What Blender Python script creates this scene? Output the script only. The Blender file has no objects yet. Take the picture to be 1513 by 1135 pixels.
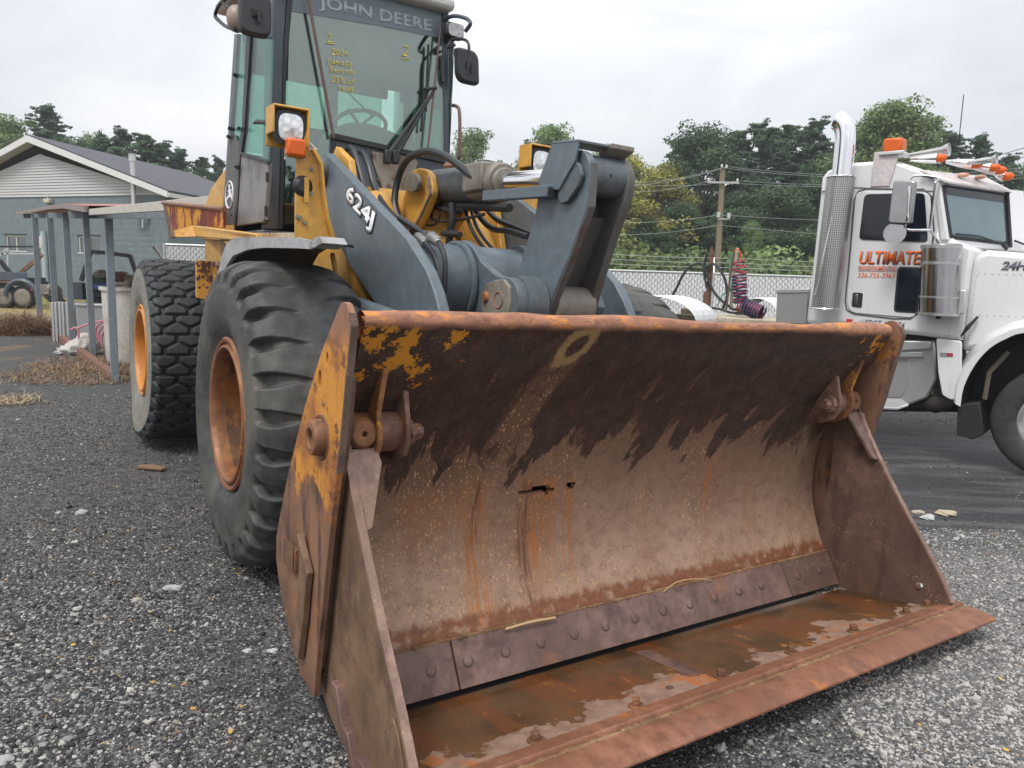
import bpy, bmesh, math, random
import numpy as np
from mathutils import Vector, Matrix
random.seed(7); rng = np.random.default_rng(7)
R = math.radians
scn = bpy.context.scene
COL = scn.collection
# ------------------------------------------------------------------ camera
FPX, PITCH, ROLL, CAMH = 1120.22, 0.1460, 0.0323, 1.5034
fw = np.array([0, math.cos(PITCH), -math.sin(PITCH)]); up0 = np.array([0, math.sin(PITCH), math.cos(PITCH)]); ri0 = np.array([1.0, 0, 0])
ri = math.cos(ROLL)*ri0 + math.sin(ROLL)*up0
up = -math.sin(ROLL)*ri0 + math.cos(ROLL)*up0
cd = bpy.data.cameras.new('camera'); cam = bpy.data.objects.new('camera', cd); COL.objects.link(cam)
cam.matrix_world = Matrix(((ri[0], up[0], -fw[0], 0), (ri[1], up[1], -fw[1], 0), (ri[2], up[2], -fw[2], CAMH), (0, 0, 0, 1)))
cd.sensor_width = 36; cd.lens = FPX/1513*36; cd.clip_start = .05; cd.clip_end = 3000
scn.camera = cam
# ------------------------------------------------------------------ world: overcast sky
wd = bpy.data.worlds.new('World'); scn.world = wd; wd.use_nodes = True
SUN_EL, SUN_AZ = R(58), R(-150)
def build_world():
    nt = wd.node_tree; nt.nodes.clear(); N = nt.nodes.new; Lk = nt.links.new
    out = N('ShaderNodeOutputWorld'); bg = N('ShaderNodeBackground'); add = N('ShaderNodeAddShader'); bg2 = N('ShaderNodeBackground')
    sky = N('ShaderNodeTexSky'); sky.sky_type = 'NISHITA'; sky.sun_disc = False; sky.sun_elevation = SUN_EL; sky.sun_rotation = SUN_AZ
    sky.dust_density = 6
    tc = N('ShaderNodeTexCoord'); mp = N('ShaderNodeMapping'); mp.inputs['Scale'].default_value = (1, 1, 2.6)
    Lk(tc.outputs['Generated'], mp.inputs[0])
    n1 = N('ShaderNodeTexNoise'); n1.inputs['Scale'].default_value = 2.1; n1.inputs['Detail'].default_value = 7; n1.inputs['Roughness'].default_value = .5; n1.inputs['Distortion'].default_value = .5
    Lk(mp.outputs[0], n1.inputs['Vector'])
    cr = N('ShaderNodeValToRGB'); e = cr.color_ramp.elements
    e[0].position = .30; e[0].color = (.58, .60, .64, 1); e[1].position = .66; e[1].color = (.91, .915, .925, 1)
    m = e.new(.5); m.color = (.73, .75, .79, 1)
    Lk(n1.outputs['Fac'], cr.inputs[0])
    # an overcast sky is brighter overhead than near the horizon
    sz = N('ShaderNodeSeparateXYZ'); Lk(tc.outputs['Generated'], sz.inputs[0]); ma = N('ShaderNodeMath'); ma.operation = 'MULTIPLY_ADD'; ma.use_clamp = False
    mx = N('ShaderNodeMath'); mx.operation = 'MAXIMUM'; Lk(sz.outputs['Z'], mx.inputs[0]); mx.inputs[1].default_value = 0
    Lk(mx.outputs[0], ma.inputs[0]); ma.inputs[1].default_value = 1.0; ma.inputs[2].default_value = 1.0
    sc = N('ShaderNodeVectorMath'); sc.operation = 'SCALE'; Lk(cr.outputs[0], sc.inputs[0]); Lk(ma.outputs[0], sc.inputs['Scale'])
    Lk(sc.outputs[0], bg.inputs[0]); bg.inputs[1].default_value = .70
    Lk(sky.outputs[0], bg2.inputs[0]); bg2.inputs[1].default_value = .006
    Lk(bg.outputs[0], add.inputs[0]); Lk(bg2.outputs[0], add.inputs[1]); Lk(add.outputs[0], out.inputs[0])
build_world()
sd = bpy.data.lights.new('sun', 'SUN'); sd.energy = 1.5; sd.angle = R(16); sd.color = (1, .96, .9)
sun = bpy.data.objects.new('sun', sd); COL.objects.link(sun)
_d = Vector((math.sin(SUN_AZ)*math.cos(SUN_EL), math.cos(SUN_AZ)*math.cos(SUN_EL), math.sin(SUN_EL)))
sun.rotation_euler = _d.to_track_quat('Z', 'Y').to_euler(); sun.location = _d*30
scn.view_settings.view_transform = 'Standard'; scn.view_settings.look = 'None'
scn.view_settings.exposure = 0.56; scn.view_settings.gamma = 1; scn.view_settings.use_curve_mapping = False
scn.render.engine = 'CYCLES'; scn.cycles.max_bounces = 8; scn.cycles.transparent_max_bounces = 12; scn.cycles.use_denoising = True

# ------------------------------------------------------------------ frames and hierarchy
class Frame:
    def __init__(s, M, O): s.M = np.array(M, float); s.O = np.array(O, float)
    def P(s, px, py, ax, val):      # the point of the plane (axis=val) that is sighted at photo pixel px,py
        d = (px-756.5)/FPX*ri - (py-567.5)/FPX*up + fw
        lo = s.M.T@(np.array([0, 0, CAMH])-s.O); ld = s.M.T@d
        q = lo+ld*((val-lo[ax])/ld[ax]); q[ax] = val
        return q
    def mat(s):
        m = Matrix.Identity(4)
        for i in range(3):
            for j in range(3): m[i][j] = s.M[i][j]
            m[i][3] = s.O[i]
        return m
def yaw(a, o):   # X axis at heading a (world angle from +X), origin o
    c, s = math.cos(a), math.sin(a)
    return Frame([[c, -s, 0], [s, c, 0], [0, 0, 1]], o)
WORLD = Frame(np.eye(3), (0, 0, 0))
def props(o, label=None, cat=None, group=None, kind=None):
    for k, v in (('label', label), ('category', cat), ('group', group), ('kind', kind)):
        if v: o[k] = v
    return o
def thing(name, label, cat, frame=WORLD, group=None):
    o = bpy.data.objects.new(name, None); COL.objects.link(o); o.empty_display_size = .1
    o.matrix_world = frame.mat()
    return props(o, label, cat, group)

# ------------------------------------------------------------------ mesh builder
def unit(v): v = np.asarray(v, float); return v/max(np.linalg.norm(v), 1e-12)
def basis(d):
    d = unit(d); a = np.array([0, 0, 1.]) if abs(d[2]) < .9 else np.array([1., 0, 0])
    u = unit(np.cross(a, d)); return u, np.cross(d, u), d
def rr(pts, r=4):   # round the corners of a pixel polygon
    out = []; n = len(pts)
    for i in range(n):
        a, b, c = np.array(pts[i-1], float), np.array(pts[i], float), np.array(pts[(i+1) % n], float)
        ra = min(r, np.linalg.norm(a-b)*.45); rc = min(r, np.linalg.norm(c-b)*.45); p0 = b+unit(a-b)*ra; p1 = b+unit(c-b)*rc
        for t in (0, .35, .7, 1): out.append(tuple((1-t)**2*p0+2*t*(1-t)*b+t*t*p1))
    return out
class MB:
    def __init__(s): s.v = []; s.f = []; s.m = []; s.uv = None; s.cm = 0
    def addv(s, pts): n = len(s.v); s.v.extend([tuple(map(float, p)) for p in pts]); return n
    def face(s, idx): s.f.append(tuple(idx)); s.m.append(s.cm)
    def mat(s, i): s.cm = i; return s
    def box(s, c, size, rot=None):
        h = np.array(size)/2.; c = np.array(c, float)
        P = [np.array([x, y, z])*h for x in (-1, 1) for y in (-1, 1) for z in (-1, 1)]
        if rot is not None: P = [rot@p for p in P]
        n = s.addv([c+p for p in P])
        for q in ((0, 1, 3, 2), (4, 6, 7, 5), (0, 4, 5, 1), (2, 3, 7, 6), (0, 2, 6, 4), (1, 5, 7, 3)): s.face([n+i for i in q])
        return s
    def beam(s, a, b, w, h, upv=(0, 0, 1)):      # box from a to b, width w (across), height h (along up)
        a = np.array(a, float); b = np.array(b, float); d = b-a; L = np.linalg.norm(d); x = unit(d)
        y = np.cross(np.array(upv, float), x)
        y = unit(y) if np.linalg.norm(y) > 1e-6 else basis(x)[0]
        z = np.cross(x, y)
        return s.box((a+b)/2, (L, w, h), np.array([x, y, z]).T)
    def prism(s, pts, off):     # planar polygon of 3D pts extruded by vector off
        pts = [np.array(p, float) for p in pts]; off = np.array(off, float); k = len(pts)
        n = s.addv(pts); m = s.addv([p+off for p in pts])
        s.face([n+i for i in range(k)][::-1]); s.face([m+i for i in range(k)])
        for i in range(k): j = (i+1) % k; s.face([n+i, n+j, m+j, m+i])
        return s
    def cyl(s, a, b, r, r2=None, n=16, cap=True, hole=None):
        r2 = r if r2 is None else r2; u, v, d = basis(np.array(b, float)-np.array(a, float))
        rings = [(a, r), (b, r2)]
        return s.rings([[np.array(c)+rr*(math.cos(t)*u+math.sin(t)*v) for t in np.arange(n)*2*math.pi/n] for c, rr in rings], cap)
    def rings(s, R_, cap=True, closed=True):
        ids = []
        for r in R_: n = s.addv(r); ids.append([n+i for i in range(len(r))])
        for a, b in zip(ids, ids[1:]):
            k = len(a)
            for i in range(k if closed else k-1): j = (i+1) % k; s.face([a[i], a[j], b[j], b[i]])
        if cap: s.face(ids[0][::-1]); s.face(ids[-1])
        return s
    def tube(s, path, r, n=8, sm=0, cap=True):
        P = [np.array(p, float) for p in path]
        if sm: P = catmull(P, sm)
        rr = r if hasattr(r, '__len__') else [r]*len(P)
        if len(rr) != len(P): rr = np.interp(np.linspace(0, 1, len(P)), np.linspace(0, 1, len(rr)), rr)
        u = None; Rg = []
        for i, p in enumerate(P):
            d = unit(P[min(i+1, len(P)-1)]-P[max(i-1, 0)])
            if u is None: u = basis(d)[0]
            u = unit(u-d*np.dot(u, d)); v = np.cross(d, u)
            Rg.append([p+rr[i]*(math.cos(t)*u+math.sin(t)*v) for t in np.arange(n)*2*math.pi/n])
        return s.rings(Rg, cap)
    def lathe(s, prof, c, axis=(0, 1, 0), n=48, cap=False):   # prof: (radius, offset along axis)
        u, v, d = basis(axis); c = np.array(c, float)
        return s.rings([[c+d*o+r*(math.cos(t)*u+math.sin(t)*v) for t in np.arange(n)*2*math.pi/n] for r, o in prof], cap)
    def ball(s, c, r, n=10, sc=(1, 1, 1)):
        c = np.array(c, float); sc = np.array(sc, float)
        return s.rings([[c+sc*r*np.array([math.sin(p)*math.cos(t), math.sin(p)*math.sin(t), math.cos(p)]) for t in np.arange(n)*2*math.pi/n] for p in np.linspace(.02, math.pi-.02, n//2+1)], True)
    def bolt(s, c, d, r, h, n=6):
        c = np.array(c, float); return s.cyl(c, c+unit(d)*h, r, n=n)
    def build(s, name, mats, parent=None, bevel=0, smooth=None, uv=None, **pr):
        me = bpy.data.meshes.new(name); me.from_pydata(s.v, [], s.f)
        mats = mats if isinstance(mats, (list, tuple)) else [mats]
        for m in mats: me.materials.append(m)
        if len(mats) > 1: me.polygons.foreach_set('material_index', s.m)
        bm = bmesh.new(); bm.from_mesh(me); bmesh.ops.recalc_face_normals(bm, faces=bm.faces); bm.to_mesh(me); bm.free()
        if uv is not None:
            l = me.uv_layers.new(name='UVMap'); vi = np.empty(len(me.loops), int); me.loops.foreach_get('vertex_index', vi)
            l.data.foreach_set('uv', np.array(uv, float)[vi].ravel())
        if smooth is None: smooth = 35
        if smooth:
            me.polygons.foreach_set('use_smooth', [True]*len(me.polygons))
            try: me.set_sharp_from_angle(angle=R(smooth))
            except Exception: pass
        o = bpy.data.objects.new(name, me); COL.objects.link(o)
        if parent is not None: o.parent = parent
        if bevel:
            b = o.modifiers.new('bevel', 'BEVEL'); b.width = bevel; b.segments = 2; b.limit_method = 'ANGLE'; b.angle_limit = R(40)
            b.harden_normals = False
        return props(o, **pr)
def catmull(P, k):
    P = [2*P[0]-P[1]]+list(P)+[2*P[-1]-P[-2]]; out = []
    for i in range(1, len(P)-2):
        for t in np.arange(k)/k:
            a, b, c, d = P[i-1:i+3]
            out.append(.5*((2*b)+(c-a)*t+(2*a-5*b+4*c-d)*t*t+(3*b-a-3*c+d)*t**3))
    out.append(P[-2]); return out
def box(name, c, size, mat, parent=None, bevel=.004, **k): return MB().box(c, size).build(name, mat, parent, bevel, **k)
def copy_tree(o, parent=None, mat=None):
    c = o.copy(); COL.objects.link(c); c.parent = parent
    if mat is not None: c.matrix_world = mat
    for ch in o.children: copy_tree(ch, c)
    return c
def text(body, mat, parent, o, xd, yd, width=None, height=.1, ext=.001, name='lettering', shear=0, bold=0, **pr):
    cu = bpy.data.curves.new('t', 'FONT'); cu.body = body; cu.extrude = 0; cu.shear = shear; cu.offset = bold; cu.resolution_u = 3
    t = bpy.data.objects.new('t', cu); COL.objects.link(t); bpy.context.view_layer.update()
    me = bpy.data.meshes.new_from_object(t.evaluated_get(bpy.context.evaluated_depsgraph_get()))
    bpy.data.objects.remove(t)
    co = np.empty(len(me.vertices)*3); me.vertices.foreach_get('co', co); co = co.reshape(-1, 3)
    co[:, 0] -= co[:, 0].min(); co[:, 1] -= co[:, 1].min()
    sx = height/co[:, 1].max(); sxx = sx if width is None else width/co[:, 0].max()
    xd = unit(xd); yd = np.array(yd, float); yd = unit(yd-xd*np.dot(yd, xd)); zd = np.cross(xd, yd)
    w = np.array(o, float)+co[:, :1]*sxx*xd+co[:, 1:2]*sx*yd
    me.vertices.foreach_set('co', w.ravel()); me.update(); me.name = name; me.materials.clear(); me.materials.append(mat)
    ob = bpy.data.objects.new(name, me); COL.objects.link(ob); ob.parent = parent
    if ext:
        m = ob.modifiers.new('s', 'SOLIDIFY'); m.thickness = ext; m.offset = 0
    return props(ob, **pr)

# ------------------------------------------------------------------ node helper
class NT:
    def __init__(s, name):
        s.m = bpy.data.materials.new(name); s.m.use_nodes = True; s.t = s.m.node_tree; s.t.nodes.clear()
        s.out = s.t.nodes.new('ShaderNodeOutputMaterial'); s.b = s.t.nodes.new('ShaderNodeBsdfPrincipled')
        s.t.links.new(s.b.outputs[0], s.out.inputs[0]); s.tc = s.t.nodes.new('ShaderNodeTexCoord')
    def n(s, ty, **kw):
        n = s.t.nodes.new(ty)
        for k, v in kw.items(): setattr(n, k, v)
        return n
    def put(s, sock, v):
        if isinstance(v, bpy.types.NodeSocket): s.t.links.new(v, sock)
        elif isinstance(v, (tuple, list)) and len(v) == 3 and len(sock.default_value) == 4: sock.default_value = (*v, 1)
        else: sock.default_value = v
    def obj(s): return s.tc.outputs['Object']
    def uvc(s): return s.tc.outputs['UV']
    def map(s, vec, scale=(1, 1, 1), rot=(0, 0, 0), loc=(0, 0, 0)):
        m = s.n('ShaderNodeMapping'); s.put(m.inputs[0], vec); m.inputs['Scale'].default_value = scale; m.inputs['Rotation'].default_value = rot; m.inputs['Location'].default_value = loc
        return m.outputs[0]
    def noise(s, sc, det=4, vec=None, rough=.55, dist=0, col=False):
        n = s.n('ShaderNodeTexNoise'); s.put(n.inputs['Vector'], vec or s.obj())
        n.inputs['Scale'].default_value = sc; n.inputs['Detail'].default_value = det; n.inputs['Roughness'].default_value = rough; n.inputs['Distortion'].default_value = dist
        return n.outputs['Color' if col else 'Fac']
    def vor(s, sc, vec=None, out='Distance', feat='F1', rnd=1):
        n = s.n('ShaderNodeTexVoronoi', feature=feat); s.put(n.inputs['Vector'], vec or s.obj()); n.inputs['Scale'].default_value = sc
        n.inputs['Randomness'].default_value = rnd
        return n.outputs[out]
    def math(s, op, a, b=0, c=0, clamp=False):
        n = s.n('ShaderNodeMath', operation=op, use_clamp=clamp)
        for i, v in enumerate((a, b, c)): s.put(n.inputs[i], v)
        return n.outputs[0]
    def ss(s, v, a, b):     # 0 at a, 1 at b, clamped
        n = s.n('ShaderNodeMapRange', interpolation_type='SMOOTHSTEP')
        n.inputs[0].default_value = 0; s.put(n.inputs[0], v); s.put(n.inputs[1], a); s.put(n.inputs[2], b)
        if not isinstance(a, bpy.types.NodeSocket) and not isinstance(b, bpy.types.NodeSocket) and a > b:
            n.inputs[1].default_value = b; n.inputs[2].default_value = a; n.inputs[3].default_value = 1; n.inputs[4].default_value = 0
        return n.outputs[0]
    def mix(s, f, a, b, mode='MIX'):
        n = s.n('ShaderNodeMix', data_type='RGBA', blend_type=mode); s.put(n.inputs[0], f); s.put(n.inputs[6], a); s.put(n.inputs[7], b)
        return n.outputs[2]
    def ramp(s, f, *st):
        n = s.n('ShaderNodeValToRGB'); e = n.color_ramp.elements; s.put(n.inputs[0], f)
        e[0].position = st[0][0]; e[0].color = (*st[0][1], 1); e[1].position = st[-1][0]; e[1].color = (*st[-1][1], 1)
        for p, c in st[1:-1]: q = e.new(p); q.color = (*c, 1)
        return n.outputs[0]
    def sep(s, v):
        n = s.n('ShaderNodeSeparateXYZ'); s.put(n.inputs[0], v); return n.outputs
    def comb(s, x, y, z):
        n = s.n('ShaderNodeCombineXYZ')
        for i, v in enumerate((x, y, z)): s.put(n.inputs[i], v)
        return n.outputs[0]
    def bump(s, h, st=.3, d=.01, prev=None):
        n = s.n('ShaderNodeBump'); s.put(n.inputs['Height'], h); n.inputs['Strength'].default_value = st; n.inputs['Distance'].default_value = d
        if prev is not None: s.put(n.inputs['Normal'], prev)
        return n.outputs[0]
    def fin(s, col, rough=.6, metal=0, nrm=None, spec=None, **kw):
        s.put(s.b.inputs['Base Color'], col); s.put(s.b.inputs['Roughness'], rough); s.put(s.b.inputs['Metallic'], metal)
        if nrm is not None: s.put(s.b.inputs['Normal'], nrm)
        if spec is not None: s.put(s.b.inputs['Specular IOR Level'], spec)
        for k, v in kw.items(): s.put(s.b.inputs[k.replace('_', ' ')], v)
        return s.m
def sc_(c, k): return tuple(x*k for x in c)
def paint(name, c, rough=.45, dirt=(.12, .09, .06), dk=.35, rust=0, rustc=(.16, .05, .02), metal=0, sc=3., bump=.15, streak=.3, spec=.5, coat=0):
    t = NT(name); o = t.obj()
    n1 = t.noise(sc, 6, o); n2 = t.noise(sc*9, 5, o, .6)
    st = t.noise(5, 5, t.map(o, (6, 6, .8)))
    col = t.mix(t.ss(n2, .3, .75), sc_(c, .86), sc_(c, 1.1))
    d = t.math('MULTIPLY', t.ss(n1, .48, .72), dk); col = t.mix(d, col, dirt)
    col = t.mix(t.math('MULTIPLY', t.ss(st, .5, .8), streak), col, dirt)
    if rust:
        rm = t.ss(t.math('ADD', t.math('MULTIPLY', n1, .5), t.math('MULTIPLY', n2, .5)), .66-rust*.2, .70-rust*.2)
        rc = t.mix(t.noise(60, 4, o), sc_(rustc, .5), sc_(rustc, 1.6)); col = t.mix(rm, col, rc)
    rg = t.math('ADD', rough, t.math('MULTIPLY', t.math('SUBTRACT', n1, .4), .5), clamp=True)
    return t.fin(col, rg, metal, t.bump(n2, bump, .004), spec, **({'Coat_Weight': coat} if coat else {}))
def plain(name, c, rough=.5, metal=0, var=.12, bump=0, sc=20, **k):
    t = NT(name); n = t.noise(sc, 4)
    return t.fin(t.mix(n, sc_(c, 1-var), sc_(c, 1+var)), rough, metal, t.bump(n, bump, .004) if bump else None, **k)
def glass(name, tint=(.6, .75, .7), refl=.12, rough=.02, dirt=.0, dcol=(.45, .5, .48), fk=.8):
    t = NT(name); tr = t.n('ShaderNodeBsdfTransparent'); t.put(tr.inputs[0], tint)
    gl = t.n('ShaderNodeBsdfGlossy'); gl.inputs['Roughness'].default_value = rough
    fr = t.n('ShaderNodeFresnel'); fr.inputs[0].default_value = 1.5
    f = t.math('ADD', t.math('MULTIPLY', fr.outputs[0], fk), refl, clamp=True)
    mx = t.n('ShaderNodeMixShader'); t.put(mx.inputs[0], f); t.t.links.new(tr.outputs[0], mx.inputs[1]); t.t.links.new(gl.outputs[0], mx.inputs[2])
    o = mx.outputs[0]
    if dirt:
        df = t.n('ShaderNodeBsdfDiffuse'); t.put(df.inputs[0], dcol); m2 = t.n('ShaderNodeMixShader')
        t.put(m2.inputs[0], t.math('MULTIPLY', t.ss(t.noise(4, 5), .2, .8), dirt)); t.t.links.new(o, m2.inputs[1]); t.t.links.new(df.outputs[0], m2.inputs[2]); o = m2.outputs[0]
    t.t.links.new(o, t.out.inputs[0]); return t.m
# ------------------------------------------------------------------ materials
def rust_mat(name, base=(.15, .075, .05), light=(.27, .16, .115), dark=(.05, .026, .022), yel=0, spec=1., orange=.5, rough=.62, smooth_=0, darkst=.5):
    t = NT(name); o = t.obj()
    n1 = t.noise(2.2, 6, o); n2 = t.noise(14, 6, o, .65); n3 = t.noise(90, 4, o, .6)
    col = t.mix(t.ss(n1, .35, .65), base, light); col = t.mix(t.ss(n2, .35, .7), col, sc_(base, .8))
    col = t.mix(t.math('MULTIPLY', t.ss(t.noise(3.1, 6, t.map(o, (3, 3, .9), loc=(3, 1, 2))), .52, .66), darkst), col, dark)
    col = t.mix(t.math('MULTIPLY', t.ss(t.noise(5, 7, t.map(o, (1, 1, .6), loc=(7, 7, 7)), .65), .56, .68), orange), col, (.42, .15, .035))
    if yel: col = t.mix(t.math('MULTIPLY', t.ss(t.noise(3.3, 8, t.map(o, (1, 1, .7), loc=(1, 9, 5)), .7), .62-yel*.2, .64-yel*.2), .95), col, (.62, .27, .02))
    sp = t.ss(t.vor(75, o), .30, .16); sp = t.math('MULTIPLY', sp, t.ss(t.noise(9, 3, o), .5, .62))
    col = t.mix(t.math('MULTIPLY', sp, spec*.8), col, (.5, .3, .16))
    col = t.mix(t.math('MULTIPLY', t.ss(n3, .58, .72), .35), col, dark)
    return t.fin(col, t.math('ADD', rough-.12, t.math('MULTIPLY', n2, .3)), .15, t.bump(t.math('ADD', n3, t.math('MULTIPLY', n2, .8)), .35, .004))
def moldboard_mat():
    t = NT('rusty_moldboard'); uv = t.uvc(); s = t.sep(uv); u, v = s[0], s[1]
    n1 = t.noise(2.5, 6, uv); n2 = t.noise(17, 6, uv, .65); n3 = t.noise(120, 4, uv, .6)
    low = t.ss(v, .45, 1.15)
    col = t.mix(low, (.18, .098, .058), (.42, .275, .195)); col = t.mix(t.ss(n1, .35, .7), col, t.mix(low, (.135, .07, .042), (.33, .20, .135)))
    col = t.mix(t.math('MULTIPLY', t.ss(n2, .4, .7), .4), col, (.10, .05, .035))
    # tan flecks
    w = t.map(uv, (1, 1.0, 1))
    wob = t.n('ShaderNodeVectorMath', operation='MULTIPLY_ADD'); t.put(wob.inputs[0], t.noise(60, 3, uv, .6, 0, True)); wob.inputs[1].default_value = (.012, .012, 0); t.put(wob.inputs[2], uv); uw = wob.outputs[0]
    fl = t.ss(t.vor(85, t.map(uw, (1, .6, 1), rot=(0, 0, .5)), rnd=1), .36, .22); fl = t.math('MULTIPLY', fl, t.ss(t.noise(30, 3, uv), .42, .55))
    reg = t.ss(t.math('ADD', t.noise(3.2, 5, uv), t.math('MULTIPLY', t.ss(u, -.1, -.9), .12)), .47, .62)
    col = t.mix(t.math('MULTIPLY', fl, t.math('MULTIPLY', reg, .9)), col, (.60, .38, .20))
    fl2 = t.ss(t.vor(150, uw), .38, .22); col = t.mix(t.math('MULTIPLY', fl2, t.math('MULTIPLY', t.ss(n2, .35, .6), .55)), col, (.48, .31, .19))
    fl3 = t.ss(t.vor(75, t.map(uv, loc=(3, 4, 0))), .22, .12); col = t.mix(t.math('MULTIPLY', fl3, .75), col, (.05, .028, .02))
    # rust streaks running down from holes
    def streak(u0, hw, v0, v1, k, c=(.40, .14, .03)):
        nonlocal col
        uu = t.math('ADD', u, t.math('MULTIPLY', t.math('SUBTRACT', t.noise(6, 3, uv), .5), .045))
        a = t.ss(t.math('ABSOLUTE', t.math('SUBTRACT', uu, u0)), hw, hw*.15)
        b = t.math('MULTIPLY', t.ss(v, v0-.05, v0+.03), t.ss(v, v1, v1-.35))
        g = t.ss(t.noise(20, 6, t.map(uv, (3.2, .22, 1), loc=(u0, 0, 0)), .75), .42, .58)
        col = t.mix(t.math('MULTIPLY', t.math('MULTIPLY', a, b), t.math('MULTIPLY', g, k)), col, c)
    for a in ((-.72, .09, .74, 1.65, .9), (-.72, .035, .74, 1.1, .85, (.09, .04, .03)), (-.44, .14, .76, 1.35, .9), (-.50, .045, .78, 1.6, .8, (.11, .045, .03)), (-.29, .035, .78, 1.35, .9), (-.06, .04, .86, 1.0, .5, (.08, .04, .03)), (.0, .02, .86, .98, .5, (.08, .04, .03)),
              (.50, .035, .72, 1.25, .85), (.56, .02, .72, 1.1, .8), (.80, .03, .9, 1.4, .5), (.1, .05, .9, 1.3, .3), (-.9, .2, .78, 1.1, .5)): streak(*a)
    # dark oily stain with ragged runs
    sk = t.comb(t.math('ADD', u, t.math('MULTIPLY', v, t.math('ADD', .34, t.math('MULTIPLY', u, .20)))), t.math('MULTIPLY', v, .12), 0)
    e1 = t.noise(1, 7, t.map(t.comb(t.math('ADD', u, t.math('MULTIPLY', v, t.math('ADD', .42, t.math('MULTIPLY', u, .22)))), v, 0), (6.5, 2.2, 1)), .58, .5); e2 = t.noise(1.6, 2, uv)
    edge = t.math('ADD', t.math('MULTIPLY', t.math('SUBTRACT', t.math('ADD', .46, t.math('MULTIPLY', e2, .36)), v), .95), t.math('ADD', e1, t.math('MULTIPLY', t.math('SUBTRACT', t.noise(45, 3, uv), .5), .06)))
    st = t.ss(edge, .492, .515)
    hol = t.ss(t.noise(7, 5, t.map(sk, (2.2, 5, 1), loc=(4, 2, 1)), .6), .60, .66); hol = t.math('MULTIPLY', hol, t.ss(v, .10, .45))
    st = t.math('MULTIPLY', st, t.math('SUBTRACT', 1, t.math('MULTIPLY', hol, .85)))
    # pale run under the burned patch
    pr = t.ss(t.math('ABSOLUTE', t.math('ADD', t.math('ADD', u, t.math('MULTIPLY', v, .30)), .48)), .085, .05)
    pr = t.math('MULTIPLY', pr, t.math('MULTIPLY', t.ss(v, .16, .3), t.ss(t.noise(9, 5, uv), .3, .5)))
    st = t.math('MULTIPLY', st, t.math('SUBTRACT', 1, pr))
    dk = t.mix(t.ss(t.noise(14, 7, uv, .7), .38, .68), (.034, .018, .015), (.080, .042, .031)); dk = t.mix(t.math('MULTIPLY', fl2, .35), dk, (.20, .12, .08))
    dk = t.mix(t.math('MULTIPLY', t.ss(t.noise(4.5, 6, t.map(uv, loc=(9, 3, 0)), .7), .60, .70), .7), dk, (.11, .03, .02))
    col = t.mix(t.math('MULTIPLY', st, .96), col, dk)
    # burned ring patch
    def ring(u0, v0, r, c):
        nonlocal col
        d = t.n('ShaderNodeVectorMath', operation='LENGTH'); q = t.n('ShaderNodeVectorMath', operation='SUBTRACT')
        t.put(q.inputs[0], t.comb(t.math('MULTIPLY', t.math('ADD', u, t.math('MULTIPLY', v, .4)), 1.25), t.math('MULTIPLY', v, .85), 0)); q.inputs[1].default_value = ((u0+v0*.4)*1.25, v0*.85, 0); t.put(d.inputs[0], q.outputs[0])
        dd = t.math('ADD', d.outputs['Value'], t.math('MULTIPLY', t.math('SUBTRACT', t.noise(16, 5, uv, .7), .5), r*1.1))
        rg = t.math('MULTIPLY', t.ss(dd, r*1.5, r*1.1), t.ss(dd, r*.5, r*.8))
        col = t.mix(t.math('MULTIPLY', rg, .8), col, c)
    ring(-.515, .15, .062, (.40, .26, .11))
    # yellow paint left at both top ends, bare orange at the very top
    yl = t.noise(13, 7, t.map(uv, (.8, .8, 1), rot=(0, 0, .7)), .7)
    yreg = t.math('MAXIMUM', t.math('MULTIPLY', t.ss(u, -.75, -1.2), t.ss(v, .36, .2)), t.math('MULTIPLY', t.ss(u, .95, 1.25), t.ss(v, .30, .12)))
    ym = t.math('MULTIPLY', t.ss(t.math('ADD', yl, t.math('MULTIPLY', yreg, .15)), .645, .67), t.ss(yreg, .05, .2))
    col = t.mix(ym, col, (.60, .25, .02))
    top = t.ss(t.math('ADD', v, t.math('MULTIPLY', t.noise(6, 5, uv), .05)), .118, .092)
    tc = t.mix(t.ss(t.noise(28, 6, t.map(uv, (.35, 1, 1)), .7), .35, .65), (.26, .12, .075), (.42, .20, .12))
    tc = t.mix(t.math('MULTIPLY', t.ss(t.noise(40, 5, t.map(uv, (1, 1, 1), rot=(0, 0, .6)), .7), .5, .68), .55), tc, (.10, .05, .04)); tc = t.mix(t.math('MULTIPLY', t.ss(t.noise(7, 8, t.map(uv, (1, 2.5, 1), loc=(2, 2, 0)), .75), .50, .62), t.ss(v, .13, .05)), tc, (.62, .25, .06))
    col = t.mix(top, col, tc)
    # crusty line above the blade and pale grit on it
    vb = t.math('ADD', v, t.math('MULTIPLY', t.noise(22, 5, t.map(uv, (1, .5, 1)), .7), .10))
    col = t.mix(t.math('MULTIPLY', t.ss(vb, 1.265, 1.30), t.ss(t.noise(16, 4, uv), .3, .5)), col, t.mix(t.noise(50, 3, uv), (.09, .035, .02), (.30, .11, .04)))
    col = t.mix(t.ss(t.math('ADD', v, t.math('MULTIPLY', t.noise(12, 4, uv), .02)), 1.302, 1.312), col, (.50, .30, .14))
    # pale scour near the right end
    sc = t.math('MULTIPLY', t.ss(t.math('ABSOLUTE', t.math('SUBTRACT', u, 1.16)), .12, .02), t.math('MULTIPLY', t.ss(v, .45, .6), t.ss(v, 1.15, .9)))
    col = t.mix(t.math('MULTIPLY', sc, t.ss(t.noise(12, 6, t.map(uv, (1.5, .4, 1)), .7), .4, .65)), col, (.33, .24, .15))
    rg = t.math('ADD', .44, t.math('MULTIPLY', n2, .26)); rg = t.math('ADD', rg, t.math('MULTIPLY', st, .12))
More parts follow.
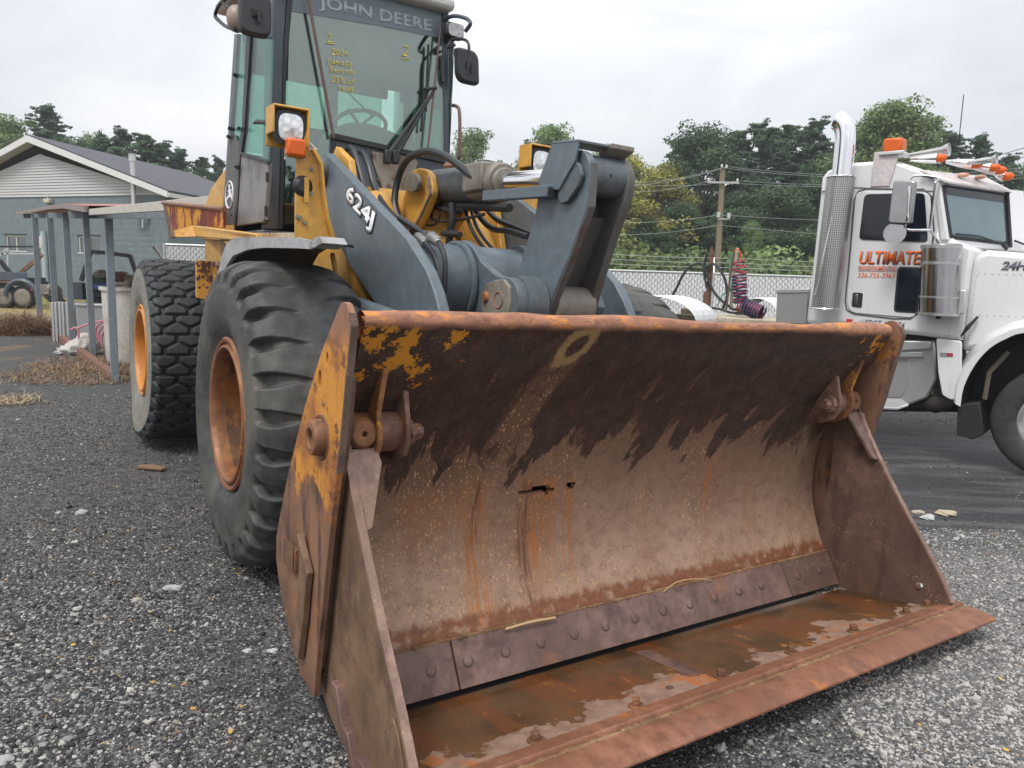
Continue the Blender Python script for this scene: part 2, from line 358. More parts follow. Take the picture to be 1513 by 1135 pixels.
    return t.fin(col, rg, .2, t.bump(t.math('ADD', n3, t.math('ADD', n2, t.math('MULTIPLY', fl, .6))), .30, .004))
def floor_mat():
    t = NT('wet_bucket_floor'); o = t.obj(); s = t.sep(o); x = s[0]
    n1 = t.noise(3, 6, o); n2 = t.noise(16, 5, o, .65); n3 = t.noise(90, 3, o)
    col = t.mix(t.ss(n1, .35, .65), (.060, .034, .016), (.13, .066, .030)); 
    wv = t.ss(t.noise(2.6, 4, t.map(o, (.4, 1.9, 1), rot=(0, 0, .2))), .48, .58)
    col = t.mix(t.math('MULTIPLY', wv, .65), col, (.17, .055, .018))
    col = t.mix(t.math('MULTIPLY', t.ss(t.noise(7, 7, t.map(o, (.5, 1, 1)), .75), .57, .66), .8), col, (.40, .15, .025))
    front = t.math('ADD', x, t.math('MULTIPLY', t.math('SUBTRACT', t.noise(3.4, 6, o, .6), .5), .75))
    dry = t.ss(front, 2.03, 2.055)
    dc = t.mix(t.ss(n2, .35, .7), (.30, .20, .15), (.20, .12, .085)); dc = t.mix(t.ss(t.noise(6, 6, t.map(o, loc=(5, 5, 5)), .7), .54, .64), dc, (.38, .13, .04))
    col = t.mix(dry, col, dc)
    col = t.mix(t.math('MULTIPLY', t.ss(n3, .6, .75), .3), col, (.04, .02, .015))
    rg = t.math('ADD', t.math('MULTIPLY', dry, .4), t.math('ADD', .12, t.math('MULTIPLY', n2, .16)))
    return t.fin(col, rg, .0, t.bump(t.math('ADD', n3, n2), .12, .003))
def rusty_yellow_plate(name, zc=.72, k=1.):      # yellow above zc, rust below
    t = NT(name); o = t.obj(); z = t.sep(o)[2]
    n1 = t.noise(3, 6, o); n2 = t.noise(16, 6, o, .65); n3 = t.noise(90, 4, o)
    ru = t.mix(t.ss(n1, .35, .65), (.13, .065, .04), (.24, .13, .08)); ru = t.mix(t.math('MULTIPLY', t.ss(t.noise(4, 6, t.map(o, (4, 4, .8), loc=(4, 4, 4))), .52, .64), .8), ru, (.055, .028, .022))
    ru = t.mix(t.math('MULTIPLY', t.ss(n2, .56, .66), .6), ru, (.36, .13, .03))
    ye = t.mix(t.ss(t.noise(5, 7, o, .7), .42, .6), (.58, .25, .035), (.33, .12, .035)); ye = t.mix(t.ss(n2, .55, .63), ye, (.16, .06, .025)); ye = t.mix(t.ss(z, 1.20, 1.33), ye, (.27, .13, .08)); lng = t.noise(6, 5, t.map(o, (9, 9, 1.2), rot=(.0, .5, 0)), .7); ye = t.mix(t.math('MULTIPLY', t.ss(lng, .58, .64), .75), ye, (.20, .08, .03))
    scr = t.vor(7, t.map(t.n('ShaderNodeVectorMath', operation='ADD').outputs[0] if 0 else o, (1, 1, 1), rot=(.3, .7, .2)), 'Distance', 'DISTANCE_TO_EDGE')
    scr = t.math('MULTIPLY', t.ss(t.math('ADD', scr, t.math('MULTIPLY', n2, .02)), .028, .014), t.ss(t.noise(5, 2, o), .45, .55)); ye = t.mix(t.math('MULTIPLY', scr, .8), ye, (.18, .07, .03))
    f = t.ss(t.math('ADD', z, t.math('MULTIPLY', t.math('SUBTRACT', t.noise(6, 7, o, .7), .5), .55)), zc-.02, zc+.02)
    patch = t.ss(t.noise(4.5, 5, t.map(o, loc=(1, 3, 8))), .63, .68)
    f = t.math('MULTIPLY', f, t.math('SUBTRACT', 1, patch))
    col = t.mix(t.math('MULTIPLY', f, k), ru, ye)
    return t.fin(col, t.math('ADD', .42, t.math('MULTIPLY', n2, .3)), 0, t.bump(t.math('ADD', n3, n2), .2, .004))
M = {}
M['yellow'] = paint('yellow_paint', (.64, .345, .065), .38, dk=.25, rust=.12, rustc=(.2, .07, .02), streak=.2)
M['yellow_dirty'] = paint('grimy_yellow_paint', (.52, .25, .035), .5, (.09, .05, .03), dk=.7, rust=.35, streak=.6)
M['grey'] = paint('blue_grey_paint', (.118, .150, .176), .38, (.07, .06, .05), dk=.35, rust=.05, streak=.25, sc=2.2)
M['grimy'] = paint('grimy_worn_lever', (.115, .118, .115), .45, (.09, .065, .05), dk=1.0, rust=.3, streak=.6, sc=5)
M['grey_dirty'] = paint('grimy_blue_grey_paint', (.10, .125, .14), .5, (.07, .045, .03), dk=.9, rust=.3, streak=.6)
M['cabgrey'] = paint('cab_grey_paint', (.062, .085, .115), .4, (.14, .13, .12), dk=.4, rust=.1, streak=.25)
M['doorgrey'] = paint('scuffed_door_grey', (.22, .215, .215), .5, (.09, .08, .075), dk=.8, rust=.1, streak=.5)
M['greasy'] = paint('greasy_steel', (.23, .21, .175), .42, (.09, .07, .05), dk=.8, rust=.15, streak=.5)
M['black'] = plain('black_plastic', (.022, .023, .026), .5, bump=.1)
M['hose'] = plain('black_rubber_hose', (.022, .025, .030), .42, bump=.1, sc=60)
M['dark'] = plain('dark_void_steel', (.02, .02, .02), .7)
M['chrome'] = plain('chrome', (.82, .82, .84), .12, 1, .05)
M['steel'] = plain('brushed_steel', (.50, .50, .49), .35, .9, .2)
M['alu'] = plain('aluminium', (.62, .62, .62), .38, .75, .12)
M['rust'] = rust_mat('brown_rust'); M['rust_blade'] = rust_mat('purple_brown_blade', (.14, .08, .066), (.24, .148, .125), (.06, .03, .026), orange=.25, spec=.25, darkst=.4, rough=.5)
M['rust_lip'] = rust_mat('orange_rust_lip', (.23, .095, .052), (.34, .155, .095), (.08, .035, .022), orange=1, spec=.3, darkst=.35, rough=.5)
M['rust_clam'] = rust_mat('tan_brown_side_plate', (.17, .10, .060), (.25, .16, .10), (.07, .035, .025), orange=.18, spec=.5)
M['rust_in'] = rust_mat('inner_side_plate', (.12, .07, .05), (.18, .11, .08), (.045, .024, .02), orange=.2, spec=.8)
M['rust_orange'] = rust_mat('bright_orange_rust', (.25, .10, .04), (.40, .17, .06), (.07, .03, .02), yel=.3, orange=1, spec=.2)
M['bolt_rust'] = rust_mat('rusty_bolt', (.17, .08, .045), (.30, .14, .06), (.07, .035, .025), orange=.6, spec=.2)
M['flame_rust'] = rust_mat('peeling_orange_plate', (.17, .030, .014), (.26, .05, .02), (.08, .02, .012), yel=.55, orange=1, spec=.1, rough=.75)
M['edge'] = rust_mat('worn_plate_edge', (.24, .15, .115), (.38, .25, .20), (.12, .07, .05), orange=.5, spec=.6)
M['cutedge'] = rust_mat('dark_plate_edge', (.12, .08, .065), (.20, .13, .10), (.06, .04, .03), orange=.2, spec=.4)
M['crust'] = rust_mat('crusty_grit', (.22, .12, .06), (.36, .22, .12), (.09, .05, .03), orange=.5, spec=1, rough=.8)
M['mold'] = moldboard_mat(); M['bfloor'] = floor_mat()
M['side'] = rusty_yellow_plate('yellow_and_rust_side_plate', .78)
M['sidein'] = rusty_yellow_plate('side_plate_inside', 1.20, .85)
def rubber(name, c, dust, k, c2=None):
    t = NT(name); o = t.obj(); n1 = t.noise(2.5, 6, o); n2 = t.noise(18, 5, o, .65)
    col = t.mix(t.ss(n2, .3, .7), sc_(c, .75), sc_(c, 1.35)); col = t.mix(t.math('MULTIPLY', t.ss(n1, .42, .62), k), col, dust)
    rad = t.ss(t.noise(12, 5, t.map(o, (.6, 1, 3))), .5, .75); col = t.mix(t.math('MULTIPLY', rad, .25), col, dust)
    return t.fin(col, .62, 0, t.bump(t.math('ADD', n2, t.noise(70, 3, o)), .25, .004))
M['tyre_front'] = rubber('worn_tyre_rubber', (.034, .036, .037), (.14, .13, .10), .35)
M['tyre_side'] = rubber('dusty_sidewall', (.038, .039, .038), (.15, .14, .11), .55)
M['tyre_rear'] = rubber('dark_tyre_rubber', (.022, .026, .029), (.07, .07, .06), .25)
M['tyre_rearside'] = rubber('grey_sidewall', (.17, .165, .145), (.28, .26, .21), .6)
M['rim'] = rust_mat('rusty_orange_rim', (.24, .095, .045), (.34, .15, .05), (.12, .05, .03), yel=.15, orange=.7, spec=.1, rough=.45)
M['rimin'] = rust_mat('rusty_rim_dish', (.10, .045, .025), (.20, .095, .04), (.05, .025, .018), yel=.1, orange=.6, spec=.1)
M['rimrear'] = paint('orange_yellow_rim', (.55, .22, .04), .45, (.25, .09, .03), dk=.6, rust=.35)
M['lens'] = NT('headlamp_glass').fin((.75, .77, .78), .12, .6)
M['amber'] = NT('amber_lens').fin((.68, .11, .004), .4, 0)
M['white_print'] = plain('white_lettering', (.78, .79, .80), .5)
M['black_print'] = plain('black_outline', (.03, .03, .035), .5)
M['ghost_print'] = plain('pale_glass_lettering', (.42, .50, .53), .5)
M['yellow_pen'] = plain('yellow_paint_pen', (.72, .55, .06), .6)
M['cabglass'] = glass('cab_glass', (.66, .86, .78), .16, .015, .06, (.35, .42, .42))
M['cabglass2'] = glass('dusty_cab_glass', (.62, .84, .78), .05, .03, .20, (.36, .42, .45), .35)
M['seat'] = plain('dark_seat_fabric', (.05, .07, .07), .8)
M['dash'] = plain('olive_grey_dash', (.30, .33, .25), .7)
M['cabin'] = plain('cab_lining', (.075, .088, .098), .8)
M['brown_bar'] = plain('brown_rusty_bar', (.16, .10, .085), .5, .3)
# ================================================================== WHEEL LOADER
PSI, RHO = 0.5786, -0.0266
_X = np.array([math.sin(PSI), -math.cos(PSI), 0]); _Y = np.array([math.cos(PSI), math.sin(PSI), 0]); _Z = np.array([0, 0, 1.])
LF = Frame(np.array([_X, _Y*math.cos(RHO)+_Z*math.sin(RHO), -_Y*math.sin(RHO)+_Z*math.cos(RHO)]).T, (-.3305, 4.3031, 0))
loader = thing('wheel_loader', 'large yellow and blue-grey wheel loader with a rusty bucket resting on the gravel', 'wheel loader', LF)
YI, YO = 1.300, 1.345
W = [(1.700, 1.27), (1.703, 1.31), (1.716, 1.338), (1.742, 1.350), (1.768, 1.343), (1.778, 1.323), (1.770, 1.302), (1.745, 1.262), (1.70, 1.18), (1.645, 1.10), (1.59, 1.01), (1.54, .91), (1.50, .80), (1.472, .68), (1.459, .56), (1.464, .45), (1.492, .35), (1.535, .262), (1.585, .180)]
def offset_profile(P, d):
    out = []
    for i, p in enumerate(P):
        a = np.array(P[max(i-1, 0)]); b = np.array(P[min(i+1, len(P)-1)]); t = unit(b-a); out.append(np.array(p)+d*np.array([-t[1], t[0]]))
    return out
def moldboard():
    P = np.array(W); Q = []; 
    P = np.array(catmull([np.array(p) for p in W], 9))
    arc = np.concatenate([[0], np.cumsum(np.linalg.norm(np.diff(P, axis=0), axis=1))])
    nu = 440; ys = np.linspace(-YI, YI, nu); k = len(P)
    # dented in places, so no straight machine edge
    def dent(y, i):
        v = arc[i]
        a = .006*math.sin(y*3.1+v*4)+.003*math.sin(y*9+1.3)*math.exp(-((v-.1)/.2)**2)+.004*math.sin(y*5.3-v*7)
        a -= .010*math.exp(-((y+.75)/.10)**2-((v-.05)/.1)**2)+.008*math.exp(-((y-.55)/.08)**2-((v-.05)/.1)**2)
        return a
    v = []; uv = []
    nn = []
    for i in range(k):
        t = unit(P[min(i+1, k-1)]-P[max(i-1, 0)]); nn.append(np.array([-t[1], t[0]]))
    for i in range(k):
        for y in ys:
            d = dent(y, i); q = P[i]+nn[i]*d*-1
            v.append((q[0], y, q[1])); uv.append((y, arc[i]-.085))
    for i in range(k):
        for y in ys:
            d = dent(y, i); q = P[i]+nn[i]*(-d) - nn[i]*.0 + nn[i]*(-.016)
            v.append((q[0], y, q[1])); uv.append((y, arc[i]-.085))
    f = []; n = k*nu
    holes = []
    hw = lambda y: .003*math.sin(y*160)+.002*math.sin(y*410)
    for (hy, hv, ry, rv) in ((-.435, .792, .048, .015), (-.29, .790, .021, .016), (-.50, .800, .035, .008), (-.40, .800, .030, .013)): holes.append((hy, hv, ry, rv))
    def ishole(y, vv): return any(((y-h[0])/h[2])**2+((vv-h[1]+hw(y))/h[3])**2 < 1 for h in holes)
    for i in range(k-1):
        for j in range(nu-1):
            a = i*nu+j
            if ishole((ys[j]+ys[j+1])/2, arc[i]-.085): continue
            f.append((a, a+1, a+nu+1, a+nu)); f.append((n+a+nu, n+a+nu+1, n+a+1, n+a))
    for j in range(nu-1):
        a = j; f.append((a+1, a, n+a, n+a+1)); a = (k-1)*nu+j; f.append((a, a+1, n+a+1, n+a))
    b = MB(); b.v = v; b.f = f; b.m = [0]*len(f)
    return b, uv
mbd, muv = moldboard()
bucket = mbd.build('bucket', M['mold'], loader, 0, 50, uv=muv, label='rusty brown bucket shell with dark oily stains inside')
# rear structure of the bucket (box behind the shell)
r_ = MB()
back = [(1.70, 1.26), (1.56, 1.12), (1.40, .93), (1.26, .70), (1.17, .50), (1.17, .42), (1.28, .28), (1.45, .17), (1.56, .16)]
for i in range(len(back)-1):
    a, b = back[i], back[i+1]
    r_.prism([(a[0], -1.32, a[1]), (b[0], -1.32, b[1]), (b[0]+.012, -1.32, b[1]+.008), (a[0]+.012, -1.32, a[1]+.008)], (0, 2.64, 0))
r_.build('bucket_back', M['rust'], bucket)
def side_poly(y, th, pts): return [(p[0], y, p[1]) for p in pts]
OUT = [(1.752, 1.372), (1.775, 1.368), (1.80, 1.345), (1.818, 1.31), (1.806, 1.24), (1.790, 1.16), (1.762, 1.00), (1.735, .88), (1.688, .68), (1.64, .44), (1.590, .19), (1.58, .11), (1.45, .118), (1.35, .175), (1.256, .265), (1.18, .35), (1.142, .42), (1.142, .50), (1.185, .60), (1.269, .764), (1.435, 1.026), (1.582, 1.215), (1.715, 1.352), (1.735, 1.368)]
def with_holes(name, outline, holes, y0, y1, mat, parent, **k):    # plate in the xz plane with round through-holes
    bm = bmesh.new(); es = []
    def loop(pts):
        vs = [bm.verts.new((p[0], y0, p[1])) for p in pts]
        for i in range(len(vs)): es.append(bm.edges.new((vs[i], vs[(i+1) % len(vs)])))
    loop(outline)
    for (x, z, rx, rz) in holes: loop([(x+rx*math.cos(a), z+rz*math.sin(a)) for a in np.arange(14)*2*math.pi/14])
    g = bmesh.ops.triangle_fill(bm, use_beauty=True, edges=es)
    fs = [f for f in bm.faces]; e = bmesh.ops.extrude_face_region(bm, geom=fs)
    bmesh.ops.translate(bm, verts=[v for v in e['geom'] if isinstance(v, bmesh.types.BMVert)], vec=(0, y1-y0, 0))
    bmesh.ops.recalc_face_normals(bm, faces=bm.faces)
    me = bpy.data.meshes.new(name); bm.to_mesh(me); bm.free(); me.materials.append(mat)
    o = bpy.data.objects.new(name, me); COL.objects.link(o); o.parent = parent
    return props(o, **k)
for s in (-1, 1):
    with_holes('side_plate', OUT, [(1.571, 1.128, .017, .033), (1.632, 1.20, .011, .02)] if s < 0 else [], s*(YO-.008), s*(YO+.010), M['side'] if s < 0 else M['sidein'], bucket)
    # bright worn front edge of the plate
    e = MB(); pts = [(1.80, 1.345), (1.818, 1.31), (1.806, 1.24), (1.790, 1.16), (1.762, 1.00), (1.735, .88)]
    e.rings([[(a[0]-.004, s*(YO-.0095), a[1]), (a[0]+.003, s*(YO-.0095), a[1]), (a[0]+.003, s*(YO+.0115), a[1]), (a[0]-.004, s*(YO+.0115), a[1])] for a in pts])
    e.build('plate_edge', M['cutedge'], bucket, 0)
    # pivot boss with recessed bore
    y = s*(YO+.013)
    MB().lathe([(.0, -.01), (.026, -.01), (.027, .032), (.032, .038), (.048, .036), (.054, .028), (.056, 0)], (1.594, y-s*.004, .957), (0, s, 0), 28).lathe([(.056, .0), (.068, .004), (.072, .0)], (1.594, y-s*.003, .957), (0, s, 0), 28).build('pivot_boss', M['bolt_rust'], bucket)
    MB().box((1.342, s*(YO+.016), .495), (.115, .014, .085)).build('wear_pad', M['rust'], bucket, .003)
    pad = MB()
    for i in range(9): pad.tube([(1.296+i*.0115, s*(YO+.026), .545+.004*(i % 2)), (1.296+i*.0115, s*(YO+.028), .50), (1.297+i*.0115, s*(YO+.026), .46)], .0048, 5)
    pad.build('weld_bead', M['rust_clam'], bucket)
    MB().prism([(1.455, s*(YO+.014), .615), (1.47, s*(YO+.014), .61), (1.565, s*(YO+.014), .52), (1.555, s*(YO+.014), .49), (1.53, s*(YO+.014), .35), (1.49, s*(YO+.014), .20), (1.44, s*(YO+.014), .19), (1.47, s*(YO+.014), .38), (1.49, s*(YO+.014), .53)], (0, s*.022, 0)).build('rib_plate', M['rust_clam'], bucket, .003)
# clam (bottom jaw): side plates, floor, cutting edge
CL = [(1.60, 1.00), (1.655, .965), (1.680, .92), (1.722, .84), (1.79, .735), (1.875, .615), (1.960, .50), (2.045, .395), (2.11, .312), (2.165, .235), (2.205, .165), (2.20, .10), (1.95, .045), (1.72, .012), (1.60, .05), (1.50, .10), (1.53, .30), (1.56, .60), (1.55, .95)]
for s in (-1, 1):
    y0, y1 = s*(YI+.010), s*(YI-.012)
    if s < 0: MB().prism([(x-.03 if x > 1.55 else x+.03, s*(YI+.0125), z) for x, z in OUT[5:11]]+[(1.30, s*(YI+.0125), .30), (1.30, s*(YI+.0125), .60), (1.60, s*(YI+.0125), 1.15)], (0, s*.022, 0)).build('spacer_plate', M['rust_in'], bucket)
    with_holes('clam_side_plate', CL, [(2.06, .19, .011, .018)], y0, y1, M['rust_clam'] if s < 0 else M['rust_in'], bucket)
    e = MB(); pts = CL[2:11]
    e.rings([[(a[0]-.004, s*(YI+.0115), a[1]-.002), (a[0]+.004+.002*math.sin(i*2.2), s*(YI+.0115), a[1]+.002), (a[0]+.004+.002*math.sin(i*2.2), s*(YI-.0135), a[1]+.002), (a[0]-.004, s*(YI-.0135), a[1]-.002)] for i, a in enumerate(np.array(catmull([np.array(p) for p in pts], 4)))])
    e.build('clam_edge', M['edge'], bucket, 0)
    MB().prism([(2.00, s*(YI+.0105), .06), (2.03, s*(YI+.0105), .23), (2.085, s*(YI+.0105), .30), (2.12, s*(YI+.0105), .27), (2.19, s*(YI+.0105), .14), (2.18, s*(YI+.0105), .10)], (0, s*.006, 0)).build('corner_plate', M['rust_clam'], bucket, .002)
MB().ball((2.06, 1.288, .19), .019, 8, (1, .6, 1)).build('foil_plug', M['chrome'], bucket)
fl = MB(); ny = 90
fl.box((1.925, 0, 0), (.52, 2*YI-.055, .022), None)
o = fl.build('bucket_floor', M['bfloor'], bucket, .002); o.data.transform(Matrix.Translation((1.925, 0, .070)) @ Matrix.Rotation(-math.atan(.19), 4, 'Y') @ Matrix.Translation((-1.925, 0, 0)))
def fz(x): return .070+(x-1.925)*.19+.011     # top of floor
NX = np.array([math.cos(math.atan(.19)), 0, math.sin(math.atan(.19))]); NZ = np.array([-NX[2], 0, NX[0]])
def fp(x, y, h=0): return np.array([x, y, fz(x)])+NZ*h
MB().prism([fp(1.70, -1.27, -.02), fp(1.70, -1.27, -.04), fp(2.17, -1.27, -.04), fp(2.17, -1.27, -.021)], (0, 2.54, 0)).build('floor_backing', M['rust'], bucket)
# cutting edge in two bars with a dirty groove between
MB().prism([fp(2.150, -1.40, .000), fp(2.158, -1.40, .016), fp(2.212, -1.40, .016), fp(2.216, -1.40, .006), fp(2.216, -1.40, -.03), fp(2.150, -1.40, -.03)], (0, 2.79, 0)).build('edge_bar', M['rust_lip'], bucket, .003)
g = MB()
for i in range(180):
    y = -1.39+i*.0155; g.ball(fp(2.225, y, -.004)+np.array([rng.normal()*.003, 0, 0]), .009+rng.random()*.006, 6, (1, 1.5, .6))
g.build('packed_dirt', M['crust'], bucket, kind='stuff')
MB().prism([fp(2.234, -1.415, -.034), fp(2.234, -1.415, -.002), fp(2.240, -1.415, .004), fp(2.31, -1.415, -.010), fp(2.345, -1.415, -.030), fp(2.345, -1.415, -.040)], (0, 2.80, 0)).build('cutting_edge', M['rust_lip'], bucket, .003)
MB().prism([fp(2.214, -1.39, -.012), fp(2.236, -1.39, -.012), fp(2.236, -1.39, -.03), fp(2.214, -1.39, -.03)], (0, 2.76, 0)).build('edge_groove', M['crust'], bucket)
for i, y in enumerate((-1.26, -.867, -.471, -.072, .316, .714, 1.10, 1.27)):
    MB().cyl(fp(2.118, y, -.002), fp(2.118, y, .006), .028, n=14).cyl(fp(2.118, y, .006), fp(2.118, y, .028), .0165, n=6 if i % 2 else 4).build('edge_bolt', M['bolt_rust'], bucket, .002)
    if i < 7:
        MB().cyl(fp(2.075, y+.19, -.004), fp(2.075, y+.19, .0035), .014, n=10).build('plug_hole', M['rust_blade'], bucket)
MB().beam(fp(1.74, -.10, .001), fp(2.05, -.13, .001), .05, .004, NZ).build('floor_seam', M['rust_blade'], bucket, .001)
MB().tube([fp(1.75, -.075, .003), fp(2.05, -.10, .003)], .004, 6).build('floor_weld', M['rust_blade'], bucket)
# bolted blade strip at the foot of the shell, three lengths
a = np.array([1.582, .192]); b = np.array([1.668, .052]); d = unit(b-a); nn = np.array([d[1]*-1, d[0]]); nn = nn if nn[0] > 0 else -nn
for y0, y1, m in ((-1.27, -.882, 'rust_blade'), (-.876, .905, 'rust_blade'), (.911, 1.27, 'rust_in')):
    MB().prism([(a[0]+nn[0]*q, y0, a[1]+nn[1]*q) if 0 else (p[0], y0, p[1]) for p, q in ((a, 0), (a+nn*.022, 0), (b+nn*.022, 0), (b, 0))], (0, y1-y0, 0)).build('blade_strip', M[m], bucket, .002)
bs = (a+b)/2+nn*.022
ring = plain('dark_bolt_ring', (.045, .025, .022), .6)
for y in [-1.125, -.972]+[-.828+.1555*i for i in range(11)]+[.99, 1.16]:
    MB().cyl((bs[0]-.002*nn[0], y, bs[1]-.002*nn[1]), (bs[0]+.0006, y, bs[1]+.0006), .0205, n=18).build('bolt_hole', ring, bucket)
    MB().lathe([(.0, .0022), (.015, .0018), (.0175, .0004), (.0175, -.001)], (bs[0], y, bs[1]), (nn[0], 0, nn[1]), 18).build('blade_bolt', M['rust_blade'], bucket)
g = MB()
for i in range(420):
    y = -1.27+2.54*i/420+rng.normal()*.004; p = a+nn*(.010+rng.random()*.012)+np.array([0, .003])
    g.ball((p[0], y, p[1]), .004+rng.random()*.006, 6, (1, 1.6, .8))
g.build('grit_ledge', M['crust'], bucket, kind='stuff')
MB().tube([(1.615, -.66, .205), (1.62, -.55, .212), (1.62, -.44, .206)], .005, 6, 3).build('dry_twig', plain('dry_twig', (.5, .34, .18), .8), bucket)
MB().tube([(1.61, .13, .20), (1.62, .2, .235), (1.62, .32, .228), (1.61, .42, .20)], .0022, 5, 4).build('dry_straw', plain('dry_straw', (.5, .33, .16), .8), bucket)
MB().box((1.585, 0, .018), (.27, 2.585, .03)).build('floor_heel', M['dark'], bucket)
M['ear'] = rust_mat('orange_streaked_ear', (.22, .09, .04), (.36, .16, .06), (.08, .04, .025), yel=.1, orange=1, spec=.2)
# pivot brackets inside the shell
for s in (-1, 1):
    yb = [s*1.165, s*1.215, s*1.268]
    for k, yy in enumerate((s*1.110, s*1.205)):
        h = .13 if k else .10
        pts = [(1.50+.0, .86), (1.60, .865), (1.665, .895), (1.69, .94), (1.692, .985), (1.675, 1.04), (1.72+.0, 1.16+.02*k) if k else (1.66, 1.10), (1.66, 1.15+.02*k) if k else (1.63, 1.11), (1.56, 1.02)]
        MB().prism([(x, yy-.009, z) for x, z in pts], (0, .018, 0)).build('pivot_ear', M['ear'] if k else M['rust'], bucket, .003)
    MB().lathe([(0, .02), (.04, .02), (.060, .012), (.064, 0), (.064, -.075), (.055, -.085)], (1.605, s*1.128, .965), (0, -s, 0), 24).build('pivot_bushing', M['rust'], bucket)
    MB().lathe([(.0, .052), (.022, .052), (.026, .046), (.028, .02), (.040, .018), (.045, .0)], (1.64, s*1.095, .965), (0, -s, 0), 8).build('pivot_bolt', M['rust'], bucket)
    # arm hub with a bore, and the gusset below it
    MB().lathe([(.008, .010), (.009, .024), (.020, .027), (.036, .025), (.046, .016), (.050, .0)], (1.655, s*1.250, .975), (1, 0, .05), 20).build('arm_hub', M['bolt_rust'], bucket)
    MB().cyl((1.60, s*1.28, .975), (1.60, s*1.215, .975), .056, n=22).build('arm_sleeve', M['bolt_rust'], bucket, .003)
    MB().prism([(1.665, s*1.285, .93), (1.665, s*1.205, .93), (1.70, s*1.20, .89), (1.79, s*1.262, .72), (1.80, s*1.285, .715), (1.70, s*1.288, .88)], (-.016, 0, -.006)).build('gusset', M['edge'] if s < 0 else M['rust_blade'], bucket, .003)
# scraps hanging below the left end
for (x, z, L, an) in ((1.70, .20, .17, -1.0), (1.80, .105, .10, -.9), (1.92, .075, .12, -.35)):
    c, s_ = math.cos(an), math.sin(an)
    MB().prism([(x-.02, -1.302, z+.01), (x+.02, -1.302, z+.01), (x+.02+c*L, -1.302, z+s_*L), (x+c*L-.02, -1.302, z+s_*L)], (0, -.035, 0)).build('side_wear_plate', M['rust_blade'], bucket, .003)
P = LF.P
def pp(pts, ax, val): return [P(x, y, ax, val) for x, y in pts]
def plate(name, pts, ax, val, th, mat, parent, bevel=.004, **k):   # outline sighted on a plane, thickness th along that axis
    off = [0, 0, 0]; off[ax] = th
    return MB().prism(pp(pts, ax, val), off).build(name, mat, parent, bevel, **k)
def seg2(pts): return [np.array(p, float) for p in pts]
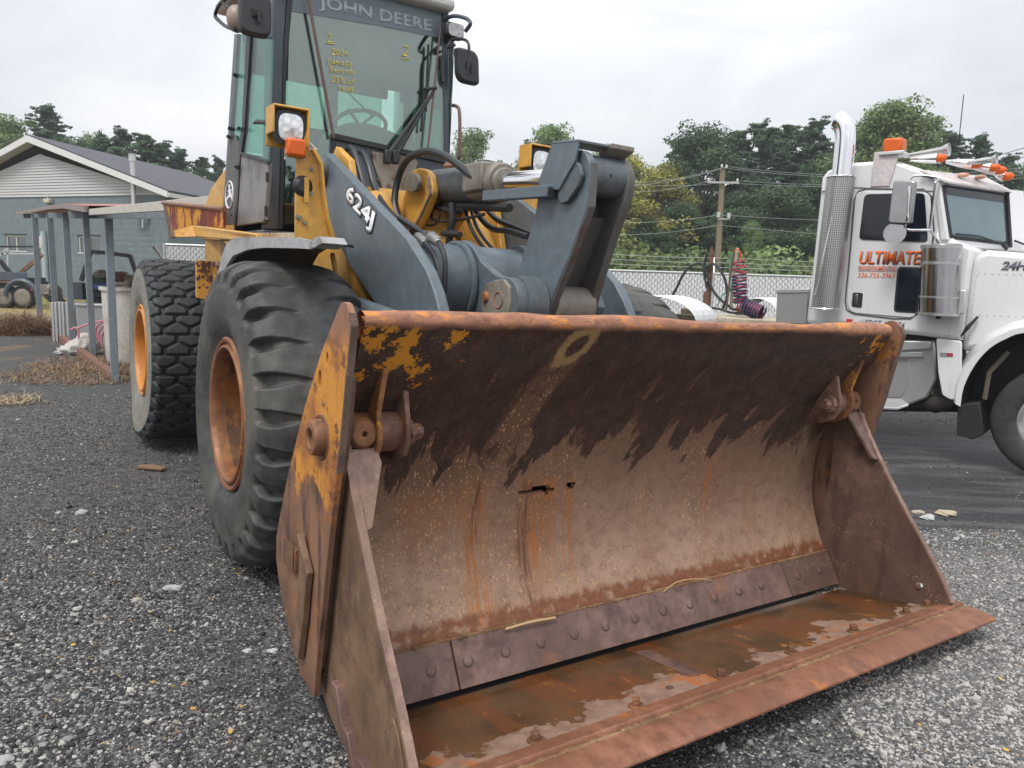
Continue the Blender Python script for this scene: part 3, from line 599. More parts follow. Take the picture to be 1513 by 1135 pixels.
# ------------------------------------------------------------------ tyres
def hexd(a, b):      # distance to the edge of a hexagonal cell grid, cells ~1
    best = np.full(a.shape, 9.); second = best.copy()
    s = math.sqrt(3)
    for oy in (0, .5):
        ca = np.round(a-oy); cb = np.round(b/s-oy)
        for i in (-1, 0, 1):
            for j in (-1, 0, 1):
                d = np.hypot(a-(ca+oy+i), b-(cb+oy+j)*s)
                m = d < best; second = np.where(m, best, np.minimum(second, d)); best = np.where(m, d, best)
    return second-best
def sst(x, a, b): t = np.clip((x-a)/(b-a), 0, 1); return t*t*(3-2*t)
def tyre_mesh(kind, na=720, flat=False):
    if kind == 'front': na = 1120
    if kind == 'front': prof = [(.345, .215), (.365, .232), (.40, .255), (.46, .280), (.53, .288), (.59, .285), (.64, .276), (.672, .262), (.700, .243), (.722, .222), (.735, .19), (.742, .14), (.745, .07), (.746, 0)]
    else: prof = [(.345, .215), (.365, .232), (.40, .250), (.46, .268), (.53, .275), (.59, .275), (.64, .270), (.680, .262), (.715, .248), (.738, .225), (.742, .18), (.745, .12), (.746, .07), (.747, 0)]
    prof = [np.array(p) for p in prof]; full = prof+[np.array([p[0], -p[1]]) for p in prof[::-1][1:]]
    full = np.array(catmull(full, 6)); s = np.concatenate([[0], np.cumsum(np.linalg.norm(np.diff(full, axis=0), axis=1))]); L = s[-1]
    ns = 150; ss_ = np.linspace(0, L, ns); pr = np.interp(ss_, s, full[:, 0]); pw = np.interp(ss_, s, full[:, 1])
    tn = np.gradient(pr), np.gradient(pw); nrm = np.hypot(*tn); nr, nw = -tn[1]/nrm, tn[0]/nrm      # outward normal (dr,dw)
    sc = ss_-L/2                      # signed distance from crown centre
    A = np.linspace(0, 2*math.pi, na, endpoint=False)
    AA, SS = np.meshgrid(A, sc, indexing='ij'); RR = np.broadcast_to(pr, AA.shape); X = AA*.745
    if kind == 'front':
        side = np.sign(SS); q = np.abs(SS); per = 2*math.pi/28
        ph = AA+np.where(side > 0, per/2, 0)-.36*q**1.0*1.15+.35*q*q
        t = (-ph/per) % 1      # each groove: a steep wall, then the worn face rises slowly again
        fall = .13+.30*sst(q, .08, .26)
        groove = sst(t, .0, .03)*(1-sst(t, fall*.80, fall+.05))
        act = sst(q, .040, .10)*(1-sst(q, .305, .345))
        dep = -(.016+.032*sst(q, .12, .26))*groove*act
        dep += -.006*(1-sst(q, .0, .03))*0
        # worn dimples and nicks
        dep += -.0025*(np.sin(AA*37+SS*21)*np.sin(AA*13-SS*33))*sst(q, .28, .22)
        # lug shoulder overhang
        dep += .012*(1-groove)*np.exp(-((q-.275)/.03)**2)
    else:
        c = .102; a = X/c; b = SS/(c*.62)
        bb = np.abs(SS)
        g = hexd(SS/.188, X/.09007+.10*np.cos(SS/.094*math.pi))
        blk = sst(g, .10, .24); act = 1-sst(bb, .285, .31)
        dep = (-.026*(1-blk))*act
        dep += .004*np.exp(-((bb-.30)/.012)**2)
    ring = .0018*(np.exp(-((RR-.60)/.004)**2)+np.exp(-((RR-.43)/.005)**2)+.7*np.exp(-((RR-.52)/.003)**2))*(np.abs(SS) > .3)
    dep = dep+ring
    Rr = pr[None]+dep*nr[None]; Ww = pw[None]+dep*nw[None]
    px = Rr*np.cos(AA); pz = Rr*np.sin(AA); py = Ww
    if flat:      # soft tyre: the foot squashes and bulges
        hgt = pz+.745; k = np.exp(-(np.maximum(hgt, 0)/.20)**2); py = py*(1+.16*k); 
        pz = np.where(hgt < .055, -.745+.055+(hgt-.055)*.12, pz); pz = pz-.0
        px = px*(1+.03*k)
    side = ((np.abs(SS) > (.315 if kind == 'front' else .315))).astype(int)
    v = np.stack([px, py, pz], -1).reshape(-1, 3)
    i = np.arange(na)[:, None]; j = np.arange(ns-1)[None]; i2 = (i+1) % na
    f = np.stack([np.broadcast_to(x, (na, ns-1)) for x in (i*ns+j, i2*ns+j, i2*ns+j+1, i*ns+j+1)], -1).reshape(-1, 4)
    me = bpy.data.meshes.new('tyre'); me.vertices.add(len(v)); me.vertices.foreach_set('co', v.ravel())
    me.loops.add(f.size); me.loops.foreach_set('vertex_index', f.ravel()); me.polygons.add(len(f)); me.polygons.foreach_set('loop_start', np.arange(0, f.size, 4)); me.polygons.foreach_set('loop_total', np.full(len(f), 4))
    mi = side[:, :-1].reshape(-1); me.polygons.foreach_set('material_index', mi); me.polygons.foreach_set('use_smooth', np.ones(len(f), bool)); me.update(calc_edges=True); me.validate()
    for m in ((M['tyre_front'], M['tyre_side']) if kind == 'front' else (M['tyre_rear'], M['tyre_rearside'])): me.materials.append(m)
    return me
def wheel(kind, x, y, zc, flat=False, detail=True, me=None):
    s = -1 if y < 0 else 1
    w = bpy.data.objects.new('wheel', None); COL.objects.link(w); w.parent = loader; w.location = (x, y, zc)
    me = me or tyre_mesh(kind, flat=flat)
    t = bpy.data.objects.new('tyre', me); COL.objects.link(t); t.parent = w
    if s > 0: t.rotation_euler = (0, 0, math.pi)
    m = M['rim'] if kind == 'front' else M['rimrear']
    MB().lathe([(.352, .20), (.372, .238), (.376, .252), (.366, .262), (.352, .258), (.345, .244), (.340, .247), (.335, .262), (.325, .264), (.316, .252), (.313, .232), (.309, .19)], (0, 0, 0), (0, s, 0), 96).build('rim', m, w)
    MB().lathe([(.310, .20), (.305, .14), (.300, .06), (.288, .045), (.278, .02), (.272, -.04), (.262, -.055), (.17, -.06), (.165, -.045), (.155, -.03), (.0, -.03)], (0, 0, 0), (0, s, 0), 96).build('rim_dish', M['rimin'] if kind == 'front' else m, w)
    for k in range(12):
        a = k*math.pi/6; MB().bolt((.215*math.cos(a), -s*.06, .215*math.sin(a)), (0, s, 0), .016, .03).build('wheel_nut', M['rust'], w)
    return me
fm = wheel('front', 0, -1.02, .745); wheel('front', 0, 1.02, .745, me=fm)
rm = wheel('rear', -3.03, -1.02, .745, flat=True); wheel('rear', -3.03, 1.02, .745, me=rm)
# axles and frames
MB().cyl((0, -.8, .745), (0, .8, .745), .17, n=20).ball((0, 0, .745), .30, 14, (1, 1, .9)).build('front_axle', M['grey_dirty'], loader)
MB().cyl((-3.03, -.8, .745), (-3.03, .8, .745), .17, n=20).ball((-3.03, 0, .745), .30, 14).build('rear_axle', M['yellow_dirty'], loader)
ff = MB()
for s in (-1, 1):
    ff.prism([(-1.25, s*.50, .55), (-1.25, s*.50, 1.25), (-.95, s*.50, 2.02), (-.72, s*.50, 2.20), (-.50, s*.50, 2.10), (-.30, s*.50, 1.55), (.25, s*.50, 1.30), (.42, s*.50, 1.0), (.35, s*.50, .55)], (0, -s*.04, 0))
ff.prism([(-.62, -.46, 1.98), (-.36, -.46, 1.45), (.06, -.46, 1.22), (.20, -.46, .7), (.16, -.46, .7), (.0, -.46, 1.2), (-.40, -.46, 1.42), (-.66, -.46, 1.96)], (0, .92, 0))
ffo = ff.build('front_frame', M['yellow'], loader, .006)
# bulged yellow panels between the arms
for y0, y1 in ((-.44, -.16), (-.12, .16), (.20, .44)):
    b = MB(); Rg = []
    for t in np.linspace(0, 1, 9):
        x = -.55+.50*t; z = 1.90-.66*t
        Rg.append([np.array([x+.085*math.sin(math.pi*u)*(.4+.6*math.sin(math.pi*t)), y0+(y1-y0)*u, z+.05*math.sin(math.pi*u)]) for u in np.linspace(0, 1, 11)])
    b.rings(Rg, False, False).build('frame_panel', M['yellow'], ffo)
MB().prism(pp([(505, 330), (532, 352), (560, 402), (590, 470), (540, 470), (515, 420)], 1, -.53), (0, .015, 0)).build('frame_gusset', M['yellow_dirty'], ffo, .003)
MB().box((-.62, -.53, 1.85), (.25, .03, .35)).build('crevice_shade_panel', M['dark'], ffo)  # near-black panel put in for the shade of the crevice beside the arm
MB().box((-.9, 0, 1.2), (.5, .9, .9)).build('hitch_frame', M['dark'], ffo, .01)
MB().cyl(P(528, 455, 1, -.66), P(700, 520, 1, -.66), .055, n=20).build('lift_cylinder', M['grey'], loader)
# ------------------------------------------------------------------ boom arms
BOOM = [(-.78, 1.96), (-.775, 2.06), (-.74, 2.125), (-.68, 2.15)]
q = pp([(560, 310), (600, 352), (630, 400), (642, 432), (651, 468)], 1, -.575); BOOM += [(p[0], p[2]) for p in q]
BOOM += [(.93, 1.10), (1.02, .80), (1.20, .52), (1.22, .42), (1.14, .36), (1.04, .42), (.80, .80), (.55, 1.08)]
q = pp([(571, 467), (548, 440), (520, 398), (492, 345)], 1, -.575); BOOM += [(p[0], p[2]) for p in q]
q = pp([(478, 312), (470, 285)], 1, -.575); BOOM += [(p[0], p[2]) for p in q]
M['boomtop'] = paint('light_grey_top_edge', (.20, .27, .33), .35, dk=.2, streak=.2)
arms = []
for s in (-1, 1):
    a = MB().prism([(x, s*.575, z) for x, z in BOOM], (0, -s*.055, 0)).build('boom_arm', M['grey'], loader, .006); arms.append(a)
    MB().cyl((-.70, s*.62, 2.04), (-.70, s*.48, 2.04), .085, n=24).build('boom_pin', M['grey_dirty'], a, .006)
# 624J decal on the near arm
o0 = P(509, 302, 1, -.579); o1 = P(548, 348, 1, -.579); oy = P(516, 287, 1, -.579)
dx = o1-o0
text('624J', M['black_print'], arms[0], o0-unit(dx)*.010-unit(oy-o0)*.008, dx, oy-o0, np.linalg.norm(dx)+.020, .141, .0006, 'model_number_outline', 0, .075)
text('624J', M['white_print'], arms[0], o0+np.array([.0, -.0015, .0]), dx, oy-o0, np.linalg.norm(dx), .125, .0006, 'model_number', 0, .035)
# cross tube with its flange and lever supports
MB().cyl((.30, -.54, 1.43), (.30, .54, 1.43), .20, n=48).build('cross_tube', M['grey'], loader)
MB().lathe([(.205, -.012), (.22, -.008), (.222, .012), (.205, .016)], (.30, -.22, 1.43), (0, 1, 0), 48).build('tube_collar', M['grey'], loader)
for s in (-1, 1):
    pts = [(.22, 1.645), (.33, 1.655), (.43, 1.62), (.52, 1.545), (.66, 1.485), (.84, 1.46), (.99, 1.43), (1.04, 1.36), (.99, 1.28), (.85, 1.22), (.50, 1.20), (.30, 1.20)]
    MB().prism([(x, s*.19, z) for x, z in pts], (0, -s*.045, 0)).build('lever_support', M['grey'], loader, .006)
MB().lathe([(.0, -.10), (.105, -.10), (.11, -.09), (.11, -.05), (.118, -.05), (.118, .06), (.11, .07), (.0, .07)], (.93, -.20, 1.365), (0, 1, 0), 32).build('pivot_collar', M['grey_dirty'], loader)
cp = MB(); c = np.array([.86, -.335, 1.375])
cp.prism([(c[0]+dx_, -.315, c[2]+dz_) for dx_, dz_ in ((-.11, -.06), (-.115, .02), (-.08, .065), (.0, .085), (.07, .09), (.115, .06), (.13, .0), (.12, -.07), (.06, -.10), (-.04, -.085))], (0, .03, 0))
ck = cp.build('keeper_plate', M['greasy'], loader, .004)
MB().lathe([(0, .012), (.018, .012), (.026, .0), (.030, -.004)], (.79, -.318, 1.38), (0, -1, 0), 16).build('keeper_bolt', M['rust'], ck)
MB().lathe([(0, -.008), (.030, -.008), (.036, .002), (.04, -.004)], (.90, -.318, 1.372), (0, -1, 0), 20).build('pin_end', M['rust'], ck)
# weld beads
wb = MB()
for y_ in (-.515, -.505, -.145, .515): wb.tube([(.30+.203*math.cos(a), y_+.002*math.sin(a*40), 1.43+.203*math.sin(a)) for a in np.linspace(0, 6.28, 90)], [.007+.0022*math.sin(k*2.1) for k in range(90)], 6)
wb.build('weld_bead', M['grey_dirty'], loader, 0)
# bell crank
NEARL = [(812, 226), (860, 220), (870, 232), (872, 250), (868, 305), (845, 370), (822, 425), (803, 475), (765, 475), (762, 410), (790, 320), (797, 275)]
FARL = [(893, 229), (908, 228), (922, 238), (929, 262), (924, 295), (905, 345), (886, 405), (866, 475), (835, 475), (858, 400), (872, 340), (874, 300), (870, 260), (878, 238)]
bc = plate('bell_crank', rr(NEARL, 14), 1, -.13, .035, M['grey'], loader, .006)
plate('crank_far_plate', rr(FARL, 16), 1, .10, .045, M['grimy'], bc, .006)
fw_ = [P(862, 315, 1, -.10), P(842, 372, 1, -.10), P(800, 480, 1, -.10)]; w = MB()
for a_, b_ in zip(fw_, fw_[1:]): w.prism([a_+[-.10, 0, 0], b_+[-.10, 0, 0], b_+[-.12, 0, 0], a_+[-.12, 0, 0]], (0, .21, 0))
w.build('crank_inner_web', M['grimy'], bc, .004)
w0 = pp([(812, 235), (800, 290), (768, 400), (766, 470)], 1, -.1); w = MB()
for a_, b_ in zip(w0, w0[1:]): w.prism([a_+[.05, 0, 0], b_+[.05, 0, 0], b_+[.08, 0, 0], a_+[.08, 0, 0]], (0, .20, 0))
w.build('crank_web', M['grey_dirty'], bc)
for a_, b_ in zip([P(873, 240, 1, -.13), P(869, 305, 1, -.13), P(846, 370, 1, -.13)], [P(869, 305, 1, -.13), P(846, 370, 1, -.13), P(804, 475, 1, -.13)]):
    MB().beam(a_+[.003, .017, 0], b_+[.003, .017, 0], .036, .006, (1, 0, .2)).build('worn_edge', M['grimy'], bc, .001)
pc = P(880, 262, 1, -.03); pc = np.array([1.14, 0, 1.925])
MB().cyl((pc[0], -.095, pc[2]), (pc[0], .12, pc[2]), .085, n=32).build('rod_pin_sleeve', M['grey_dirty'], bc, .004)
MB().ball((pc[0]+.082, .01, pc[2]+.0), .008, 6).build('grease_fitting', M['dark'], bc)
MB().cyl((.97, -.095, 1.36), (.97, .12, 1.36), .09, n=28).build('lower_sleeve', M['greasy'], bc, .004)
MB().box((1.0, .01, 1.72), (.05, .19, .22), np.array([[.95, 0, .3], [0, 1, 0], [-.3, 0, .95]])).build('crank_gusset', M['grey_dirty'], bc, .01)
cov = pp([(815, 213), (854, 210), (850, 236), (825, 281), (800, 279), (795, 268)], 1, -.165)
MB().prism(cov, (0, .012, 0)).build('guard_plate', M['grey'], bc, .003)
a_, b_ = cov[0], cov[1]
MB().prism([a_+[0, 0, 0], b_, b_+[.0, 0, .012], a_+[0, 0, .012]], (0, .30, 0)).build('guard_top', M['grey'], bc, .003)
MB().prism([b_+[.01, .17, .0], b_+[.01, .30, .0], b_+[-.07, .30, -.035], b_+[-.07, .17, -.035]], (0, 0, .02)).build('guard_tab', M['greasy'], bc, .003)
ov = [P(x, y, 1, -.155) for x, y in ((848, 236), (856, 244), (859, 258), (855, 272), (838, 298), (829, 301), (824, 295), (824, 284))]
MB().prism(ov, (0, .02, 0)).build('guard_ear', M['grey_dirty'], bc, .004)
MB().beam(P(719, 290, 1, -.17), P(815, 283, 1, -.17), .05, .048).build('stop_bar', M['grey'], bc, .003)
e_ = P(815, 283, 1, -.17); MB().box(e_+[.002, 0, -.002], (.004, .034, .032)).build('bar_mouth', M['dark'], bc)
# bucket cylinder
a_, b_ = np.array([-.46, 0, 2.0]), np.array([1.14, 0, 1.925]); ax_ = unit(b_-a_)
cy = MB().cyl(a_+ax_*.12, a_+ax_*.62, .098, n=40).build('bucket_cylinder', M['grey_dirty'], loader)
MB().cyl(a_+ax_*.60, a_+ax_*.80, .108, n=8).cyl(a_+ax_*.78, a_+ax_*.85, .098, n=32).cyl(a_+ax_*.84, a_+ax_*.87, .075, n=32).build('cylinder_head', M['greasy'], cy, .008)
MB().box(a_+ax_*.70+[0, -.06, .02], (.20, .10, .15)).build('port_block', M['greasy'], cy, .012)
MB().cyl(a_+ax_*.8, b_, .050, n=32).build('rod', M['chrome'], cy)
MB().lathe([(.05, -.07), (.10, -.06), (.10, .06), (.05, .07)], a_, (0, 1, 0), 28).build('cylinder_eye', M['grey_dirty'], cy, .004)
MB().tube([a_+ax_*.2+[0, -.02, -.115], a_+ax_*.7+[0, -.02, -.125], a_+ax_*.95+[0, -.02, -.13]], .022, 8).tube([a_+ax_*.16+[0, -.06, -.12], a_+ax_*.18+[0, -.06, -.20], a_+ax_*.45+[0, -.06, -.20], a_+ax_*.75+[0, -.05, -.165]], .009, 6, 3).tube([a_+ax_*.16+[0, -.04, -.12], a_+ax_*.42+[0, -.05, -.155], a_+ax_*.5+[0, -.05, -.14]], .016, 8, 3).build('pipe_bundle', M['dark'], cy)
for s in (-1, 1):
    ea = plate('cylinder_bracket', rr([(607, 252), (622, 247), (636, 257), (640, 285), (628, 315), (610, 345), (596, 400), (560, 400), (585, 330), (596, 290)], 9), 1, -.13, .04, M['yellow'], loader, .006)
    if s > 0: ea.location = (0, .24, 0)
for a1, b1 in (((637, 262), (640, 288)), ((640, 288), (626, 318)), ((626, 318), (609, 348)), ((609, 348), (597, 396))):
    MB().beam(P(*a1, 1, -.12), P(*b1, 1, -.12), .05, .012, (1, 0, 0)).build('bracket_rim', M['greasy'], loader, .002)
kp = MB().prism(pp(rr([(595, 264), (604, 255), (615, 256), (619, 268), (615, 282), (606, 285), (597, 280)], 5), 1, -.185), (0, .025, 0)).build('pin_keeper', M['greasy'], loader, .004)
MB().cyl(P(597, 274, 1, -.19), P(597, 274, 1, -.165), .026, n=6).build('keeper_bolt', M['greasy'], kp)
# ------------------------------------------------------------------ hoses, pixel paths laid on upright planes through the machine
def hose(pts, plane, r, mat='hose', name='hose', ax=1, par=None):
    MB().tube([P(x, y, ax, plane) if not isinstance(plane, (list, tuple)) else P(x, y, ax, plane[i]) for i, (x, y) in enumerate(pts)], r, 10, 5).build(name, M[mat], par or loader)
hose([(590, 325), (583, 300), (588, 265), (602, 236), (628, 224), (655, 229), (680, 246), (692, 256), (702, 264)], (-.22, -.22, -.2, -.2, -.18, -.15, -.12, -.10, -.09), .021)
hose([(511, 222), (518, 218), (524, 226), (532, 252), (540, 285)], -.38, .018)
hose([(528, 224), (536, 226), (545, 245), (553, 275), (566, 302), (590, 330)], (-.30, -.30, -.30, -.30, -.32, -.40), .020)
hose([(503, 222), (494, 232), (488, 250)], -.42, .016); hose([(520, 228), (508, 238), (503, 252)], -.36, .016)
hose([(615, 318), (618, 326), (632, 333), (645, 330), (650, 315), (642, 302)], -.05, .006)
hose([(668, 300), (668, 325), (665, 345), (662, 368)], -.10, .020)
MB().box(P(666, 345, 1, -.10), (.10, .03, .035)).cyl(P(654, 345, 1, -.11), P(680, 347, 1, -.11), .018, n=8).build('hose_clamp', M['dark'], loader, .004)
hose([(686, 305), (695, 335), (708, 358), (722, 372)], .02, .010); hose([(694, 302), (703, 332), (716, 354), (730, 370)], .04, .010)
hose([(698, 300), (710, 322), (728, 338), (752, 342), (780, 350)], .12, .017); hose([(716, 306), (735, 325), (765, 338), (785, 346)], .20, .016)
hose([(572, 318), (590, 334), (607, 345)], (-.50, -.45, -.42), .022, 'rust'); hose([(590, 322), (612, 336), (628, 348)], (-.46, -.42, -.38), .016)
fb = MB().prism(pp([(607, 350), (613, 340), (640, 342), (645, 350), (643, 358), (608, 362)], 1, -.40), (0, .012, 0)).build('bulkhead_plate', M['grey_dirty'], loader, .003)
for (a1, b1, c1) in (((617, 350), (626, 358), [(628, 360), (641, 378), (649, 410), (650, 462), (647, 500)]), ((637, 349), (646, 357), [(650, 361), (657, 382), (657, 420), (652, 462), (649, 500)])):
    MB().cyl(P(*a1, 1, -.42), P(*b1, 1, -.44), .026, n=6).cyl(P(*a1, 1, -.43), P(b1[0]+2, b1[1]+2, 1, -.455), .018, n=12).build('hose_fitting', M['steel'], fb, .002)
    MB().tube(pp(c1, 1, -.455), .013, 8, 5).build('pressure_hose', M['hose'], loader)
hose([(690, 262), (706, 246), (722, 244), (735, 250)], .25, .03)
MB().ball(P(664, 246, 1, .15), .035, 8, (1.6, 1, 1)).build('valve', M['rust'], loader)
# ------------------------------------------------------------------ front fender, lamps
ar = [(-.90, 1.30), (-.86, 1.40), (-.78, 1.50), (-.66, 1.572), (-.50, 1.605), (.05, 1.60), (.60, 1.585), (.78, 1.57)]
M['fender'] = paint('chalky_grey_fender', (.36, .37, .38), .55, dk=.5, streak=.3); M['fenderin'] = plain('fender_inside', (.035, .045, .055), .7)
for s in (-1, 1):
    f = MB()
    if s > 0: ar = ar[:5]
    for (a1, b1) in zip(ar, ar[1:]):     # the front inner corner is torn away
        wf = lambda x: s*(1.13-(.52 if x < -.1 else .52-.42*min(1, (x+.1)/.75)))
        q_ = [(a1[0], s*1.13, a1[1]), (b1[0], s*1.13, b1[1]), (b1[0], wf(b1[0]), b1[1]), (a1[0], wf(a1[0]), a1[1])]
        if abs(wf(b1[0])-wf(a1[0])) > .1: q_ = q_[:3]+[(-.1, wf(-.1), a1[1]), (a1[0], wf(a1[0]), a1[1])]
        f.prism(q_, (0, 0, -.012))
    fo = f.build('fender', M['fenderin'], loader)
    g = MB(); inn = [(-.83, 1.30), (-.76, 1.38), (-.66, 1.455), (-.50, 1.515), (-.20, 1.545), (.10, 1.552), (.60, 1.545), (.78, 1.54)]
    for i in range(len(ar)-1):
        g.prism([(ar[i][0]-.008, s*1.136, ar[i][1]+.004), (ar[i+1][0], s*1.136, ar[i+1][1]+.004), (inn[i+1][0], s*1.136, inn[i+1][1]), (inn[i][0], s*1.136, inn[i][1])], (0, -s*.02, 0))
    g.build('fender_edge', M['fender'], fo)
    if s < 0: MB().prism([(.78, s*1.13, 1.56), (.82, s*1.13, 1.585), (.88, s*1.13, 1.588), (.92, s*1.13, 1.562), (.88, s*1.13, 1.556), (.82, s*1.13, 1.545), (.78, s*1.13, 1.545)], (0, -s*.10, 0)).build('torn_edge', M['fender'], fo, .002)
MB().beam(P(491, 375, 1, -.7), P(498, 412, 1, -.7), .02, .02).build('fender_stay', M['yellow'], loader)
XL = -.30
lb = plate('lamp_bracket', [(438, 232), (452, 195), (458, 168), (457, 222), (470, 245), (474, 290), (479, 320), (490, 358), (436, 356), (436, 300), (437, 262)], 0, XL, -.012, M['yellow'], loader, .003)
plate('bracket_fold', [(457, 222), (470, 245), (474, 290), (479, 320), (490, 358), (493, 358), (482, 320), (477, 288), (473, 242), (461, 220)], 0, XL-.001, .05, M['yellow'], lb, .002)
MB().prism([P(449, 262, 0, XL+.012), P(456, 262, 0, XL+.012), P(456, 300, 0, XL+.012), P(449, 300, 0, XL+.012)][:4], (.012, 0, 0)).build('bracket_rib', M['yellow'], lb, .003)
for x, y in ((460, 250), (459, 286), (455, 287), (439, 320), (450, 329), (443, 322)): MB().bolt(P(x, y, 0, XL), (1, 0, 0), .011, .014).build('bracket_bolt', M['greasy'], lb)
MB().lathe([(.0, .02), (.03, .02), (.055, .0)], P(447, 275, 0, XL), (1, 0, 0), 24).build('horn', M['black'], lb).scale = (1, 1, 1)
def lampbox(pts_c, wy, hz, x0, name_, mirror=1, recess=True):
    c = np.array(pts_c, float); t = .012; d = .13
    b = MB()
    b.box(c+[-d/2, 0, hz/2-t/2], (d, wy, t)).box(c+[-d/2, wy/2-t/2, 0], (d, t, hz)).box(c+[-d/2-.0, -wy/2+t/2, hz*.14], (d, t, hz*.72)).box(c+[-d, 0, .0], (t, wy, hz))
    o = b.build('headlight', M['yellow'], loader, .008)
    R0 = []
    for (sx, kk) in ((.0, 1), (.03, .98)): 
        R0.append([c+np.array([-.02-sx, (wy*.43)*kk*np.sign(math.cos(a))*abs(math.cos(a))**.5, -hz*.04+(hz*.44)*kk*np.sign(math.sin(a))*abs(math.sin(a))**.5]) for a in np.arange(32)*2*math.pi/32])
    MB().rings(R0, True).build('lamp_housing', M['black'], o, .003)
    R1 = [[c+np.array([-.012-.010*(1-k2)**0*0+.012*(1-k2), (wy*.33)*k2*np.sign(math.cos(a))*abs(math.cos(a))**.62, -hz*.04+(hz*.35)*k2*np.sign(math.sin(a))*abs(math.sin(a))**.62]) for a in np.arange(32)*2*math.pi/32] for k2 in (1, .92, .7, .4, .05)]
    MB().rings(R1, True).build('lamp_lens', M['lensg'], o)
    R2 = [[c+np.array([-.03+.03*k2*k2*0, (wy*.14)*k2*math.cos(a), -hz*.04+(wy*.14)*k2*math.sin(a)]) for a in np.arange(16)*2*math.pi/16] for k2 in (1, .05)]
    return o
t = NT('faceted_lamp_glass'); v_ = t.vor(30, t.obj()); M['lensg'] = t.fin(t.mix(t.ss(v_, .2, .7), (.80, .82, .84), (.62, .63, .62)), .12, .45, t.bump(v_, .35, .01), Coat_Weight=1.)
ca, cb = P(403, 163, 0, XL+.02), P(457, 222, 0, XL+.02)
lampbox([(XL+.02), (P(431, 186, 0, XL+.02))[1], P(431, 186, 0, XL+.02)[2]], .195, .20, 0, 'n')
lampbox([XL+.02, .70, P(431, 186, 0, XL+.02)[2]+.03], .20, .20, 0, 'f')
MB().box((XL-.05, .68, 1.85), (.012, .13, .45)).build('lamp_bracket', M['yellow'], loader, .003)
ti = P(436, 219.5, 0, XL+.02)
MB().box(ti+[-.03, .016, 0], (.07, .085, .082)).build('turn_signal', M['black'], loader, .01)
MB().box(ti+[.015, -.002, 0], (.07, .098, .09)).build('signal_lens', M['amber'], loader, .014)
MB().tube([P(468, 222, 0, -.34), P(458, 212, 0, -.34), P(452, 205, 0, -.34)], .006, 6).build('lamp_wire', M['white_print'], loader)
# ------------------------------------------------------------------ cab (on the rear frame)
XF, XB, YN, YF, ZB, ZT = -1.45, -2.55, -.73, .66, 1.71, 3.27
cab = MB()
cab.box(((XF+XB)/2-.1, (YN+YF)/2, ZB-.02), (XF-XB+.2, YF-YN, .05))
cab.box((XB-.02, 0, 2.02), (.05, 1.3, .65))
cabo = cab.build('cab', M['cabgrey'], loader, .006)
M['pillarc'] = paint('dark_blue_grey_pillar', (.060, .072, .095), .35, (.16, .17, .17), dk=.35, streak=.35, rust=0)
# corner posts
def post(name, pts, ax, val, th, m=None, bev=.012): return plate(name, pts, ax, val, th, m or M['pillarc'], cabo, bev)
post('front_pillar', [(404, -40), (428, -40), (421, 60), (415, 340), (395, 338), (401, 60)], 0, XF, -.16)
post('front_pillar', [(653, 14), (664, 14), (664, 250), (656, 250)], 0, XF, -.05)
post('pillar_seal', [(427, -40), (436, -40), (427, 60), (424, 90), (418, 338), (412, 338), (419, 90)], 0, XF+.012, -.03, M['black'], .003)
# side: door with upper glass, lower scuffed panel, rear quarter
YS = YN-.005
post('rear_pillar', [(351, 50), (346, 50), (333, 250), (327, 332), (332, 332), (338, 252)], 1, YS, .03, M['pillarc'], .006)
post('door_post', [(370, 50), (364, 50), (357, 185), (351, 225), (356, 228), (361, 190)], 1, YS-.012, .03, M['black'], .004)
rq = post('rear_quarter_panel', [(339, 197), (346, 200), (352, 214), (355, 225), (349, 332), (328, 332)], 1, YS-.006, .03, paint('door_dark_panel', (.085, .085, .085), .5, (.16, .14, .12), dk=.7, streak=.5), .004)
dp = post('door_panel', [(354, 226), (394, 238), (396, 244), (390, 328), (348, 334)], 1, YS-.004, .03, M['doorgrey'], .006)
post('door_rail', [(353, 224), (395, 238), (395, 241), (353, 228)], 1, YS-.016, .03, M['black'], .003)
post('door_edge', [(352, 228), (355, 228), (349, 333), (346, 333)], 1, YS-.012, .03, M['black'], .003)
plate('door_glass', [(372, 50), (402, 55), (396, 238), (354, 224), (360, 150)], 1, YS, .012, M['cabglass2'], cabo, 0)
plate('quarter_glass', [(351, 50), (366, 50), (356, 212), (340, 198), (346, 120)], 1, YS, .012, M['cabglass2'], cabo, 0)
MB().tube(pp([(375, 182), (380, 180), (392, 181), (397, 183)], 1, YS-.03), [.008, .016, .012, .008], 8).build('door_handle', M['black'], cabo)
for x, y in ((347, 111), (339, 190), (337, 202), (350, 247), (353, 190)): MB().cyl(P(x, y, 1, YS-.04), P(x, y, 1, YS), .014, n=8).build('hinge', M['black'], cabo)
for x, y in ((395, 262), (393, 312)): MB().beam(P(x, y-7, 1, YS-.02), P(x, y+7, 1, YS-.02), .02, .02, (1, 0, 0)).build('hinge', M['black'], cabo)
for x, y in ((355, 242), (348, 247), (351, 318), (343, 318)): MB().bolt(P(x, y, 1, YS-.018), (0, -1, 0), .008, .01).build('door_screw', M['black'], cabo)
MB().ball(P(394, 325, 1, YS-.03), .022, 8, (1.4, 1, .7)).build('door_catch', M['black'], cabo)
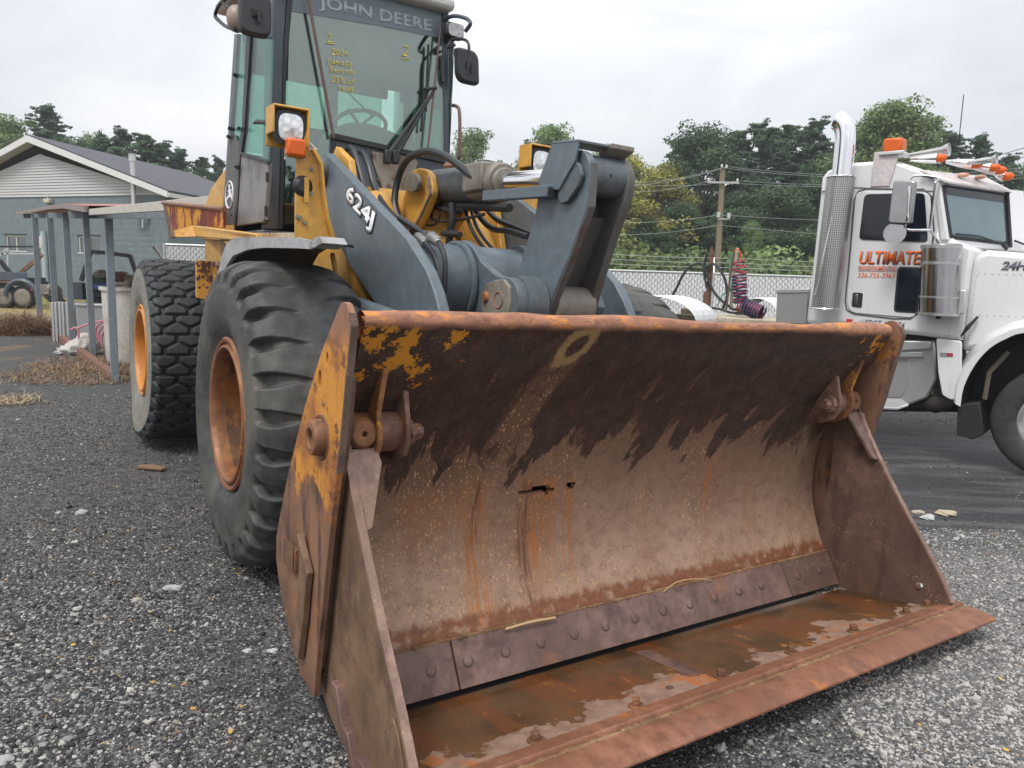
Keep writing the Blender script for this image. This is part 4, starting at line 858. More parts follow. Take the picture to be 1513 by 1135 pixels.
# outlined leaping-deer badge on the rear quarter panel
bd = MB(); oval = [(339+5.5*math.cos(a)*(1 if 1 else 0)+(y_*-.03), 288+y_) for a, y_ in ((a, 20*math.sin(a)) for a in np.arange(20)*2*math.pi/20)]
ov = pp(oval, 1, YS-.010); bd.tube(ov+[ov[0]], .006, 6); bd.build('badge_ring', M['white_print'], rq)
deer = [(338, 271), (340, 275), (339, 279), (342, 280), (341, 284), (342, 288), (343, 292), (345, 297), (342, 295), (341, 292), (340, 291), (337, 293), (334, 298), (334, 294), (337, 289), (338, 284), (336, 283), (338, 280), (337, 275)]
MB().prism(pp(deer, 1, YS-.009), (0, .003, 0)).build('badge_deer', M['white_print'], rq)
# front: cowl under the windshield and lower corner glass
Z1 = P(495, 203, 0, XF)
cw = plate('cowl', [(495, 208), (497, 204), (655, 240), (662, 250), (662, 330), (500, 330), (488, 320), (488, 235)], 0, XF-.01, -.03, M['pillarc'], cabo, .004)
plate('cowl_rail', [(490, 197), (496, 197), (658, 234), (658, 241), (496, 206), (490, 206)], 0, XF+.015, -.03, M['black'], cabo, .004)
MB().prism(pp([(489, 200), (496, 204), (497, 235), (487, 240)], 0, XF+.004), (-.06, 0, 0)).build('cowl_side', M['black'], cabo)
hp = plate('access_panel', [(550, 224), (565, 226), (610, 232), (618, 240), (604, 275), (590, 298), (572, 296), (562, 270), (552, 240)], 0, XF+.004, -.01, paint('tan_scuffed_panel', (.30, .27, .22), .6, (.10, .06, .04), dk=.6, rust=.25), cabo, .002)
for x, y in ((552, 229), (559, 265), (574, 274), (582, 262), (590, 234)): MB().bolt(P(x, y, 0, XF+.004), (1, 0, 0), .014, .012, 8).build('panel_bolt', M['rust'], hp)
plate('windshield', [(436, -40), (652, 16), (656, 240), (497, 206), (491, 199), (489, 325), (420, 332), (427, 60)], 0, XF-.004, -.01, M['cabglass'], cabo, 0)
plate('visor_band', [(436, -40), (652, 16), (653, 57), (560, 38), (452, 20), (430, 16)], 0, XF-.001, -.001, plain('grey_visor_band', (.15, .19, .215), .3), cabo, 0)
text('JOHN DEERE', M['ghost_print'], cabo, P(471, 17, 0, XF+.0008), P(638, 52, 0, XF+.0008)-P(471, 17, 0, XF+.0008), P(471, 0, 0, XF)-P(471, 17, 0, XF), np.linalg.norm(P(638, 52, 0, XF)-P(471, 17, 0, XF)), .105, .001, 'windshield_lettering', 0, .022)
def pen(b, x, y, x2, y2, h):
    a_ = P(x, y, 0, XF+.003); text(b, M['yellow_pen'], cabo, a_, P(x2, y2, 0, XF+.003)-a_, np.array([0, 0, 1.]), np.linalg.norm(P(x2, y2, 0, XF+.003)-a_), h, .0008, 'pen_writing', .15, -.012)
pen('2.', 484, 62, 493, 63, .055); pen('2004', 490, 81, 515, 84, .042); pen('DAMAGE', 484, 96, 521, 100, .036); pen('Exceeds', 488, 107, 524, 110, .036); pen('25% of', 490, 121, 524, 126, .040); pen('VALUE', 501, 135, 523, 138, .040); pen('2', 595, 82, 603, 84, .075)
MB().tube([P(482, 64, 0, XF+.003), P(496, 65, 0, XF+.003)], .003, 5).tube([P(594, 87, 0, XF+.003), P(606, 88, 0, XF+.003)], .003, 5).tube([P(484, 86, 0, XF+.003), P(520, 98, 0, XF+.003)][:1]+[P(484, 87, 0, XF+.003)], .002, 5).build('pen_underline', M['yellow_pen'], cabo)
# roof
MB().prism([(XF+.10, YN-.05, 3.375), (XF+.10, YF-.06, 3.375), (XF+.10, YF-.06, 3.46), (XF+.10, YN-.05, 3.46)], (-1.35, 0, 0)).build('cab_roof', plain('off_white_roof', (.50, .50, .48), .5), cabo, .03)
MB().prism([(-1.60, -.62, 2.80), (-1.60, -.62, 3.32), (-2.5, -.62, 3.32), (-2.5, -.62, 3.16)], (0, 1.22, 0)).build('roof_lining', M['cabin'], cabo)
MB().tube(pp([(322, 30), (318, 22), (325, 6), (342, -8)], 1, YN-.12), .013, 8, 5).tube(pp([(318, 25), (332, 38), (348, 44)], 1, YN-.12), .013, 8, 4).tube(pp([(330, 4), (345, 16)], 1, YN-.12), .010, 8).build('roof_guard', M['black'], cabo)
MB().ball(P(350, 28, 1, YN-.1), .07, 12, (1, 1, 1.3)).build('rear_lamp', plain('rust_tinted_lamp', (.30, .22, .18), .4), cabo)
# mirrors
def mirror(x0, y0, x1, y1, x, parent, skew=0):
    c = P((x0+x1)/2, (y0+y1)/2, 0, x); a_ = P(x0, y0, 0, x); b_ = P(x1, y1, 0, x)
    hw, hh = abs(b_[1]-a_[1])/2, abs(b_[2]-a_[2])/2; Rg = []
    for dx_, k in ((.0, .90), (.015, 1.), (.05, .97), (.065, .85)):
        Rg.append([c+np.array([dx_, hw*k*np.sign(math.cos(t_))*abs(math.cos(t_))**.42+skew*hh*math.sin(t_), hh*k*np.sign(math.sin(t_))*abs(math.sin(t_))**.42]) for t_ in np.arange(40)*2*math.pi/40])
    o = MB().rings(Rg).build('mirror', plain('mirror_shell', (.035, .038, .042), .5, bump=.3, sc=80), parent)
    MB().box(c+[.072, 0, 0], (.012, hw*.55, hh*.42)).box(c+[.08, 0, 0], (.02, hw*.25, hh*.30)).build('mirror_clamp', M['dark'], o, .004)
    MB().tube([c+[.09, hw*.1, hh*.1], c+[.09, hw*.12, -hh*.45]], .010, 8).build('mirror_stem', M['black'], o)
    return o
mirror(351, -14, 398, 62, -1.25, cabo)
mirror(671, 71, 702, 129, -1.35, cabo, -.22)
hose([(648, 45), (652, 34), (668, 24), (688, 27), (695, 35), (688, 46)], .56, .014, 'cabgrey', 'lamp_guard', 1, cabo)
hose([(650, 100), (650, 70), (656, 62), (680, 58), (692, 64), (692, 90), (690, 118)], .57, .010, 'black', 'mirror_arm', 1, cabo)
hose([(651, 100), (655, 122)], .57, .010, 'black', 'mirror_arm', 1, cabo)
wl = P(673, 45, 0, XF+.10)
lw = MB().box(wl+[-.03, 0, 0], (.08, .155, .115)).build('work_lamp', M['black'], cabo, .03)
MB().rings([[wl+np.array([.012, .062*k*np.sign(math.cos(a))*abs(math.cos(a))**.6, .045*k*np.sign(math.sin(a))*abs(math.sin(a))**.6]) for a in np.arange(24)*2*math.pi/24] for k in (1, .6, .05)]).build('lamp_lens', M['lensg'], lw)
MB().tube([wl+[0, -.02, -.06], wl+[0, -.06, -.13], wl+[0, .0, -.1]], .012, 6, 3).build('lamp_cable', M['black'], lw)
hose([(665, 156), (674, 157), (679, 168), (679, 225), (676, 236)], .70, .013, 'brown_bar', 'grab_rail', 1, cabo)
# rods beside the glass and the wipers
MB().tube([P(455, -5, 0, XF+.05), P(493, 203, 0, XF+.05)], .011, 8).build('guard_rod', M['brown_bar'], cabo)
MB().tube([P(651, 40, 0, XF+.05), P(632, 222, 0, XF+.05)], .008, 8).build('guard_rod', M['brown_bar'], cabo)
def wiper(a1, b1, c1, d1):
    o = MB().tube([P(*a1, 0, XF+.06), P(*b1, 0, XF+.05)], [.020, .007], 8).build('wiper_arm', M['black'], cabo)
    MB().box(P(*a1, 0, XF+.06), (.05, .05, .10)).build('wiper_pivot', M['black'], o, .012)
    MB().beam(P(*c1, 0, XF+.03), P(*d1, 0, XF+.03), .012, .014).build('wiper_blade', M['black'], o)
wiper((572, 232), (640, 135), (633, 66), (629, 165)); wiper((584, 232), (645, 128), (627, 130), (622, 195))
MB().tube([P(629, 132, 0, XF+.06), P(645, 130, 0, XF+.06)], .012, 6).build('wiper_link', M['black'], cabo)
MB().tube([P(502, 125, 0, XF-.15), P(548, 170, 0, XF-.15)], .006, 6).build('inner_rod', M['black'], cabo)
# interior
sw = P(532, 186, 0, XF-.46); 
rg = [sw+np.array([.15*math.sin(a), .20*math.cos(a), .085*math.sin(a)]) for a in np.arange(33)*2*math.pi/32]
MB().tube(rg, .016, 8).tube([sw, sw+[.0, .0, -.16]], .02, 6).tube([sw, sw+[.03, .11, .1]], .012, 6).tube([sw, sw+[.03, -.11, .1]], .012, 6).build('steering_wheel', M['cabgrey'], cabo)
MB().prism([P(x, y, 0, -1.52) for x, y in rr([(494, 215), (497, 196), (508, 182), (530, 180), (560, 186), (592, 200), (640, 226), (640, 245), (494, 230)], 8)], (-.35, 0, 0)).build('dashboard', M['dash'], cabo, .01)
MB().box((-2.15, -.1, 2.05), (.5, .5, .14)).box((-2.38, -.1, 2.33), (.12, .42, .52)).build('seat', M['seat'], cabo, .05)
MB().box((XB+.02, .10, 2.6), (.04, .12, 1.2)).box((XB+.02, 0, 3.1), (.04, 1.2, .30)).box((-2.1, YF-.06, 2.55), (.12, .05, 1.3)).build('rear_window_frame', M['cabin'], cabo, .02)
MB().box((XB+.01, -.05, 2.76), (.01, 1.2, .80)).build('rear_glass', M['cabglass'], cabo, 0)
MB().box((-2.0, YF, 2.5), (1.05, .01, 1.5)).build('far_side_glass', M['cabglass'], cabo, 0)
MB().box((-2.0, 0, 1.95), (1.0, 1.2, .1)).build('cab_floor', M['cabin'], cabo)
MB().box((-1.52, .35, 2.0), (.03, .5, .5)).build('front_bulkhead', M['cabin'], cabo)
# ------------------------------------------------------------------ rear frame, platform, hood
MB().box((-2.6, 0, 1.0), (2.3, .9, .6)).build('rear_frame', M['yellow_dirty'], loader, .02)
MB().box((-1.35, 0, 1.62), (.3, 1.3, .12)).build('cab_mount', M['yellow_dirty'], loader, .01)
plate('sill_plate', [(378, 344), (436, 344), (436, 355), (378, 357)], 1, -.80, .03, paint('worn_cream_sill', (.42, .38, .28), .5, (.2, .08, .03), dk=.5, rust=.4), loader, .003)
plat = plate('platform', [(284, 333), (378, 345), (379, 358), (290, 350), (287, 344)], 1, -1.00, .04, M['yellow'], loader, .006)
pe = P(284, 333, 1, -1.0); pf = P(256, 341, 0, pe[0]-.02)
MB().prism([P(284, 333, 1, -1.0), P(290, 350, 1, -1.0), P(258, 351, 0, pe[0]+.0), P(256, 341, 0, pe[0]+.0)], (.03, 0, 0)).build('platform_end', M['yellow_dirty'], plat, .004)
MB().prism([P(284, 334, 1, -1.0)+[0, 0, -.006], P(378, 346, 1, -1.0)+[0, 0, -.006], P(378, 346, 1, -1.0)+[0, .35, -.006], P(284, 334, 1, -1.0)+[0, .35, -.006]], (0, 0, -.02)).build('platform_deck', M['yellow_dirty'], plat)
arc = pp([(296, 352), (310, 360), (322, 372), (328, 384), (336, 386), (349, 384), (344, 372), (334, 356)], 1, -.93)
MB().prism(arc, (0, .03, 0)).build('platform_bracket', M['yellow_dirty'], plat, .003)
MB().prism(pp([(330, 356), (352, 357), (367, 358), (350, 380), (345, 378)], 1, -.98), (0, .02, 0)).build('platform_gusset', M['yellow'], plat, .003)
rb = plate('side_box', [(312, 386), (350, 388), (336, 430), (325, 448), (312, 446)], 1, -.98, .10, paint('flaking_yellow_box', (.60, .29, .03), .45, (.08, .03, .02), dk=.5, rust=.75, rustc=(.07, .03, .02)), loader, .006)
xb_ = P(312, 386, 1, -.98)
MB().prism([P(290, 384, 0, xb_[0]), P(312, 386, 0, xb_[0]), P(312, 446, 0, xb_[0]), P(291, 440, 0, xb_[0])], (-.05, 0, 0)).build('box_end', paint('peeling_yellow_end', (.60, .31, .06), .45, (.08, .03, .02), dk=.4, rust=.7, rustc=(.08, .03, .02)), rb, .004)
MB().ball(P(323, 392, 1, -1.0), .022, 8).build('box_knob', M['rust'], rb)
# rusty orange rear guard above the wheel
gp = plate('rear_guard', [(242, 300), (331, 309), (330, 337), (286, 333), (256, 341), (248, 331)], 1, -.90, .015, M['flame_rust'], loader, .003)
plate('guard_edge', [(240, 299), (244, 300), (258, 350), (250, 352)], 1, -.905, .03, M['rust'], gp, .002)
MB().tube(pp([(241, 300), (331, 309)], 1, -.90), .018, 8).build('guard_lip', M['rust_lip'], gp)
# engine hood
hp_ = [(296, 264), (300, 259), (322, 243), (334, 236), (334, 330), (334, 384), (296, 384), (296, 300)]
XH = -2.95
hd = MB().prism([P(x, y, 1, -.60) for x, y in hp_] if 0 else [(-2.62, -.60, 1.3), (-2.62, -.60, 2.34), (-3.1, -.60, 2.30), (-3.75, -.60, 2.16), (-3.98, -.60, 2.02), (-3.98, -.60, 1.3)], (0, 1.2, 0)).build('engine_hood', paint('faded_yellow_hood', (.60, .32, .06), .45, (.14, .10, .07), dk=.2, streak=.2), loader, .02)
# ================================================================== GROUND
def ground_mat():
    t = NT('dark_gravel_ground'); o = t.obj(); s = t.sep(o); x, y = s[0], s[1]
    n0 = t.noise(.35, 5, o); n1 = t.noise(1.6, 6, o); n2 = t.noise(11, 6, o, .65); n3 = t.noise(70, 4, o, .6)
    base = t.mix(t.ss(n2, .3, .72), (.036, .036, .038), (.11, .107, .105))
    base = t.mix(t.math('MULTIPLY', t.ss(n1, .48, .66), .5), base, (.085, .078, .070))
    # chips, several sizes
    for sc, lo, hi, k, c in ((95, .5, .28, .8, (.30, .29, .28)), (48, .42, .25, .8, (.24, .235, .225)), (26, .36, .22, .65, (.16, .16, .165)), (60, .5, .3, .7, (.02, .02, .023))):
        v = t.vor(sc, t.map(o, loc=(sc, 2, 1))); cell = t.vor(sc, t.map(o, loc=(sc, 2, 1)), 'Color')
        m = t.math('MULTIPLY', t.ss(v, lo, hi), t.math('GREATER_THAN', t.sep(cell)[0], .62)); base = t.mix(t.math('MULTIPLY', m, k), base, t.mix(t.sep(cell)[1], sc_(c, .55), sc_(c, 1.25)))
    # paler gravel front right
    pal = t.math('MULTIPLY', t.ss(t.math('ADD', x, t.math('MULTIPLY', n1, 1.2)), 1.2, 2.6), t.ss(t.math('ADD', y, t.math('MULTIPLY', n1, .8)), 4.9, 4.2))
    base = t.mix(t.math('MULTIPLY', pal, .55), base, t.mix(n3, (.10, .10, .10), (.40, .38, .36)))
    # smooth tarry track the lorry stands on
    tr = t.math('MULTIPLY', t.ss(x, .9, 2.2), t.math('MULTIPLY', t.ss(t.math('ADD', y, t.math('MULTIPLY', n1, 1.5)), 4.4, 5.6), t.ss(t.math('ADD', y, n1), 8.6, 7.6)))
    tcol = t.mix(t.ss(t.noise(2, 6, t.map(o, (.4, 2.2, 1))), .42, .66), (.026, .027, .031), (.095, .095, .10))
    tcol = t.mix(t.math('MULTIPLY', t.ss(t.noise(3, 6, t.map(o, (.5, 2.5, 1), loc=(3, 3, 3)), .7), .64, .72), .5), tcol, (.30, .30, .30))
    base = t.mix(t.math('MULTIPLY', tr, .85), base, tcol)
    far = t.ss(t.math('ADD', y, t.math('MULTIPLY', n0, 6)), 10.5, 12.5); far = t.math('MULTIPLY', far, .55)
    base = t.mix(far, base, (.10, .10, .098))
    # dry grass and pale grit bands far left
    gr = t.ss(t.math('ADD', y, t.math('MULTIPLY', n1, 3)), 21.0, 22.5); grit = t.ss(t.math('ADD', y, t.math('MULTIPLY', n1, 2)), 18.2, 19)
    base = t.mix(grit, base, t.mix(n3, (.22, .21, .18), (.42, .40, .35)))
    gc = t.mix(t.ss(t.noise(.5, 5, o), .42, .6), (.36, .27, .12), (.22, .25, .07)); gc = t.mix(t.ss(n2, .3, .7), sc_((.25, .2, .09), 1), gc)
    base = t.mix(gr, base, gc)
    st = t.math('MULTIPLY', t.ss(t.noise(1.1, 5, t.map(o, loc=(5, 5, 0))), .56, .66), t.math('MULTIPLY', t.ss(x, -4.3, -6), t.ss(y, 8, 10)))
    base = t.mix(t.math('MULTIPLY', st, .7), base, (.24, .17, .09))
    rg = t.math('SUBTRACT', .9, t.math('MULTIPLY', tr, .32))
    h = t.math('ADD', t.math('MULTIPLY', n2, 1.4), t.math('ADD', n3, t.math('MULTIPLY', t.ss(t.vor(60, o), .5, .2), .8)))
    b = t.n('ShaderNodeBump'); t.put(b.inputs['Height'], h); t.put(b.inputs['Strength'], t.math('SUBTRACT', .9, t.math('MULTIPLY', tr, .5))); b.inputs['Distance'].default_value = .014
    return t.fin(base, rg, 0, b.outputs[0], .35)
MB().box((0, 120, -.5), (900, 700, 1.0)).build('ground', ground_mat(), None, kind='structure')
def gn_scatter(name, pts, scale, rot, tint, mat, **k):
    me = bpy.data.meshes.new(name); me.from_pydata([tuple(p) for p in pts], [], [])
    for an, ty, arr in (('sc', 'FLOAT_VECTOR', scale), ('ro', 'FLOAT_VECTOR', rot), ('tint', 'FLOAT', tint)):
        a = me.attributes.new(an, ty, 'POINT'); a.data.foreach_set('vector' if ty == 'FLOAT_VECTOR' else 'value', np.ascontiguousarray(arr, dtype=np.float32).ravel())
    me.materials.append(mat)
    o = bpy.data.objects.new(name, me); COL.objects.link(o)
    g = bpy.data.node_groups.new(name, 'GeometryNodeTree')
    g.interface.new_socket('Geometry', in_out='INPUT', socket_type='NodeSocketGeometry'); g.interface.new_socket('Geometry', in_out='OUTPUT', socket_type='NodeSocketGeometry')
    N = g.nodes.new; Lk = g.links.new; gi = N('NodeGroupInput'); go = N('NodeGroupOutput')
    ic = N('GeometryNodeMeshIcoSphere'); ic.inputs['Radius'].default_value = 1; ic.inputs['Subdivisions'].default_value = 2
    sp = N('GeometryNodeSetPosition'); nz = N('ShaderNodeTexNoise'); nz.inputs['Scale'].default_value = .9; nz.inputs['Detail'].default_value = 1
    sb = N('ShaderNodeVectorMath'); sb.operation = 'SUBTRACT'; sb.inputs[1].default_value = (.5, .5, .5); ml = N('ShaderNodeVectorMath'); ml.operation = 'SCALE'; ml.inputs['Scale'].default_value = 1.7
    Lk(nz.outputs['Color'], sb.inputs[0]); Lk(sb.outputs[0], ml.inputs[0]); Lk(ic.outputs['Mesh'], sp.inputs['Geometry']); Lk(ml.outputs[0], sp.inputs['Offset'])
    sm = N('GeometryNodeSetMaterial'); sm.inputs['Material'].default_value = mat; Lk(sp.outputs[0], sm.inputs['Geometry'])
    ip = N('GeometryNodeInstanceOnPoints'); Lk(gi.outputs[0], ip.inputs['Points']); Lk(sm.outputs[0], ip.inputs['Instance'])
    a1 = N('GeometryNodeInputNamedAttribute'); a1.data_type = 'FLOAT_VECTOR'; a1.inputs['Name'].default_value = 'sc'; Lk(a1.outputs['Attribute'], ip.inputs['Scale'])
    a2 = N('GeometryNodeInputNamedAttribute'); a2.data_type = 'FLOAT_VECTOR'; a2.inputs['Name'].default_value = 'ro'
    er = N('FunctionNodeEulerToRotation'); Lk(a2.outputs['Attribute'], er.inputs[0]); Lk(er.outputs[0], ip.inputs['Rotation'])
    Lk(ip.outputs[0], go.inputs[0])
    md = o.modifiers.new('scatter', 'NODES'); md.node_group = g
    return props(o, **k)
def pebble_mat():
    t = NT('gravel_stones'); a = t.n('ShaderNodeAttribute', attribute_type='INSTANCER', attribute_name='tint')
    c = t.ramp(a.outputs['Fac'], (0, (.016, .017, .02)), (.42, (.045, .045, .048)), (.62, (.10, .10, .10)), (.80, (.22, .215, .205)), (.93, (.38, .37, .35)), (.985, (.50, .48, .44)), (1., (.42, .26, .10)))
    n = t.noise(2.5, 4); c = t.mix(t.math('MULTIPLY', t.ss(n, .4, .7), .35), c, t.mix(.5, c, (.05, .05, .05)))
    return t.fin(c, .8, 0, t.bump(n, .3, .1), .3)
pm_ = pebble_mat()
def scatter_gravel(n, d0, d1, smin, smax, big=0, name='gravel', tb=0., power=1.7):
    u = rng.random(n); d = d0*(d1/d0)**u
    hx = (rng.random(n)*2-1)*1.25
    X = hx*d; Y = d
    s = smin+(smax-smin)*rng.random(n)**power
    t = rng.random(n)**.85
    patch = np.sin(X*1.7+Y*.6)*np.sin(Y*1.1-X*.5+1)+.6*np.sin(X*4.1+2)*np.sin(Y*3.3+X)
    keep = rng.random(n) < np.clip(.50+.50*patch+.25*np.sin(X*9+Y*3)*np.sin(Y*8-X*5), .06, 1)
    right = (X > 1.2) & (Y < 4.6); t = np.where(right, t*.55+.45, t*.90); t = np.clip(t+tb, 0, .975); t = np.where(rng.random(n) < .004, 1., t)
    track = (X > 1.6) & (Y > 4.8) & (Y < 8.2); keep &= ~(track & (rng.random(n) < .93))
    keep |= right & (rng.random(n) < .6)
    m = keep; X, Y, s, t = X[m], Y[m], s[m], t[m]; k = len(X)
    sc = np.stack([s*(.7+.6*rng.random(k)), s*(.7+.6*rng.random(k)), s*(.35+.35*rng.random(k))], -1)
    ro = np.stack([rng.normal(0, .25, k), rng.normal(0, .25, k), rng.random(k)*6.28], -1)
    P_ = np.stack([X, Y, sc[:, 2]*.25], -1)
    return gn_scatter(name, P_, sc, ro, t, pm_, kind='stuff', label='loose grey and white gravel strewn over the dark yard')
scatter_gravel(460000, 1.35, 8.5, .0022, .0068, tb=.12)
scatter_gravel(40000, 1.35, 11, .006, .014, name='coarse_gravel', power=2.8, tb=.06)
scatter_gravel(1400, 1.5, 14, .009, .018, name='pale_stones', tb=.32, power=2.2)
def stone(px, py, r, c, label, flat=.5):
    p = WORLD.P(px, py, 2, 0.); r *= .8; b = bmesh.new(); bmesh.ops.create_icosphere(b, subdivisions=3, radius=1)
    for v in b.verts:
        f = 1+.22*math.sin(v.co.x*3+px)+.16*math.sin(v.co.y*4+py)+.1*math.sin(v.co.z*7+v.co.x*5); v.co *= f
        v.co = Vector((v.co.x*r*1.25, v.co.y*r, v.co.z*r*flat))
    me = bpy.data.meshes.new('stone'); b.to_mesh(me); b.free(); me.materials.append(plain('stone_surface', sc_(c, .68), .8, bump=.4, sc=60)); o = bpy.data.objects.new('stone', me); COL.objects.link(o)
    o.location = (p[0], p[1], r*flat*.45); return props(o, label, 'stone', 'larger stones on the gravel')
stone(1399, 761, .055, (.60, .50, .36), 'cream coloured broken stone on the track edge right of the bucket')
stone(1370, 767, .045, (.62, .62, .60), 'pale grey stone left of the cream stone by the track')
stone(1356, 758, .035, (.55, .50, .42), 'small tan stone nearest to the bucket side plate')
stone(1296, 1000-15, .028, (.32, .33, .34), 'grey oval stone on gravel beneath the bucket corner')
stone(256, 870, .034, (.55, .54, .52), 'whitish stone in the middle of the left gravel patch')
stone(203, 888, .024, (.50, .46, .38), 'beige stone left of the whitish stone on gravel')
stone(402, 963, .020, (.62, .62, .62), 'white stone right of another beside the bucket foot')
stone(365, 963, .019, (.58, .58, .57), 'white stone left of another near the bucket foot')
stone(122, 759, .036, (.50, .50, .49), 'flat pale stone farther back on the left gravel')
stone(8, 1126, .030, (.45, .46, .47), 'grey stone at the lower left edge of the yard')
# wood splinter
w0, w1 = WORLD.P(201, 692, 2, .012), WORLD.P(244, 695, 2, .012)
MB().prism([w0, w0+[.02, .05, 0], (w0+w1)/2+[0, .06, .006], w1+[0, .02, 0], w1+[-.02, -.02, 0], (w0+w1)/2+[0, -.01, .0]], (0, 0, .016)).build('wood_splinter', plain('weathered_wood', (.20, .12, .07), .8, bump=.3), None, .002, label='brown broken piece of wood lying on the gravel left of the wheels', cat='wood piece')
# yellow fallen leaves
lv = MB()
for i in range(45):
    d = 1.6*(7/1.6)**rng.random(); x = (rng.random()*2-1)*.75*d; a = rng.random()*6.28; r = .006+.006*rng.random()
    n = [np.array([x+r*math.cos(a+q)*(1 if q % 3.14 < .1 else .55), d+r*math.sin(a+q), .016+.004*rng.random()]) for q in (0, 1.2, 1.9, 3.14, 4.3, 5.1)]
    lv.face([lv.addv([p])+0 for p in n])
lv.build('fallen_leaves', plain('yellow_leaf', (.50, .33, .06), .6), None, 0, kind='stuff', label='small yellow leaves fallen on the gravel')
# ================================================================== HOUSE (blue-grey gable building far left)
aB = R(66); HB = Frame(np.array([[math.cos(R(24)), math.sin(R(24))*-1*-1, 0], [0, 0, 0], [0, 0, 1]]), (0, 0, 0))
e1 = np.array([-math.sin(aB), math.cos(aB), 0]); e2 = np.array([math.cos(aB), math.sin(aB), 0])   # e1 along the gable wall to the left, e2 into depth
c0 = WORLD.P(247, 300, 1, 27.0); c0[2] = 0
HB = Frame(np.array([-e1, e2, [0, 0, 1]]).T, c0)      # local x: rightwards along the wall (negative = left), y: depth
house = thing('house', 'low blue-grey block building with white sided gable and dark shingle roof', 'building', HB)
hq = HB.P
eav = hq(247, 287, 1, 0)[2]; pk = hq(58, 212, 1, 0); wl_ = 2*pk[0]
M['bluewall'] = paint('painted_block_wall', (.165, .205, .228), .7, (.22, .245, .25), dk=.4, streak=.2, sc=.5)
# block wall with joints: courses as recessed lines
wz = eav-.02; xl = pk[0]*2
wall = MB()
wins = [hq(8, 349, 1, 0), hq(39, 374, 1, 0), hq(115, 348, 1, 0), hq(148, 374, 1, 0)]
xs = [xl, wins[0][0], wins[1][0], wins[2][0], wins[3][0], 0]; zt, zb = (wins[0][2]+wins[2][2])/2, (wins[1][2]+wins[3][2])/2
for i in range(5):
    a_, b_ = xs[i], xs[i+1]
    if i in (1, 3):
        wall.box(((a_+b_)/2, .1, (zt+wz)/2), (b_-a_, .2, wz-zt)).box(((a_+b_)/2, .1, zb/2), (b_-a_, .2, zb))
    else: wall.box(((a_+b_)/2, .1, wz/2), (b_-a_, .2, wz))
wall.prism([(-.2, .2, 0), (0, .2, 0), (0, .2, wz), (-.2, .2, wz)], (-2.8, 9.75, 0)).box((xl/2, 10, wz/2), (abs(xl), .2, wz))
hw = wall.build('block_wall', M['bluewall'], house, 0)
j = MB()
for k in range(1, int(wz/.2)):
    for i in (0, 2, 4): j.box(((xs[i]+xs[i+1])/2, -.002, k*.2), (xs[i+1]-xs[i]-.01, .006, .007))
j.build('mortar_joints', plain('joint_paint', (.13, .165, .185), .8), hw, 0, kind='stuff')
for i in (1, 3):
    a_, b_ = xs[i], xs[i+1]; f = MB(); zc = (zt+zb)/2; hh = zt-zb
    for dx_ in (a_+.02, (a_+b_)/2, b_-.02): f.box((dx_, .06, zc), (.045, .05, hh))
    f.box(((a_+b_)/2, .06, zt-.02), (b_-a_, .05, .04)).box(((a_+b_)/2, .04, zb+.02), (b_-a_+.06, .12, .04))
    fo = f.build('window', plain('white_window_frame', (.62, .63, .62), .5), house, 0)
    MB().box(((a_+b_)/2, .075, zc), (b_-a_, .01, hh)).build('pane', glass('window_pane', (.35, .4, .42), .25), fo, 0)
    MB().box(((a_+b_)/2+(.2 if i == 1 else -.25), .14, zc-.05), (.35, .02, hh*.7)).build('blind', plain('cream_blind', (.55, .52, .42), .8), fo, 0)
    MB().box(((a_+b_)/2, -.005, zt+.04), (b_-a_+.12, .02, .06)).build('lintel', plain('dark_lintel', (.05, .06, .07), .7), fo, 0)
# siding of the gable: one board each
hgt = pk[2]+.0; nb = 15; sid = plain('white_siding', (.50, .50, .50), .6, var=.04)
z0, z1 = eav-.02, hq(58, 228, 1, 0)[2]
for k in range(nb):
    za, zb2 = z0+(z1-z0)*k/nb, z0+(z1-z0)*(k+1)/nb
    def half(z): return (z1-z)/(z1-z0)*abs(xl/2)
    ha, hb = half(za)-.0, half(zb2)
    if ha < .1: continue
    MB().prism([(xl/2-ha, -.045, za), (xl/2+ha, -.045, za), (xl/2+max(hb, .02), -.012, zb2), (xl/2-max(hb, .02), -.012, zb2)], (0, .05, 0)).build('siding_board', sid, house, 0)
# roof with barge boards and shingle courses
M['shingle'] = paint('dark_shingles', (.085, .085, .10), .85, (.14, .14, .15), dk=.6, streak=.0, sc=1.5)
ov_ = .45; rp = np.array([xl/2, 0, pk[2]+.16]); re = np.array([.55, 0, eav-.02+.0]); le = np.array([xl-.55, 0, eav-.02])
for e_, nm in ((re, 'r'), (le, 'l')):
    ro = MB().prism([rp+[0, -ov_, 0], e_+[0, -ov_, 0], e_+[0, -ov_, .07], rp+[0, -ov_, .08]], (-3.04, 10.57, 0)).build('roof', M['shingle'], house, 0)
    for k in range(16):
        t0 = k/16; a_ = rp+(e_-rp)*(t0+1/16)+np.array([0, -ov_+.02, .085]); b_ = rp+(e_-rp)*t0+np.array([0, -ov_+.02, .092])
        MB().prism([a_, b_, b_+[0, 0, .012], a_+[0, 0, .018]], (-3.02, 10.5, 0)).build('shingle_course', M['shingle'], ro, 0)
    d_ = np.array([0, 0, -.20]); MB().prism([rp+[0, -ov_-.03, .06], e_+[0, -ov_-.03, .06], e_+[0, -ov_-.03, .06]+d_, rp+[0, -ov_-.03, .02]+d_], (0, .03, 0)).build('barge_board', plain('white_trim', (.66, .66, .65), .5), house, 0)
    MB().prism([rp+[0, -ov_, -.12], e_+[0, -ov_, -.12], e_+[0, -ov_, -.14], rp+[0, -ov_, -.14]], (0, ov_, 0)).build('soffit', plain('grey_soffit', (.40, .40, .40), .6), house, 0)
